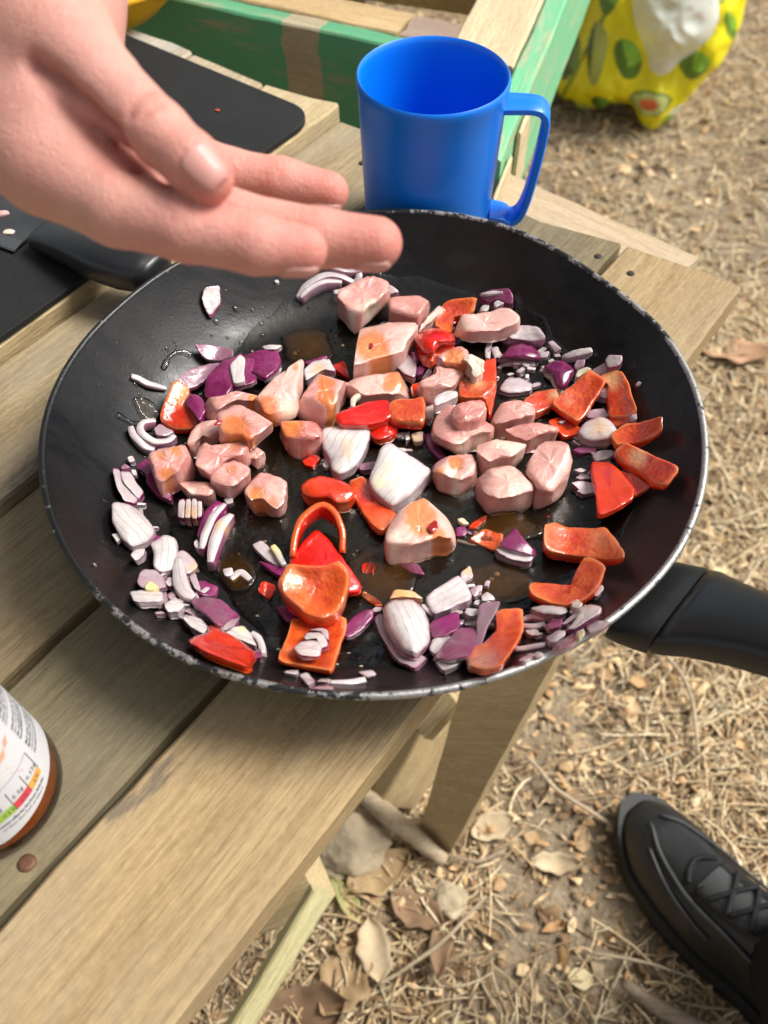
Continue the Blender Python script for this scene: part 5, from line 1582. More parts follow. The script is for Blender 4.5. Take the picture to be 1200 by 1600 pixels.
onion([('s', 'l', [(398, 862), (430, 820), (522, 800), (512, 882), (440, 902)], dict(T=5, z=2, t=(.8, .5, .5)))], 'violet onion bit amid the white slivers near the handle')
onion([('s', 'l', [(510, 862), (640, 740), (702, 688), (642, 792), (560, 852)], dict(T=5, z=2, t=(.2, .4, .5)))], 'slim pinkish onion blade near the handle')
onion([('s', 'l', [(555, 912), (610, 850), (700, 698), (802, 720), (798, 772), (700, 842), (620, 902)], dict(T=6, z=3, t=(.08, .8, .7), tilt=(0, -2)))], 'white onion blade with a purple lower edge, near the handle')
bit('l', [(240, 890), (340, 878), (352, 932), (280, 944)], 'dim white onion square near the front right rim', t=(.12, .3, .3))
onion([('s', 'l', [(398, 962), (480, 890), (552, 888), (542, 942), (450, 1012)], dict(T=6, z=1, t=(.1, .4, .4)))], 'stubby white onion stick close to the front right rim')
onion([('s', 'l', [(448, 1065), (470, 1000), (590, 918), (642, 972), (560, 1032)], dict(T=5, z=1, t=(.72, .5, .5)))], 'violet onion parallelogram against the front right rim')
bit('l', [(588, 675), (640, 658), (672, 710), (642, 748), (600, 732)], 'cream pepper seed at the tip of the V shaped pepper', t=(0, 0, 0), T=5, z=6, pale=[(630, 700, 60, .25)])
bit('l', [(628, 912), (680, 878), (692, 930), (650, 972)], 'pale green pepper seed by the violet parallelogram', t=(0, 0, 0), T=5, z=3, pale=[(660, 920, 60, .6)])
onion([('s', 'l', [(715, 650), (800, 525), (832, 580), (790, 652)], dict(T=5, z=0, t=(.25, .5, .5)))], 'lilac onion strip behind the frilled edge of the V shaped pepper')
onion([('r', 'l', [(160, 1045), (280, 1030), (405, 1010)], dict(w=48, T=5, t=(.15, .4, .4)))], 'white onion stick beside the hooked pepper at the front rim')
onion([('s', 'l', [(188, 1135), (280, 1058), (312, 1080), (240, 1145)], dict(T=5, t=(.4, .5, .5)))], 'pink onion bit nearest the front rim')
bit('l', [(300, 1072), (340, 1048), (392, 1080), (320, 1118)], 'white onion bit beside the pink one at the front rim')
onion([('s', 'l', [(698, 880), (780, 828), (885, 820), (832, 882), (740, 925)], dict(T=5, z=0, t=(.22, .5, .5)))], 'pale onion leaf on the rim side nearest the handle')
onion([('r', 'j', [(460, 1050), (600, 1050), (725, 1030)], dict(w=62, T=4, t=(.18, .4, .4), taper=.8))], 'long translucent onion sliver at the front rim')
bit('j', [(668, 962), (780, 948), (805, 990), (730, 1012)], 'glassy onion end right of the long translucent sliver', t=(.1, .3, .3))
bit('j', [(118, 985), (150, 940), (217, 950), (212, 1002)], 'dim white onion cube left of the long translucent sliver', t=(.1, .3, .3))
onion([('s', 'j', [(235, 992), (290, 972), (352, 1040), (300, 1088)], dict(T=5, t=(.2, .4, .4)))], 'pale pink onion wedge at the front rim')
bit('j', [(362, 1052), (385, 1008), (462, 1010), (440, 1062)], 'white onion cube between the pink wedge and the translucent sliver', T=5)
onion([('s', 'j', [(305, 1092), (380, 1068), (478, 1080), (460, 1112)], dict(T=4, t=(.6, .5, .5)))], 'violet onion strip against the front rim')
bit('g', [(915, 385), (980, 378), (984, 420), (942, 442)], 'white onion crumb behind the fanned wedge')
bit('g', [(505, 320), (545, 290), (565, 320), (530, 335)], 'white onion crumb under the squarish meat cube')
bit('g', [(-75, 865), (-52, 875), (-48, 890), (-70, 885)], 'white fleck alone on the left pan side', T=2)
bit('b', [(140, 190), (165, 180), (175, 210), (150, 212)], 'white fleck high on the pan side under the index finger', T=2)
bit('b', [(690, 1150), (735, 1110), (750, 1170), (710, 1200)], 'white onion nub at the left end of the long shiny pepper skin', z=5)
onion([('r', 'b', [(720, 1140), (735, 1080), (785, 1045)], dict(w=42, T=4, z=9, t=(.0, .1, .1), pale=[(750, 1080, 80, .35)]))], 'tiny bent cream strand on the oblong glazed meat')

# loose fine dice: too small and too alike to tell apart within each cluster
for (cx, cy, rx, ry, nb, lab) in ((285, 935, 62, 58, 38, 'one of the crumb sized onion dice among the left front onion pile'), (895, 975, 62, 40, 44, 'one of the crumb sized onion dice beside the front right rim'), (905, 690, 50, 80, 22, 'one of the crumb sized onion dice between the right hand peppers'),
                                (815, 560, 68, 48, 26, 'one of the crumb sized onion dice right of the domed violet cap'), (725, 935, 60, 45, 20, 'one of the crumb sized onion dice around the pale leaning block'), (215, 780, 35, 70, 8, 'one of the crumb sized onion dice on the left pan side'), (640, 690, 70, 45, 8, 'one of the crumb sized onion dice around the white squares'), (400, 600, 40, 30, 6, 'one of the crumb sized onion dice around the purple onion wedges')):
    for q in range(nb):
        a = random.uniform(0, 6.28); r_ = math.sqrt(random.random())
        x, y = cx + rx * r_ * math.cos(a), cy + ry * r_ * math.sin(a)
        an = random.uniform(0, 3.14); l_, w_ = random.uniform(22, 48), random.uniform(14, 26)
        wp = P(x, y, FLOOR + .01)
        if math.hypot(wp[0], wp[1]) > .124: continue
        ca, sa = math.cos(an), math.sin(an)
        pts = [((x - 180) * 4.8 + u * l_ * ca - v_ * w_ * sa, (y - 500) * 4.8 + u * l_ * sa * .75 + v_ * w_ * ca * .75) for u, v_ in ((-1, -.8), (.9, -1), (1, .9), (-.8, 1))]
        tt = random.choice((W, W, GR, PK, (.12, .4, .3)))
        onion([('s', 'a', pts, dict(T=random.uniform(2.5, 4.5), z=random.uniform(0, 3), t=tt, n=14, bend=0))], lab, lab.replace('one of the crumb sized', 'crumb sized'), 'onion_bit')


def droplets(name, spots, mat, label, sq=.45):
    """many tiny beads lying on the pan, one mesh"""
    Vd, Fd = [], []
    for (x, y, r_) in spots:
        z = zpan(x, y)
        b = len(Vd)
        k = 8
        st_ = random.uniform(.8, 1.5)
        for lv, (s_, h_) in enumerate(((1, 0), (.85, .5), (.5, .88), (.05, 1))):
            for j in range(k):
                a = 2 * math.pi * j / k
                xx, yy = x + r_ * s_ * math.cos(a) * st_, y + r_ * s_ * math.sin(a)
                Vd.append((xx, yy, zpan(xx, yy) + .0001 + r_ * sq * h_))
        for lv in range(3):
            for j in range(k):
                Fd.append((b + lv * k + j, b + lv * k + (j + 1) % k, b + (lv + 1) * k + (j + 1) % k, b + (lv + 1) * k + j))
        Fd.append(tuple(b + 3 * k + j for j in range(k)))
    at = dict(thick=np.full(len(Vd), .5)) if mat in (OIL, AMBER) else dict(tint=np.full(len(Vd), .3), sauce=np.zeros(len(Vd)), pale=np.full(len(Vd), .4), across=np.zeros(len(Vd)), along=np.zeros(len(Vd)))
    return tag(mesh(name, Vd, Fd, mat, attrs=at), label, kind='stuff')


def pick(n, rmin, rmax, a0, a1, smin, smax):
    out = []
    for _ in range(n):
        a = R(random.uniform(a0, a1)); r_ = random.uniform(rmin, rmax)
        out.append((r_ * math.cos(a), r_ * math.sin(a), smin + (smax - smin) * random.random() ** 3))
    return out


droplets('oil_droplets', pick(170, .085, .125, 95, 250, .0003, .0016) + pick(60, .09, .12, -80, 60, .0003, .0011), OIL, 'fine oil beads spattered on the pan side')
droplets('onion_crumbs', pick(150, .02, .112, 0, 360, .0004, .0013), ONION, 'fine onion crumbs and specks lying in the oil', .6)
droplets('chili_crumbs', pick(90, .01, .105, 0, 360, .0003, .0010), CHILI, 'red chili specks lying in the oil', .4)


# ------------------------------------------------------------------ blue mug
MX, MY, MZ, MH = .0279, .1787, .5005, .0938
BLUE = NT('blue_plastic')
_v = BLUE.obj()
_n = BLUE.noise(_v, 900, 2, .5)
_s = BLUE.ramp(BLUE.noise(BLUE.obj(scale=(500, 500, 60)), 1.0, 4, .7), (.66, 0.0), (.74, .35))
_m = BLUE.noise(_v, 40, 5, .6)
BLUE.set(Base_Color=BLUE.mix(_s, (.0, .185, .80), (.03, .27, .84)), Roughness=BLUE.math('MULTIPLY_ADD', _m, .16, .28), Normal=BLUE.bump(_n, .06, .0003))
BLUE.b.inputs['Subsurface Weight'].default_value = .0
BLUE.b.inputs['Subsurface Scale'].default_value = .003
BLUE.b.inputs['Subsurface Radius'].default_value = (.2, .5, 1)
BLUE = BLUE.m
mug = tag(empty('mug', (MX, MY, MZ)), 'bright blue plastic mug standing empty behind the frying pan', 'mug')
ro, ri = .0389, .0343
prof = [(0, .0008), (.029, .0008), (.032, 0), (.0338, .001), (.0345, .004)]
for i in range(1, 9):
    prof.append((.0345 + (.0381 - .0345) * i / 8, .004 + (MH - .0085 - .004) * i / 8))
prof += [(.0389, MH - .005), (.0391, MH - .0022), (.0388, MH - .0006), (.0381, MH), (.0373, MH - .0007), (.0366, MH - .003)]
for i in range(0, 9):
    prof.append((.0362 - (.0362 - .0325) * i / 8, (MH - .008) * (1 - i / 8) + .006 * (i / 8)))
prof += [(.030, .0035), (.02, .003), (0, .003)]
V, F = lathe(prof, 96)
sharp(recalc(mesh('mug_body', V, F, BLUE, mug)), 40)
ma = R(-6)
mr = np.array([math.cos(ma), math.sin(ma), 0]); ms = np.array([-math.sin(ma), math.cos(ma), 0])
path = [(.0366, .0800), (.0440, .0803), (.0520, .0803), (.0567, .0785), (.0590, .0735), (.0585, .0600), (.0568, .0420), (.0545, .0260), (.0515, .0165), (.0465, .0130), (.0420, .0155), (.0350, .0165)]
pc = catmull([(x, z, 0) for x, z in path], 60)
rings = []
for i, (x, z, _) in enumerate(pc):
    a, b = pc[min(i + 1, 59)], pc[max(i - 1, 0)]
    tx, tz = a[0] - b[0], a[1] - b[1]
    L = math.hypot(tx, tz); tx /= L; tz /= L
    nx_, nz_ = -tz, tx
    w = .0078
    u_ = i / 59
    w = .0088 - .0018 * math.sin(math.pi * u_)
    h = .0021
    ring = []
    for cx, cz in ((-1, -.6), (-.85, -1), (.85, -1), (1, -.6), (1, .6), (.85, 1), (-.85, 1), (-1, .6)):
        p = mr * (x + nx_ * h * cz) + ms * (w * cx) + np.array([0, 0, z + nz_ * h * cz])
        ring.append(p)
    rings.append(ring)
V, F = loft(rings)
sharp(recalc(mesh('handle', V, F, BLUE, mug)), 45)

# ------------------------------------------------------------------ black chopping board
t = NT('black_board')
v = t.obj()
n1 = t.noise(v, 30, 5, .6)
scr = t.ramp(t.noise(t.obj(scale=(1500, 30, 30), loc=(2, 0, 0)), 1.0, 3, .5), (.66, 0.0), (.74, 1.0))
scr2 = t.ramp(t.noise(t.obj(scale=(40, 1300, 30), loc=(0, 5, 0)), 1.0, 3, .5), (.67, 0.0), (.75, 1.0))
sc_ = t.math('MAXIMUM', scr, scr2)
dust = t.ramp(t.noise(v, 420, 3, .6), (.70, 0.0), (.78, .5))
c = t.mix(n1, (.012, .012, .012), (.021, .021, .021))
c = t.mix(t.math('MULTIPLY', sc_, .25), c, (.10, .10, .10))
c = t.mix(dust, c, (.14, .14, .13))
t.set(Base_Color=c, Roughness=t.math('MULTIPLY_ADD', n1, .2, .50), Normal=t.bump(t.math('ADD', n1, t.math('MULTIPLY', sc_, -.8)), .2, .0005))
t.b.inputs['Specular IOR Level'].default_value = .28
BOARD = t.m
bd0, bd1, bn0, bn1, br = -.20, .2020, .1935, .452, .020
out = []
for cx, cy, a0 in ((bd1 - br, bn0 + br, -90), (bd1 - br, bn1 - br, 0), (bd0 + br, bn1 - br, 90), (bd0 + br, bn0 + br, 180)):
    for k in range(11):
        a = R(a0 + 9 * k)
        out.append((cx + br * math.cos(a), cy + br * math.sin(a)))
cb = ((bd0 + bd1) / 2, (bn0 + bn1) / 2)
rings = []
for z, ins in ((0, .0006), (.0006, 0), (.0034, 0), (.004, .0006)):
    ring = []
    for d, n in out:
        vx, vy = d - cb[0], n - cb[1]
        L = math.hypot(vx, vy)
        ring.append((vx - ins * vx / L, vy - ins * vy / L, z))
    rings.append(ring)
V, F = loft(rings)
o = mesh('chopping_board', V, F, BOARD)
recalc(o); sharp(o, 30)
o.location = TB(cb[0], cb[1], .5118)
o.rotation_euler = (0, 0, AZ)
tag(o, 'thin black plastic chopping board with rounded corners lying on the raised boards', 'chopping board')
BT = .5160
for (x, y, s, col_, lab) in ((340, 172, .0011, (.55, .09, .01), 'orange food crumb on the black chopping board'), (4, 333, .0026, (.72, .40, .38), 'pink meat scrap on the knife blade'), (13, 362, .0020, (.78, .62, .50), 'pale meat scrap near the heel of the knife blade')):
    z = BT + (.0035 if x < 50 else .0006)
    w = P(x, y, z)
    bm = bmesh.new(); bmesh.ops.create_icosphere(bm, subdivisions=2, radius=s)
    for q in bm.verts:
        q.co = Vector((q.co.x * 1.6, q.co.y, q.co.z * .4)) * (1 + .4 * nz(q.co, 400, x))
    me = bpy.data.meshes.new('food_scrap'); bm.to_mesh(me); bm.free()
    me.materials.append(plain('scrap_%d' % x, col_, .35, coat=.3))
    ob = bpy.data.objects.new('food_scrap', me); COL.objects.link(ob)
    ob.location = w
    tag(ob, lab, 'food scrap')

# ------------------------------------------------------------------ kitchen knife lying on the board
t = NT('knife_steel')
v = t.obj()
br_ = t.noise(t.obj(scale=(40, 900, 40)), 1.0, 4, .6)
sm = t.noise(v, 35, 5, .6)
t.set(Base_Color=t.mix(sm, (.20, .205, .205), (.33, .335, .335)), Metallic=1.0, Roughness=t.math('MULTIPLY_ADD', sm, .25, .25), Normal=t.bump(br_, .12, .0004))
STEEL = t.m
kn = tag(empty('kitchen_knife', (0, 0, BT)), 'kitchen knife with grey steel blade and thick black handle on the chopping board', 'knife')
heel, back = P(23, 394, BT + .001), P(66, 352, BT + .003)
kx = np.array([-.905, .405, 0]); kx = P(-100, 349, BT + .001) - heel; kx[2] = 0; kx /= np.linalg.norm(kx)
ky = np.array([kx[1], -kx[0], 0])
if ky @ (back - heel) < 0: ky = -ky
kw = .042
def K(x, y, z): return heel + kx * x + ky * y + np.array([0, 0, z]) - np.array([0, 0, 0])
m_ = 24
rows = []
for i in range(m_ + 1):
    u = i / m_
    x = .19 * u
    wd = kw * (1 - max(0, u - .35) ** 2 * 2.1)
    ed = .003 * (u ** 2) + max(0, u - .7) ** 2 * .12
    prof = [(ed, 0), (ed + .008, .0009), (wd * .75, .0012), (max(wd, ed + .009), .0014), (max(wd, ed + .009), -.0006), (wd * .75, -.0004), (ed + .008, -.0002)]
    rows.append([K(x, y, z + .0008) - np.array([0, 0, BT]) for y, z in prof])
V, F = loft(rows)
o = sharp(recalc(mesh('blade', V, F, STEEL, kn)), 25)
# ground bevel along the edge
rows = []
for i in range(m_ + 1):
    u = i / m_
    x = .19 * u
    ed = .003 * (u ** 2) + max(0, u - .7) ** 2 * .12
    rows.append([K(x, y, z + .0011) - np.array([0, 0, BT]) for y, z in ((ed - .0004, -.0004), (ed + .0075, .0009), (ed + .0075, .0001), (ed - .0002, -.0008))])
V, F = loft(rows)
sharp(recalc(mesh('edge_bevel', V, F, plain('ground_steel', (.62, .62, .61), .28, metal=1.0, bumpscale=900, bumpstr=.15), kn)), 25)
KH = plain('knife_handle_black', (.017, .018, .020), .34, .5, bumpscale=900, bumpstr=.12, bumpdist=.0004, var=.2)
spine = [(62, 365, .0055), (85, 372, .0075), (120, 386, .0105), (160, 402, .0120), (200, 412, .0125), (232, 420, .0125), (250, 428, .012)]
wds = [.0105, .0110, .0115, .0135, .0150, .0135, .0105]
hts = [.0055, .0070, .0085, .0100, .0105, .0098, .0080]
cs = catmull([P(x, y, BT + z) for x, y, z in spine], 30)
ww = np.interp(np.linspace(0, 1, 30), np.linspace(0, 1, 7), wds); hh = np.interp(np.linspace(0, 1, 30), np.linspace(0, 1, 7), hts)
rings = []
for i in range(30):
    tv = cs[min(i + 1, 29)] - cs[max(i - 1, 0)]; tv[2] = 0; tv /= np.linalg.norm(tv)
    sv_ = np.array([-tv[1], tv[0], 0])
    f = .75 if i in (0, 29) else 1
    rings.append([cs[i] + sv_ * ww[i] * f * math.copysign(abs(math.cos(a)) ** .75, math.cos(a)) + np.array([0, 0, hh[i] * f * math.copysign(abs(math.sin(a)) ** .75, math.sin(a))]) - np.array([0, 0, BT]) for a in np.linspace(0, 2 * np.pi, 20, endpoint=False)])
V, F = loft(rings)
recalc(mesh('handle', V, F, KH, kn))
e0 = P(222, 428, BT + .006) - np.array([0, 0, BT])
V, F = tube([e0, e0 + np.array([.002, -.004, -.006]), e0 + np.array([.003, -.006, -.011])], [.007, .0075, .006], 14)
recalc(mesh('pommel', V, F, KH, kn))

# ------------------------------------------------------------------ yellow bowl at the frame's far left
yc = P(190, 8, .535) + np.array([-.50, .86, 0]) * .088
YEL = plain('yellow_plastic', (.82, .42, .006), .35, .5, coat=.2)
prof = [(0, 0), (.05, 0), (.056, .002), (.070, .016), (.080, .028), (.088, .033), (.0905, .0345), (.0905, .0362), (.088, .0362), (.078, .030), (.068, .018), (.054, .0045), (0, .0035)]
V, F = lathe(prof, 96)
o = mesh('bowl', V, F, YEL)
recalc(o); sharp(o, 50)
o.location = (yc[0], yc[1], .5005)
tag(o, 'yellow plastic bowl at the top left edge behind the hand', 'bowl')

# ------------------------------------------------------------------ sauce jar
JX, JY, JR = -.1399, -.1554, .0270


def rz(z):
    """the jar narrows slightly upwards"""
    return JR - .1 * max(0, z - .012)


jar = tag(empty('sauce_jar', (JX, JY, .4985)), 'glass jar of orange brown sauce with a white printed label at the left edge', 'jar')
j0 = Vector((JX, JY, .4985))
t = NT('jar_glass')
t.set(Base_Color=(1, 1, 1), Roughness=.03)
gl = t.n('BsdfGlossy'); gl.inputs['Roughness'].default_value = .04
tr = t.n('BsdfTransparent'); tr.inputs[0].default_value = (.93, .94, .93, 1)
fr = t.n('Fresnel'); fr.inputs[0].default_value = 1.5
mx = t.n('MixShader'); t.l(fr.outputs[0], mx.inputs[0]); t.l(tr.outputs[0], mx.inputs[1]); t.l(gl.outputs[0], mx.inputs[2])
t.l(mx.outputs[0], t.out.inputs['Surface'])
GLASS = t.m
t = NT('jar_sauce')
v = t.obj()
n1 = t.noise(v, 90, 4, .6)
t.set(Base_Color=t.mix(n1, (.72, .17, .012), (.80, .24, .025)), Roughness=.3)
t.b.inputs['Subsurface Weight'].default_value = .4; t.b.inputs['Subsurface Radius'].default_value = (1, .35, .08); t.b.inputs['Subsurface Scale'].default_value = .006
SAUCE = t.m
prof = [(0, .0012), (.019, .0012), (.0215, 0), (.0248, .0006), (.0264, .0030), (JR, .0065), (JR, .012)] + [(rz(z), z) for z in (.03, .05, .07, .088)] + [(.0188, .098), (.0178, .106), (.0176, .112)]
V, F = lathe(prof, 96)
recalc(mesh('glass', V, F, GLASS, jar))
V, F = lathe([(0, .003), (.021, .0032), (.0243, .0046), (.0257, .008), (.0257, .012)] + [(rz(z) - .0013, z) for z in (.03, .05, .07, .088)] + [(.016, .097), (0, .097)], 96)
recalc(mesh('sauce', V, F, SAUCE, jar))
V, F = lathe([(0, .128), (.0185, .128), (.0202, .1265), (.0206, .124), (.0206, .113), (.0196, .1125), (.018, .1125)], 96)
sharp(recalc(mesh('lid', V, F, plain('lid_metal', (.75, .73, .70), .35, metal=.8), jar)), 30)
LZ0, LZ1 = .0175, .078
lr = JR + .00025
PAPER = plain('label_paper', (.60, .60, .61), .5, .4, bumpscale=400, bumpstr=.08, var=.04)
Vl, Fl = [], []
NA = 100
for i in range(NA + 1):
    a = R(-150) + R(300) * i / NA
    lz = min(.0215, max(.0140, .0196 + .0001 * math.degrees(a)))
    for q in range(7):
        z = lz + (LZ1 - lz) * q / 6
        Vl.append(((rz(z) + .00025) * math.cos(a), (rz(z) + .00025) * math.sin(a), z))
for i in range(NA):
    for q in range(6):
        Fl.append((7 * i + q, 7 * i + 7 + q, 7 * i + 8 + q, 7 * i + q + 1))
lab = mesh('label', Vl, Fl, PAPER, jar)
AC = -4     # where the print sits: azimuth on the jar, degrees


def onjar(s, z, lift=.00005):
    """s metres round the jar from the print origin, z height"""
    a = R(AC) + s / lr
    r_ = rz(z) + .00025 + lift * 2.5
    return (r_ * math.cos(a), r_ * math.sin(a), z)


def patch(name, s0, s1, z0, z1, mat, lift=.00006, n=8, parent=None, slant=0):
    Vp, Fp = [], []
    for i in range(n + 1):
        s = s0 + (s1 - s0) * i / n
        Vp += [onjar(s, z0, lift), onjar(s + slant, z1, lift)]
    for i in range(n):
        Fp.append((2 * i, 2 * i + 2, 2 * i + 3, 2 * i + 1))
    return mesh(name, Vp, Fp, mat, parent or lab)


INK = plain('ink_grey', (.10, .10, .11), .5)
INKL = plain('ink_light', (.34, .34, .36), .5)
SALMON = plain('ink_salmon', (.78, .34, .24), .5)
C_OR, C_RED, C_GRN = plain('ink_orange', (.75, .36, .07), .5), plain('ink_red', (.62, .045, .075), .5), plain('ink_green', (.30, .48, .06), .5)
# traffic light strip: cells along the circumference
zc, cw, s00 = .0258, .0077, 0.0
for k, (colm) in enumerate((C_OR, C_RED, C_GRN, C_GRN)):
    s1 = s00 - cw * k
    patch('print_cell', s1 - cw + .00025, s1, zc, zc + .0042, colm)
    patch('print_rule', s1 - cw, s1 - cw + .0003, zc, zc + .0118, INK, .00007, 1)
patch('print_rule', s00, s00 + .0003, zc + .003, zc + .0152, INK, .00007, 1)
patch('print_rule', s00 - 4 * cw, s00, zc + .0148, zc + .0152, INKL, .00008)
patch('print_band', s00 - 4 * cw, s00 - .0005, zc + .0115, zc + .0138, plain('ink_pale', (.60, .60, .66), .5), .00006)


def jartext(txt, s, z, size, mat, name='print_text', ang=0):
    cu = bpy.data.curves.new(name, 'FONT')
    cu.body = txt
    cu.size = size
    cu.resolution_u = 1
    ob = bpy.data.objects.new(name, cu)
    COL.objects.link(ob)
    dg = bpy.context.evaluated_depsgraph_get()
    me = bpy.data.meshes.new_from_object(ob.evaluated_get(dg))
    bpy.data.objects.remove(ob)
    for vv in me.vertices:
        x, y = vv.co.x, vv.co.y
        if ang:
            x, y = x * math.cos(ang) - y * math.sin(ang), x * math.sin(ang) + y * math.cos(ang)
        vv.co = onjar(s + x, z + y, .00011)
    me.materials.append(mat)
    o2 = bpy.data.objects.new(name, me)
    COL.objects.link(o2)
    o2.parent = lab
    return o2


for k, (a, b) in enumerate((('0.12g', '2%'), ('5.2g', '6%'), ('2g', '<1%'), ('0g', '1%'))):
    s1 = s00 - cw * k - cw * .85
    jartext(a, s1, zc + .0058, .0031, INK)
    jartext(b, s1 + .0012, zc + .0009, .0033, INK)


def smallprint(s_, z, length, size, mat, seed):
    """a line of print too fine to read in the photograph: word-long runs of tiny strokes"""
    r_ = random.Random(seed)
    Vp, Fp = [], []
    x = 0
    while x < length:
        wl = r_.uniform(.0012, .0040)
        e = min(length, x + wl)
        y = x
        while y < e:
            hgt = size * r_.choice((.62, .62, .62, 1.0))
            b = len(Vp)
            Vp += [onjar(s_ + y, z, .0001), onjar(s_ + y + .00036, z, .0001), onjar(s_ + y + .00036, z + hgt, .0001), onjar(s_ + y, z + hgt, .0001)]
            Fp.append((b, b + 1, b + 2, b + 3))
            y += .00058
        x = e + .0007
    return mesh('print_line', Vp, Fp, mat, lab)


for k in range(14):
    if k in (4, 9): continue
    smallprint(.0030 + .0003 * (k // 5), .0640 - k * .00235, .026 - .003 * ((k * 7) % 4), .0016, INK if k % 3 else INKL, k)
smallprint(s00 - 3.2 * cw, zc - .0030, .023, .0014, INK, 31)
smallprint(s00 - 3.0 * cw, zc - .0055, .019, .0014, INKL, 32)
patch('print_flash', -.0050, -.0022, .0530, .0560, SALMON, slant=.002)
patch('print_flash', -.0105, -.0065, .0505, .0535, SALMON, slant=.002)
for k in range(8):
    patch('print_dot', -.0090 + .0012 * (k % 4), -.0084 + .0012 * (k % 4), .0455 - .0014 * (k % 4) - .003 * (k // 4), .0461 - .0016 * (k % 4) - .004 * (k // 4), SALMON, n=1)


# ------------------------------------------------------------------ yellow shopping bag with an avocado print
gb = P(1018, 196, 0.0)
bdir = np.array([gb[0] - CAM[0], gb[1] - CAM[1], 0]); bdir /= np.linalg.norm(bdir)
bside = np.array([bdir[1], -bdir[0], 0])
LEAN = .28


def bagpt(px_, py_):
    """picture point on the bag's middle sheet: an upright plane leaning slightly away"""
    n = np.array([bdir[0], bdir[1], 0]) - LEAN * np.array([0, 0, 1])
    q0 = gb + bdir * .022
    d = ray(px_, py_)
    t_ = ((q0 - CAM) @ n) / (d @ n)
    return CAM + d * t_


BAGO = [(866, 132), (875, 100), (892, 62), (915, 20), (930, -30), (950, -90), (1010, -110), (1090, -112), (1160, -95), (1176, -30), (1166, 0), (1158, 40), (1135, 85), (1105, 118), (1080, 142), (1058, 172), (1040, 181), (1022, 196), (1006, 190), (998, 168), (990, 155), (965, 150), (948, 148), (930, 160), (912, 163), (888, 152), (872, 145)]
AV = [  # picture centre, half sizes, angle, kind
    (900, 72, 11, 34, 22, 'skin'), (944, 48, 15, 46, 8, 'cut'), (994, 52, 20, 34, -12, 'skin2'), (1091, 70, 23, 26, 10, 'skin2'), (1025, 126, 31, 22, 4, 'half'), (951, 130, 15, 18, -30, 'skin'), (920, 148, 30, 10, 20, 'cut'), (1146, 20, 7, 30, -8, 'skin2'), (1058, 160, 22, 12, -40, 'white'), (1008, 180, 8, 14, 10, 'white'), (868, 138, 9, 20, 10, 'skin'), (960, -40, 18, 30, 10, 'skin2'), (1130, -50, 18, 28, 10, 'half'), (1045, -70, 20, 26, 0, 'skin')]


def bagcolor(x, y):
    base = np.array([.86, .77, .004])
    for (cx, cy, rx, ry, an, kd) in AV:
        a = R(an)
        dx, dy = x - cx, y - cy
        u = (dx * math.cos(a) + dy * math.sin(a)) / rx
        w = (-dx * math.sin(a) + dy * math.cos(a)) / ry
        u *= 1 + .22 * w
        r = math.hypot(u, w)
        if r > 1: continue
        if kd == 'half':
            if r > .90: return np.array([.07, .16, .02])
            if math.hypot(u + .05, w + .05) < .46: return np.array([.62, .13, .03]) * (1.25 if w < -.1 else 1)
            return np.array([.60, .66, .22]) * (1.1 - .25 * r)
        if kd == 'cut':
            if u < -.45: return np.array([.07, .12, .02])
            return np.array([.52, .58, .12]) * (1.1 - .3 * r)
        if kd == 'white': return np.array([.75, .82, .62]) if u > 0 else np.array([.24, .52, .03])
        g = np.array([.20, .40, .035]) if kd == 'skin2' else np.array([.13, .24, .03])
        return g * (1.35 if (u > -.1 and w < .3) else .6)
    # green seam down the left fold and along the lower right hem
    if abs((x - 872) - (150 - y) * .50 - 4) < 3 and y < 140: return np.array([.20, .34, .02])
    return base


Qb = resample(chaikin(np.array(BAGO, float), 2), 230)
cbag = np.array([1025, 60.0])
NR = 64
Vb, Cb = [], []
for sgn in (-1, 1):
    for i in range(NR + 1):
        s_ = 1 - i / NR * .999
        th = .085 * math.sqrt(max(0, 1 - s_ ** 2.4))
        for q in Qb:
            p = cbag + (q - cbag) * s_
            w = bagpt(p[0], p[1])
            k = 1 + .25 * nz(w, 9, 2) + .16 * nz(w, 24, 5)
            fold = .011 * nz((w[0] * 1.6, w[1], w[2] * .6), 26, 8) + .005 * abs(nz(w, 48, 3))
            w = w + bdir * sgn * (th * k + (fold if s_ < .985 else 0) * (1 if sgn < 0 else .5))
            w[2] = max(w[2], .004)
            Vb.append(w); Cb.append(bagcolor(p[0], p[1]) if sgn < 0 else np.array([.82, .72, .004]))
m = len(Qb)
Fb = []
for h_ in (0, 1):
    off = h_ * (NR + 1) * m
    for i in range(NR):
        for j in range(m):
            f = (off + i * m + j, off + i * m + (j + 1) % m, off + (i + 1) * m + (j + 1) % m, off + (i + 1) * m + j)
            Fb.append(f if h_ == 0 else f[::-1])
t = NT('bag_plastic')
t.set(Base_Color=t.attr('tone', 'Color'), Roughness=.38, Normal=t.bump(t.noise(t.obj(), 55, 5, .6), .35, .004))
t.b.inputs['Subsurface Weight'].default_value = .15; t.b.inputs['Subsurface Scale'].default_value = .01
bag = mesh('shopping_bag', np.array(Vb), np.array(Fb), t.m, col=np.array(Cb))
tag(bag, 'bulging yellow plastic shopping bag printed with avocados standing on the ground', 'bag')
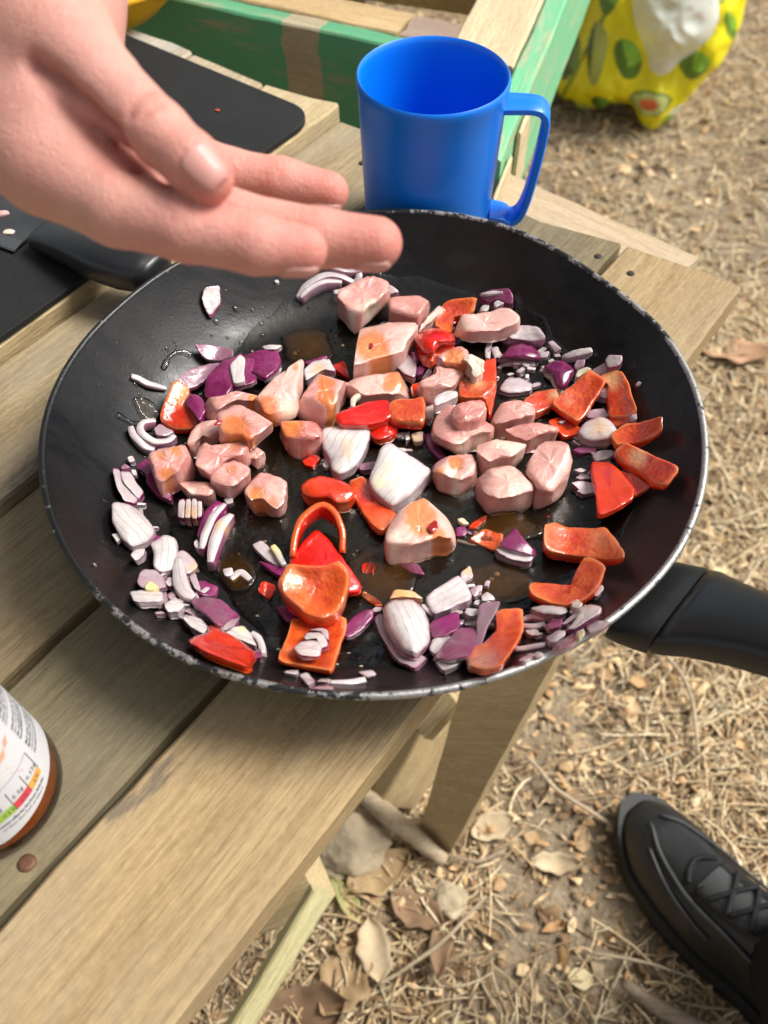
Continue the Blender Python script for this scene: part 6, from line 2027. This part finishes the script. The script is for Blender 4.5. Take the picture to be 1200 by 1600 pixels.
# thin white bag sticking out of it
LINER = [(996, -60), (1000, -10), (1008, 20), (1022, 45), (1024, 66), (1038, 79), (1056, 74), (1072, 56), (1095, 42), (1120, 18), (1132, -10), (1125, -70), (1060, -90)]
Ql = resample(chaikin(np.array(LINER, float), 2), 90)
cl_ = np.array([1062, -5.0])
Vw, Fw = [], []
for sgn in (-1, 1):
    for i in range(25):
        s_ = 1 - i / 24 * .999
        for q in Ql:
            p = cl_ + (q - cl_) * s_
            w = bagpt(p[0], p[1])
            th = .026 * math.sqrt(max(0, 1 - s_ ** 3))
            f = .020 * nz((w[0], w[1], w[2]), 22, 11) + .010 * abs(nz(w, 45, 4))
            w = w - bdir * (.088 - .012 * (s_ ** 2)) + bdir * sgn * (th) + bdir * (f if sgn < 0 else 0) * (1 - s_ ** 4)
            Vw.append(w)
m = len(Ql)
for h_ in (0, 1):
    off = h_ * 25 * m
    for i in range(24):
        for j in range(m):
            f = (off + i * m + j, off + i * m + (j + 1) % m, off + (i + 1) * m + (j + 1) % m, off + (i + 1) * m + j)
            Fw.append(f if h_ == 0 else f[::-1])
LM = NT('thin_white_plastic')
LM.set(Base_Color=(.78, .80, .78), Roughness=.32)
_tr = LM.n('BsdfTransparent'); _mx = LM.n('MixShader'); _mx.inputs[0].default_value = .32
LM.l(LM.b.outputs[0], _mx.inputs[1]); LM.l(_tr.outputs[0], _mx.inputs[2]); LM.l(_mx.outputs[0], LM.out.inputs['Surface'])
LM.b.inputs['Subsurface Weight'].default_value = .5; LM.b.inputs['Subsurface Scale'].default_value = .02
wb = mesh('plastic_bag', np.array(Vw), np.array(Fw), LM.m)
tag(wb, 'crumpled thin white plastic bag hanging out of the yellow shopping bag', 'plastic bag')


# ------------------------------------------------------------------ the hand over the pan
def roundcone(Pt, a, b, ra, rb):
    ba = b - a
    L = np.dot(ba, ba)
    h = np.clip(((Pt - a) @ ba) / L, 0, 1)
    d = np.linalg.norm(Pt - a - h[:, None] * ba, axis=1)
    return d - (ra + (rb - ra) * h)


def smin(a, b, k):
    h = np.clip(.5 + .5 * (b - a) / k, 0, 1)
    return b * (1 - h) + a * h - k * h * (1 - h)


def J(x, y, dep, rpx):
    return D(x, y, dep), rpx * dep / FPX


FINGERS = {
    'index': [J(78, 262, .262, 74), J(185, 322, .257, 62), J(290, 357, .254, 51), J(400, 382, .254, 46), J(473, 391, .256, 39)],
    'middle': [J(105, 225, .280, 74), J(240, 300, .276, 62), J(370, 348, .273, 47), J(500, 372, .271, 45), J(588, 380, .270, 41)],
    'ring': [J(120, 200, .296, 66), J(240, 235, .299, 50), J(360, 272, .299, 38), J(440, 284, .298, 36), J(514, 300, .298, 31)],
    'pinky': [J(120, 170, .312, 58), J(205, 195, .322, 40), J(260, 215, .326, 32), J(300, 235, .328, 29), J(315, 245, .328, 26)],
    'thumb': [J(70, 40, .262, 98), J(160, 128, .252, 58), J(248, 208, .248, 49), J(300, 254, .246, 45.5), J(325, 279, .246, 41)],
}
PALM = [(J(-10, -230, .30, 165), J(28, -60, .285, 150)), (J(28, -60, .285, 150), J(48, 60, .275, 118)), (J(55, 20, .272, 108), J(70, 240, .265, 80)), (J(70, 20, .285, 100), J(95, 215, .282, 78)),
        (J(80, 20, .296, 92), J(112, 190, .297, 68)), (J(85, 10, .305, 84), J(118, 165, .311, 58)), (J(70, 40, .266, 92), J(95, 150, .262, 62)), (J(10, 60, .275, 80), J(25, 215, .27, 78)), (J(80, 225, .263, 72), J(190, 300, .262, 52))]


def hand_sdf(Pt):
    palm = None
    for (a, ra), (b, rb) in PALM:
        d = roundcone(Pt, a, b, ra, rb)
        palm = d if palm is None else smin(palm, d, .010)
    res = palm
    fd = []
    for nm, ch in FINGERS.items():
        f = None
        for (a, ra), (b, rb) in zip(ch[:-1], ch[1:]):
            d = roundcone(Pt, a, b, ra, rb)
            f = d if f is None else smin(f, d, .0022)
        # joint creases on the inside of the bends
        fd.append((nm, f))
    parts_ = [smin(palm, f, .0060 if nm != 'thumb' else .0050) for nm, f in fd]
    res = parts_[0]
    for q in parts_[1:]:
        res = smin(res, q, .0007)
    return res


def surface_nets(Fv, org, h):
    nx_, ny_, nz_ = Fv.shape
    s = Fv < 0
    cnt = np.zeros((nx_ - 1, ny_ - 1, nz_ - 1), np.float32)
    acc = np.zeros((nx_ - 1, ny_ - 1, nz_ - 1, 3), np.float32)
    cor = [(i, j, k) for i in (0, 1) for j in (0, 1) for k in (0, 1)]

    def sl(c): return tuple(slice(o_, (n_ - 1) + o_) for o_, n_ in zip(c, Fv.shape))
    for a in cor:
        for ax in range(3):
            if a[ax]: continue
            b = list(a); b[ax] = 1; b = tuple(b)
            fa_, fb_ = Fv[sl(a)], Fv[sl(b)]
            cr = (fa_ < 0) != (fb_ < 0)
            tt = np.where(cr, fa_ / np.where(cr, fa_ - fb_, 1), 0)
            for d_ in range(3):
                acc[..., d_] += np.where(cr, a[d_] + (tt if d_ == ax else 0), 0)
            cnt += cr
    act = cnt > 0
    idx = -np.ones(act.shape, int)
    idx[act] = np.arange(act.sum())
    ii = np.argwhere(act)
    V = org + h * (ii + acc[act] / cnt[act][:, None])
    Fq = []
    for ax in range(3):
        u, v_ = [(1, 2), (2, 0), (0, 1)][ax]
        n = list(Fv.shape)
        lo = [slice(1, n[0] - 1)] * 3
        lo = [slice(1, n[q] - 1) for q in range(3)]
        A = list(lo); B = list(lo)
        A[ax] = slice(0, n[ax] - 1); B[ax] = slice(1, n[ax])
        fa_, fb_ = Fv[tuple(A)] < 0, Fv[tuple(B)] < 0
        for flip, msk in ((False, fa_ & ~fb_), (True, ~fa_ & fb_)):
            c = np.argwhere(msk)
            c = c + np.array([0 if q == ax else 1 for q in range(3)])
            q4 = []
            for du, dv in ((0, 0), (1, 0), (1, 1), (0, 1)):
                cc = c.copy(); cc[:, u] -= du; cc[:, v_] -= dv
                q4.append(idx[cc[:, 0], cc[:, 1], cc[:, 2]])
            q4 = np.stack(q4, 1)
            Fq.append(q4[:, ::-1] if flip else q4)
    return V, np.concatenate(Fq)


allp = np.array([x[0] for ch in FINGERS.values() for x in ch] + [x[0] for pr in PALM for x in pr])
lo, hi = allp.min(0) - .034, allp.max(0) + .034
H = .0011
n3 = np.ceil((hi - lo) / H).astype(int)
gx, gy, gzz = [lo[q] + H * np.arange(n3[q]) for q in range(3)]
Fv = np.empty(tuple(n3), np.float32)
for i0 in range(0, n3[0], 24):
    g = np.stack(np.meshgrid(gx[i0:i0 + 24], gy, gzz, indexing='ij'), -1)
    Fv[i0:i0 + 24] = hand_sdf(g.reshape(-1, 3)).reshape(g.shape[:3])
Vh, Fh = surface_nets(Fv, lo, H)
# skin tone: redder finger ends, knuckles and web (painted on as the skin's own colour)
SKIN, RED = np.array([.63, .320, .262]), np.array([.60, .190, .155])
red = np.zeros(len(Vh))
for nm, ch in FINGERS.items():
    for (c_, r_), k_ in zip((ch[-1], ch[-2], ch[2], ch[0]), (1.0, .55, .35, .15)):
        red = np.maximum(red, k_ * np.clip(1.5 - np.linalg.norm(Vh - c_, axis=1) / (r_ * 1.5), 0, 1))
for c_, r_, k_ in ((D(215, 240, .252), .012, .8), (D(170, 200, .255), .012, .6), (D(330, 310, .255), .010, .9), (D(300, 290, .256), .010, .7)):
    red = np.maximum(red, k_ * np.clip(1.4 - np.linalg.norm(Vh - c_, axis=1) / r_, 0, 1))
# creases pressed into the skin along real lines on the hand
def skinpoint(x, y):
    d_ = ray(x, y); d_ = d_ / np.linalg.norm(d_)
    p = CAM + d_ * .19
    for _ in range(40):
        p = p + d_ * max(hand_sdf(p[None])[0], -.01) * .9
    return p


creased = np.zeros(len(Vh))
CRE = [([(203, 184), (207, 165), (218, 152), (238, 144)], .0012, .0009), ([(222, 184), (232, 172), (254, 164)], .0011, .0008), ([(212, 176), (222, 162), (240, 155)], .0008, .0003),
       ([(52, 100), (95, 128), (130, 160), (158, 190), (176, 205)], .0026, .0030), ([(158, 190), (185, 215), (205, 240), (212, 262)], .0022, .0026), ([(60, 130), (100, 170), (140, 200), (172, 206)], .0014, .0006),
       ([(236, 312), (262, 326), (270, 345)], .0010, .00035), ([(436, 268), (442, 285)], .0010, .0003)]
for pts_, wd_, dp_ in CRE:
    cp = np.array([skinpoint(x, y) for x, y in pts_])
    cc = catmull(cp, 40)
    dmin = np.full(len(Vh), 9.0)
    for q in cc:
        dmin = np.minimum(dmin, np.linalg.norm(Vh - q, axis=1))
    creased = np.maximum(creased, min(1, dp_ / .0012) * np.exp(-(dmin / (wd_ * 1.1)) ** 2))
    near = dmin < wd_ * 3
    idx_ = np.where(near)[0]
    if not len(idx_): continue
    e_ = .0006
    g_ = np.stack([hand_sdf(Vh[idx_] + e_ * np.eye(3)[q]) - hand_sdf(Vh[idx_] - e_ * np.eye(3)[q]) for q in range(3)], 1)
    g_ /= np.linalg.norm(g_, axis=1)[:, None] + 1e-9
    Vh[idx_] -= g_ * (dp_ * np.exp(-(dmin[idx_] / wd_) ** 2))[:, None]
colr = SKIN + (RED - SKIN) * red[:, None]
colr = colr * (1 - .42 * creased[:, None] * np.array([.55, 1, 1]))  # creases reddened, with their shade darkened into the skin colour too
t = NT('skin')
v = t.obj()
n1 = t.noise(v, 130, 4, .6)
vo = t.n('TexVoronoi'); t.l(v, vo.inputs['Vector']); vo.inputs['Scale'].default_value = 1300
c = t.mix(t.math('MULTIPLY', t.ramp(n1, (.3, 0.0), (.7, 1.0)), .34), t.attr('tone', 'Color'), (.56, .225, .175))
n5 = t.noise(v, 420, 4, .65)
c = t.mix(t.math('MULTIPLY', t.ramp(n5, (.45, 0.0), (.7, 1.0)), .30), c, (.66, .385, .31))
n6 = t.noise(v, 34, 3, .5)
c = t.mix(t.math('MULTIPLY', t.ramp(n6, (.45, 0.0), (.7, 1.0)), .28), c, (.64, .37, .27))
wr = t.noise(t.obj(scale=(900, 260, 420)), 1.0, 4, .65, .8)
t.set(Base_Color=c, Roughness=.52, Normal=t.bump(t.math('ADD', t.math('ADD', t.math('MULTIPLY', vo.outputs['Distance'], .6), n1), t.math('MULTIPLY', wr, .9)), .42, .0011))
t.b.inputs['Subsurface Weight'].default_value = .38
t.b.inputs['Subsurface Radius'].default_value = (1, .35, .22)
t.b.inputs['Subsurface Scale'].default_value = .0045
t.b.inputs['Specular IOR Level'].default_value = .4
SKINM = t.m
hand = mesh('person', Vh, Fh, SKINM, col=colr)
recalc(hand)
sm_ = hand.modifiers.new('smooth', 'SMOOTH'); sm_.factor = .5; sm_.iterations = 2
tag(hand, 'bare open hand, fingers stretched and thumb on top, reaching over the pan', 'person')


def nail(name, chain, side_dir, length, width, parent, up_off=0.2):
    """a nail plate laid on the finger end, facing side_dir"""
    (b, rb), (a, ra) = chain[-1], chain[-2]
    ax = (b - a) / np.linalg.norm(b - a)
    nd = side_dir - ax * (side_dir @ ax); nd /= np.linalg.norm(nd)
    sd = np.cross(ax, nd)
    c0 = b - ax * .0005
    V, F = [], []
    nu, nv = 13, 13
    for i in range(nu):
        u = -1 + 2 * i / (nu - 1)
        for j in range(nv):
            w = -1 + 2 * j / (nv - 1)
            hw = math.sqrt(max(0, 1 - abs(u) ** 3.2)) if u < 0 else (1 - .18 * u ** 4)
            phi = w * hw * width / 2 / rb
            dirv = nd * math.cos(phi) + sd * math.sin(phi)
            base = c0 + ax * (u * length / 2)
            # march in to the skin
            p = base + dirv * .022
            for _ in range(18):
                dd_ = hand_sdf(p[None])[0]
                p = p - dirv * dd_ * .9
            V.append(p + dirv * (.00028 + .00035 * (1 - w * w) - .0005 * (abs(u) > .97) - .0003 * (abs(w) > .97)))
    for i in range(nu - 1):
        for j in range(nv - 1):
            F.append((i * nv + j, i * nv + j + 1, (i + 1) * nv + j + 1, (i + 1) * nv + j))
    o = mesh(name, V, F, NAILM, parent)
    so = o.modifiers.new('thick', 'SOLIDIFY'); so.thickness = .0005; so.offset = -1
    return recalc(o)


t = NT('nail_plate')
v = t.obj()
t.set(Base_Color=t.mix(t.noise(v, 120, 3), (.58, .255, .215), (.63, .32, .275)), Roughness=.5)
t.b.inputs['Subsurface Weight'].default_value = .3; t.b.inputs['Subsurface Radius'].default_value = (1, .4, .3); t.b.inputs['Subsurface Scale'].default_value = .002
t.b.inputs['Coat Weight'].default_value = .1
NAILM = t.m
tocam = CAM - FINGERS['thumb'][-1][0]; tocam /= np.linalg.norm(tocam)
nail('thumb_nail', FINGERS['thumb'], tocam * 1.0 + .42 * _rt * 1.0 - .05 * _up, .0115, .0102, hand)
for nm in ('index', 'middle', 'ring'):
    nail('finger_nail', FINGERS[nm], -_up * 1.0 - .10 * tocam, .0105, .0088, hand)

# the sleeve carries the arm on, above the picture
_a, _b = D(4, -165, .2945), D(-10, -230, .30)
_dv = (_b - _a) / np.linalg.norm(_b - _a)
_pts = [_a + _dv * (.36 * i / 24) + np.array([0, .02, .035]) * (i / 24) ** 2 for i in range(25)]
V, F = tube(_pts, [.0375 + .018 * (i / 24) + .0016 * math.sin(i * 2.1) for i in range(25)], 28)
V = [np.array(p) + .004 * np.array([nz(p, 30, 2), nz(p, 30, 5), nz(p, 30, 8)]) for p in V]
recalc(mesh('sleeve', V, F, plain('sleeve_grey', (.10, .105, .11), .9, .2, bumpscale=600, bumpstr=.4, bumpdist=.001, var=.2), hand))

# ------------------------------------------------------------------ shoe and trouser leg at the lower right
toe, hl = P(972, 1264, .02), P(1150, 1462, .02)
sx_ = (hl - toe); sx_[2] = 0; sx_ /= np.linalg.norm(sx_)
sy_ = np.array([-sx_[1], sx_[0], 0])
SL = .295
wearer = tag(empty('person', (toe[0], toe[1], 0)), 'foot of a person in a black laced trainer and black trousers on the straw ground', 'person')
w0 = Vector(wearer.location)


def S(x, y, z):
    return toe * np.array([1, 1, 0]) + sx_ * x + sy_ * y + np.array([0, 0, z]) - np.array(w0)


st = np.linspace(0, 1, 40)
hw_out = np.interp(st, [0, .02, .06, .14, .28, .42, .6, .8, .94, 1], [.004, .016, .0265, .0355, .0405, .0385, .034, .031, .029, .010])
cen = np.interp(st, [0, .15, .35, .6, 1], [.006, .002, -.002, .002, .0])
top = np.interp(st, [0, .03, .10, .20, .32, .45, .58, .75, 1], [.022, .036, .050, .056, .068, .086, .100, .098, .085])
UPM = plain('shoe_black', (.011, .0115, .0115), .40, .5, bumpscale=900, bumpstr=.3, bumpdist=.0005, var=.25, coat=.12)
SOLEM = plain('sole_black', (.012, .0122, .012), .58, .4, bumpscale=200, bumpstr=.3, bumpdist=.001, var=.3)
MESHM = plain('shoe_mesh', (.010, .010, .0105), .7, .3, bumpscale=1500, bumpstr=.6, bumpdist=.0007)
LACEM = plain('lace_black', (.012, .012, .013), .7, .3, bumpscale=2500, bumpstr=.5, bumpdist=.0005)
rings = []
for s_, hw, c_, tp in zip(st, hw_out, cen, top):
    ring = []
    for a in np.linspace(0, 2 * np.pi, 32, endpoint=False):
        ca, sa = math.cos(a), math.sin(a)
        y = math.copysign(abs(ca) ** .72, ca) * hw * .97
        zb = .014
        z = zb + (tp - zb) * max(0, sa) ** .78 if sa >= 0 else zb + .006 * sa
        if sa > .2: y *= 1 - .16 * (sa - .2) * (tp > .06)
        p = S(s_ * SL, y + c_, z)
        ring.append(p + .0012 * np.array([0, 0, nz(p, 60, 3)]))
    rings.append(ring)
V, F = loft(rings)
shoe = recalc(mesh('shoe', V, F, UPM, wearer))
# sole: welt and tread, slightly proud of the upper
rings = []
for s_, hw, c_ in zip(st, hw_out, cen):
    spring = .012 * max(0, (.16 - s_) / .16) ** 2
    hw2 = hw + .0035
    x = s_ * SL + (-.004 if s_ == 0 else (.004 if s_ == 1 else 0))
    wav = .0022 * math.sin(s_ * 26)
    hgt = .020 + .010 * s_ + wav
    ring = [S(x, y + c_, z) for y, z in ((-hw2 * .94, .001 + spring), (-hw2, .006 + spring), (-hw2 * 1.0, hgt * .75 + spring), (-hw2 * .95, hgt + spring), (hw2 * .95, hgt + spring), (hw2 * 1.0, hgt * .75 + spring), (hw2, .006 + spring), (hw2 * .94, .001 + spring))]
    rings.append(ring)
V, F = loft(rings)
sharp(recalc(mesh('sole', V, F, SOLEM, shoe)), 40)


def upz(s_, yy):
    """height of the upper at station s_ and lateral fraction yy (-1..1)"""
    hw, tp = np.interp(s_, st, hw_out), np.interp(s_, st, top)
    ca = min(1, abs(yy)) ** (1 / .72)
    sa = math.sqrt(max(0, 1 - ca * ca))
    return .014 + (tp - .014) * sa ** .78, hw


def ribbon(name, pts, w, th, mat, lift=.0012, k=10):
    """raised strip following the upper, through (station, lateral) points"""
    c = catmull([(a, b, 0) for a, b in pts], 40)
    W_ = []
    for a, b, _ in c:
        z, hw = upz(a, b)
        W_.append(S(a * SL, b * hw * .95 + np.interp(a, st, cen), z + lift))
    V, F = tube(W_, w, k, flat=th)
    return recalc(mesh(name, V, F, mat, shoe))


PIPE = plain('shoe_piping', (.045, .047, .047), .42, .5)
ribbon('piping', [(.09, -.18), (.16, -.46), (.26, -.62), (.38, -.70), (.50, -.80), (.66, -.86)], .0017, .8, PIPE)
ribbon('piping', [(.14, -.60), (.22, -.76), (.31, -.84), (.40, -.90)], .0012, .8, PIPE)
ribbon('piping', [(.09, .22), (.16, .55), (.30, .72), (.46, .80), (.62, .84)], .0015, .8, PIPE)
ribbon('eyestay', [(.30, -.34), (.40, -.40), (.52, -.44), (.64, -.48)], .0052, .35, UPM, .001)
ribbon('eyestay', [(.29, .30), (.40, .40), (.52, .44), (.64, .48)], .0052, .35, UPM, .001)
ribbon('toe_seam', [(.27, -.45), (.245, -.2), (.24, .1), (.27, .42)], .0022, .6, MESHM, .0008)
# padded tongue
tz = []
for i in range(14):
    s_ = .29 + .40 * i / 13
    z, hw = upz(s_, 0)
    tz.append([S(s_ * SL, np.interp(s_, st, cen) + yy * hw * .36, upz(s_, yy * .36)[0] + .0035 * (1 - abs(yy) ** 2) + .001) for yy in np.linspace(-1, 1, 9)])
Vt = [p for r_ in tz for p in r_]
Ft = [(i * 9 + j, i * 9 + j + 1, (i + 1) * 9 + j + 1, (i + 1) * 9 + j) for i in range(13) for j in range(8)]
o = mesh('tongue', Vt, Ft, plain('tongue_grey', (.055, .058, .058), .5, .5, bumpscale=300, bumpstr=.3), shoe)
for k in range(5):
    s_ = .33 + .062 * k
    for sg in (-1, 1):
        ribbon('lace', [(s_, -.46 * sg), (s_ + .022, -.12 * sg), (s_ + .04, .2 * sg), (s_ + .058, .48 * sg)], .0022, .6, LACEM, .0058)
# loose lace loop
a0 = S(.66 * SL, .030, .096)
lp = [a0, a0 + np.array([.012, .012, .014]), a0 + np.array([.030, .026, .012]), a0 + np.array([.036, .018, .006]), a0 + np.array([.020, .004, .004])]
V, F = tube(catmull(lp, 30), .0016, 8)
recalc(mesh('lace', V, F, LACEM, shoe))
# trouser leg rising from the ankle
TROU = plain('trouser_black', (.010, .010, .0105), .85, .2, bumpscale=300, bumpstr=.5, bumpdist=.002, var=.3)
rings = []
for i in range(34):
    u = i / 33
    z = .055 + .62 * u
    cx = .205 + .035 * u
    cy = .004 + .02 * u
    ring = []
    for a in np.linspace(0, 2 * np.pi, 40, endpoint=False):
        r1, r2 = .074 - .012 * min(1, u * 5) + .016 * u, .060 - .006 * min(1, u * 5) + .016 * u
        p = S(cx + r1 * math.cos(a), cy + r2 * math.sin(a), z - (.016 * math.cos(a) * (1 - min(1, u * 6))))
        k = .005 * nz((p[0], p[1], p[2] * 2.4), 26, 4) + .003 * math.sin(z * 95 + 2 * math.cos(a)) * (1 - min(1, u * 2.2))
        ring.append(p + (sx_ * math.cos(a) + sy_ * math.sin(a)) * k)
    rings.append(ring)
V, F = loft(rings)
recalc(mesh('trouser_leg', V, F, TROU, wearer))


# ------------------------------------------------------------------ unseen trees added round the clearing to shade it and darken pan reflections
LEAFM = NT('leaf_green')
LEAFM.set(Base_Color=LEAFM.mix(LEAFM.noise(LEAFM.obj(), 3, 3), (.035, .060, .018), (.085, .115, .035)), Roughness=.6)
TRUNKM = plain('trunk_bark', (.12, .095, .07), .9, .2, bumpscale=14, bumpstr=1.0, bumpdist=.03, var=.4)


def tree(x, y, h, cr, seed, label):
    r_ = np.random.default_rng(seed)
    root = tag(empty('tree', (x, y, 0)), label, 'tree', 'unseen trees added round the clearing')
    pts = [(.1 * math.sin(i * 1.3 + seed) * i / 6, .1 * math.cos(i * 1.7 + seed) * i / 6, h * .8 * i / 9 - .05) for i in range(10)]
    V, F = tube(pts, [.16 * (1 - .085 * i) for i in range(10)], 14)
    tr_ = recalc(mesh('trunk', V, F, TRUNKM, root))
    for q in range(7):
        a = r_.uniform(0, 6.28); z = h * r_.uniform(.35, .7)
        e = (cr * .7 * math.cos(a), cr * .7 * math.sin(a), z + h * .15)
        V, F = tube([(0, 0, z), (e[0] * .5, e[1] * .5, z + h * .05), e], [.06, .04, .015], 8)
        recalc(mesh('limb', V, F, TRUNKM, tr_))
    n = 5200
    cl = r_.normal(0, 1, (46, 3)); cl /= np.linalg.norm(cl, axis=1)[:, None]
    cl *= (r_.uniform(.25, 1, 46) ** .5)[:, None] * np.array([cr, cr, h * .36])
    ci = r_.integers(0, 46, n)
    c = cl[ci] + r_.normal(0, .26, (n, 3)) * cr * .5 + np.array([0, 0, h * .62])
    u = r_.normal(0, 1, (n, 3)); u /= np.linalg.norm(u, axis=1)[:, None]
    w = np.cross(u, r_.normal(0, 1, (n, 3))); w /= np.linalg.norm(w, axis=1)[:, None]
    s_ = r_.uniform(.05, .12, (n, 1))
    V = np.stack([c - u * s_, c + w * s_ * .55, c + u * s_, c - w * s_ * .55], 1).reshape(-1, 3)
    mesh('crown', V, np.arange(n * 4).reshape(-1, 4), LEAFM.m, root, smooth=False)


for k, (x, y, h, cr, lab) in enumerate(((-4.0, 1.2, 8.0, 2.3, 'broad unseen leafy tree left of the table, added for shade'), (-3.2, -2.6, 7.5, 2.1, 'unseen leafy tree behind and left of the viewer, added for shade'), (-3.4, 5.2, 9.0, 2.6, 'tall unseen leafy tree beyond the pallet frame to the left, added for shade'),
                                        (1.6, 7.6, 9.0, 2.6, 'tall unseen leafy tree far beyond the shopping bag, added for shade'), (.6, -4.6, 8.0, 2.2, 'unseen leafy tree behind the viewer, added for shade'), (-6.6, -.8, 9.5, 2.7, 'tall unseen leafy tree further back on the left, added for shade'))):
    tree(x, y, h, cr, 11 + k, lab)
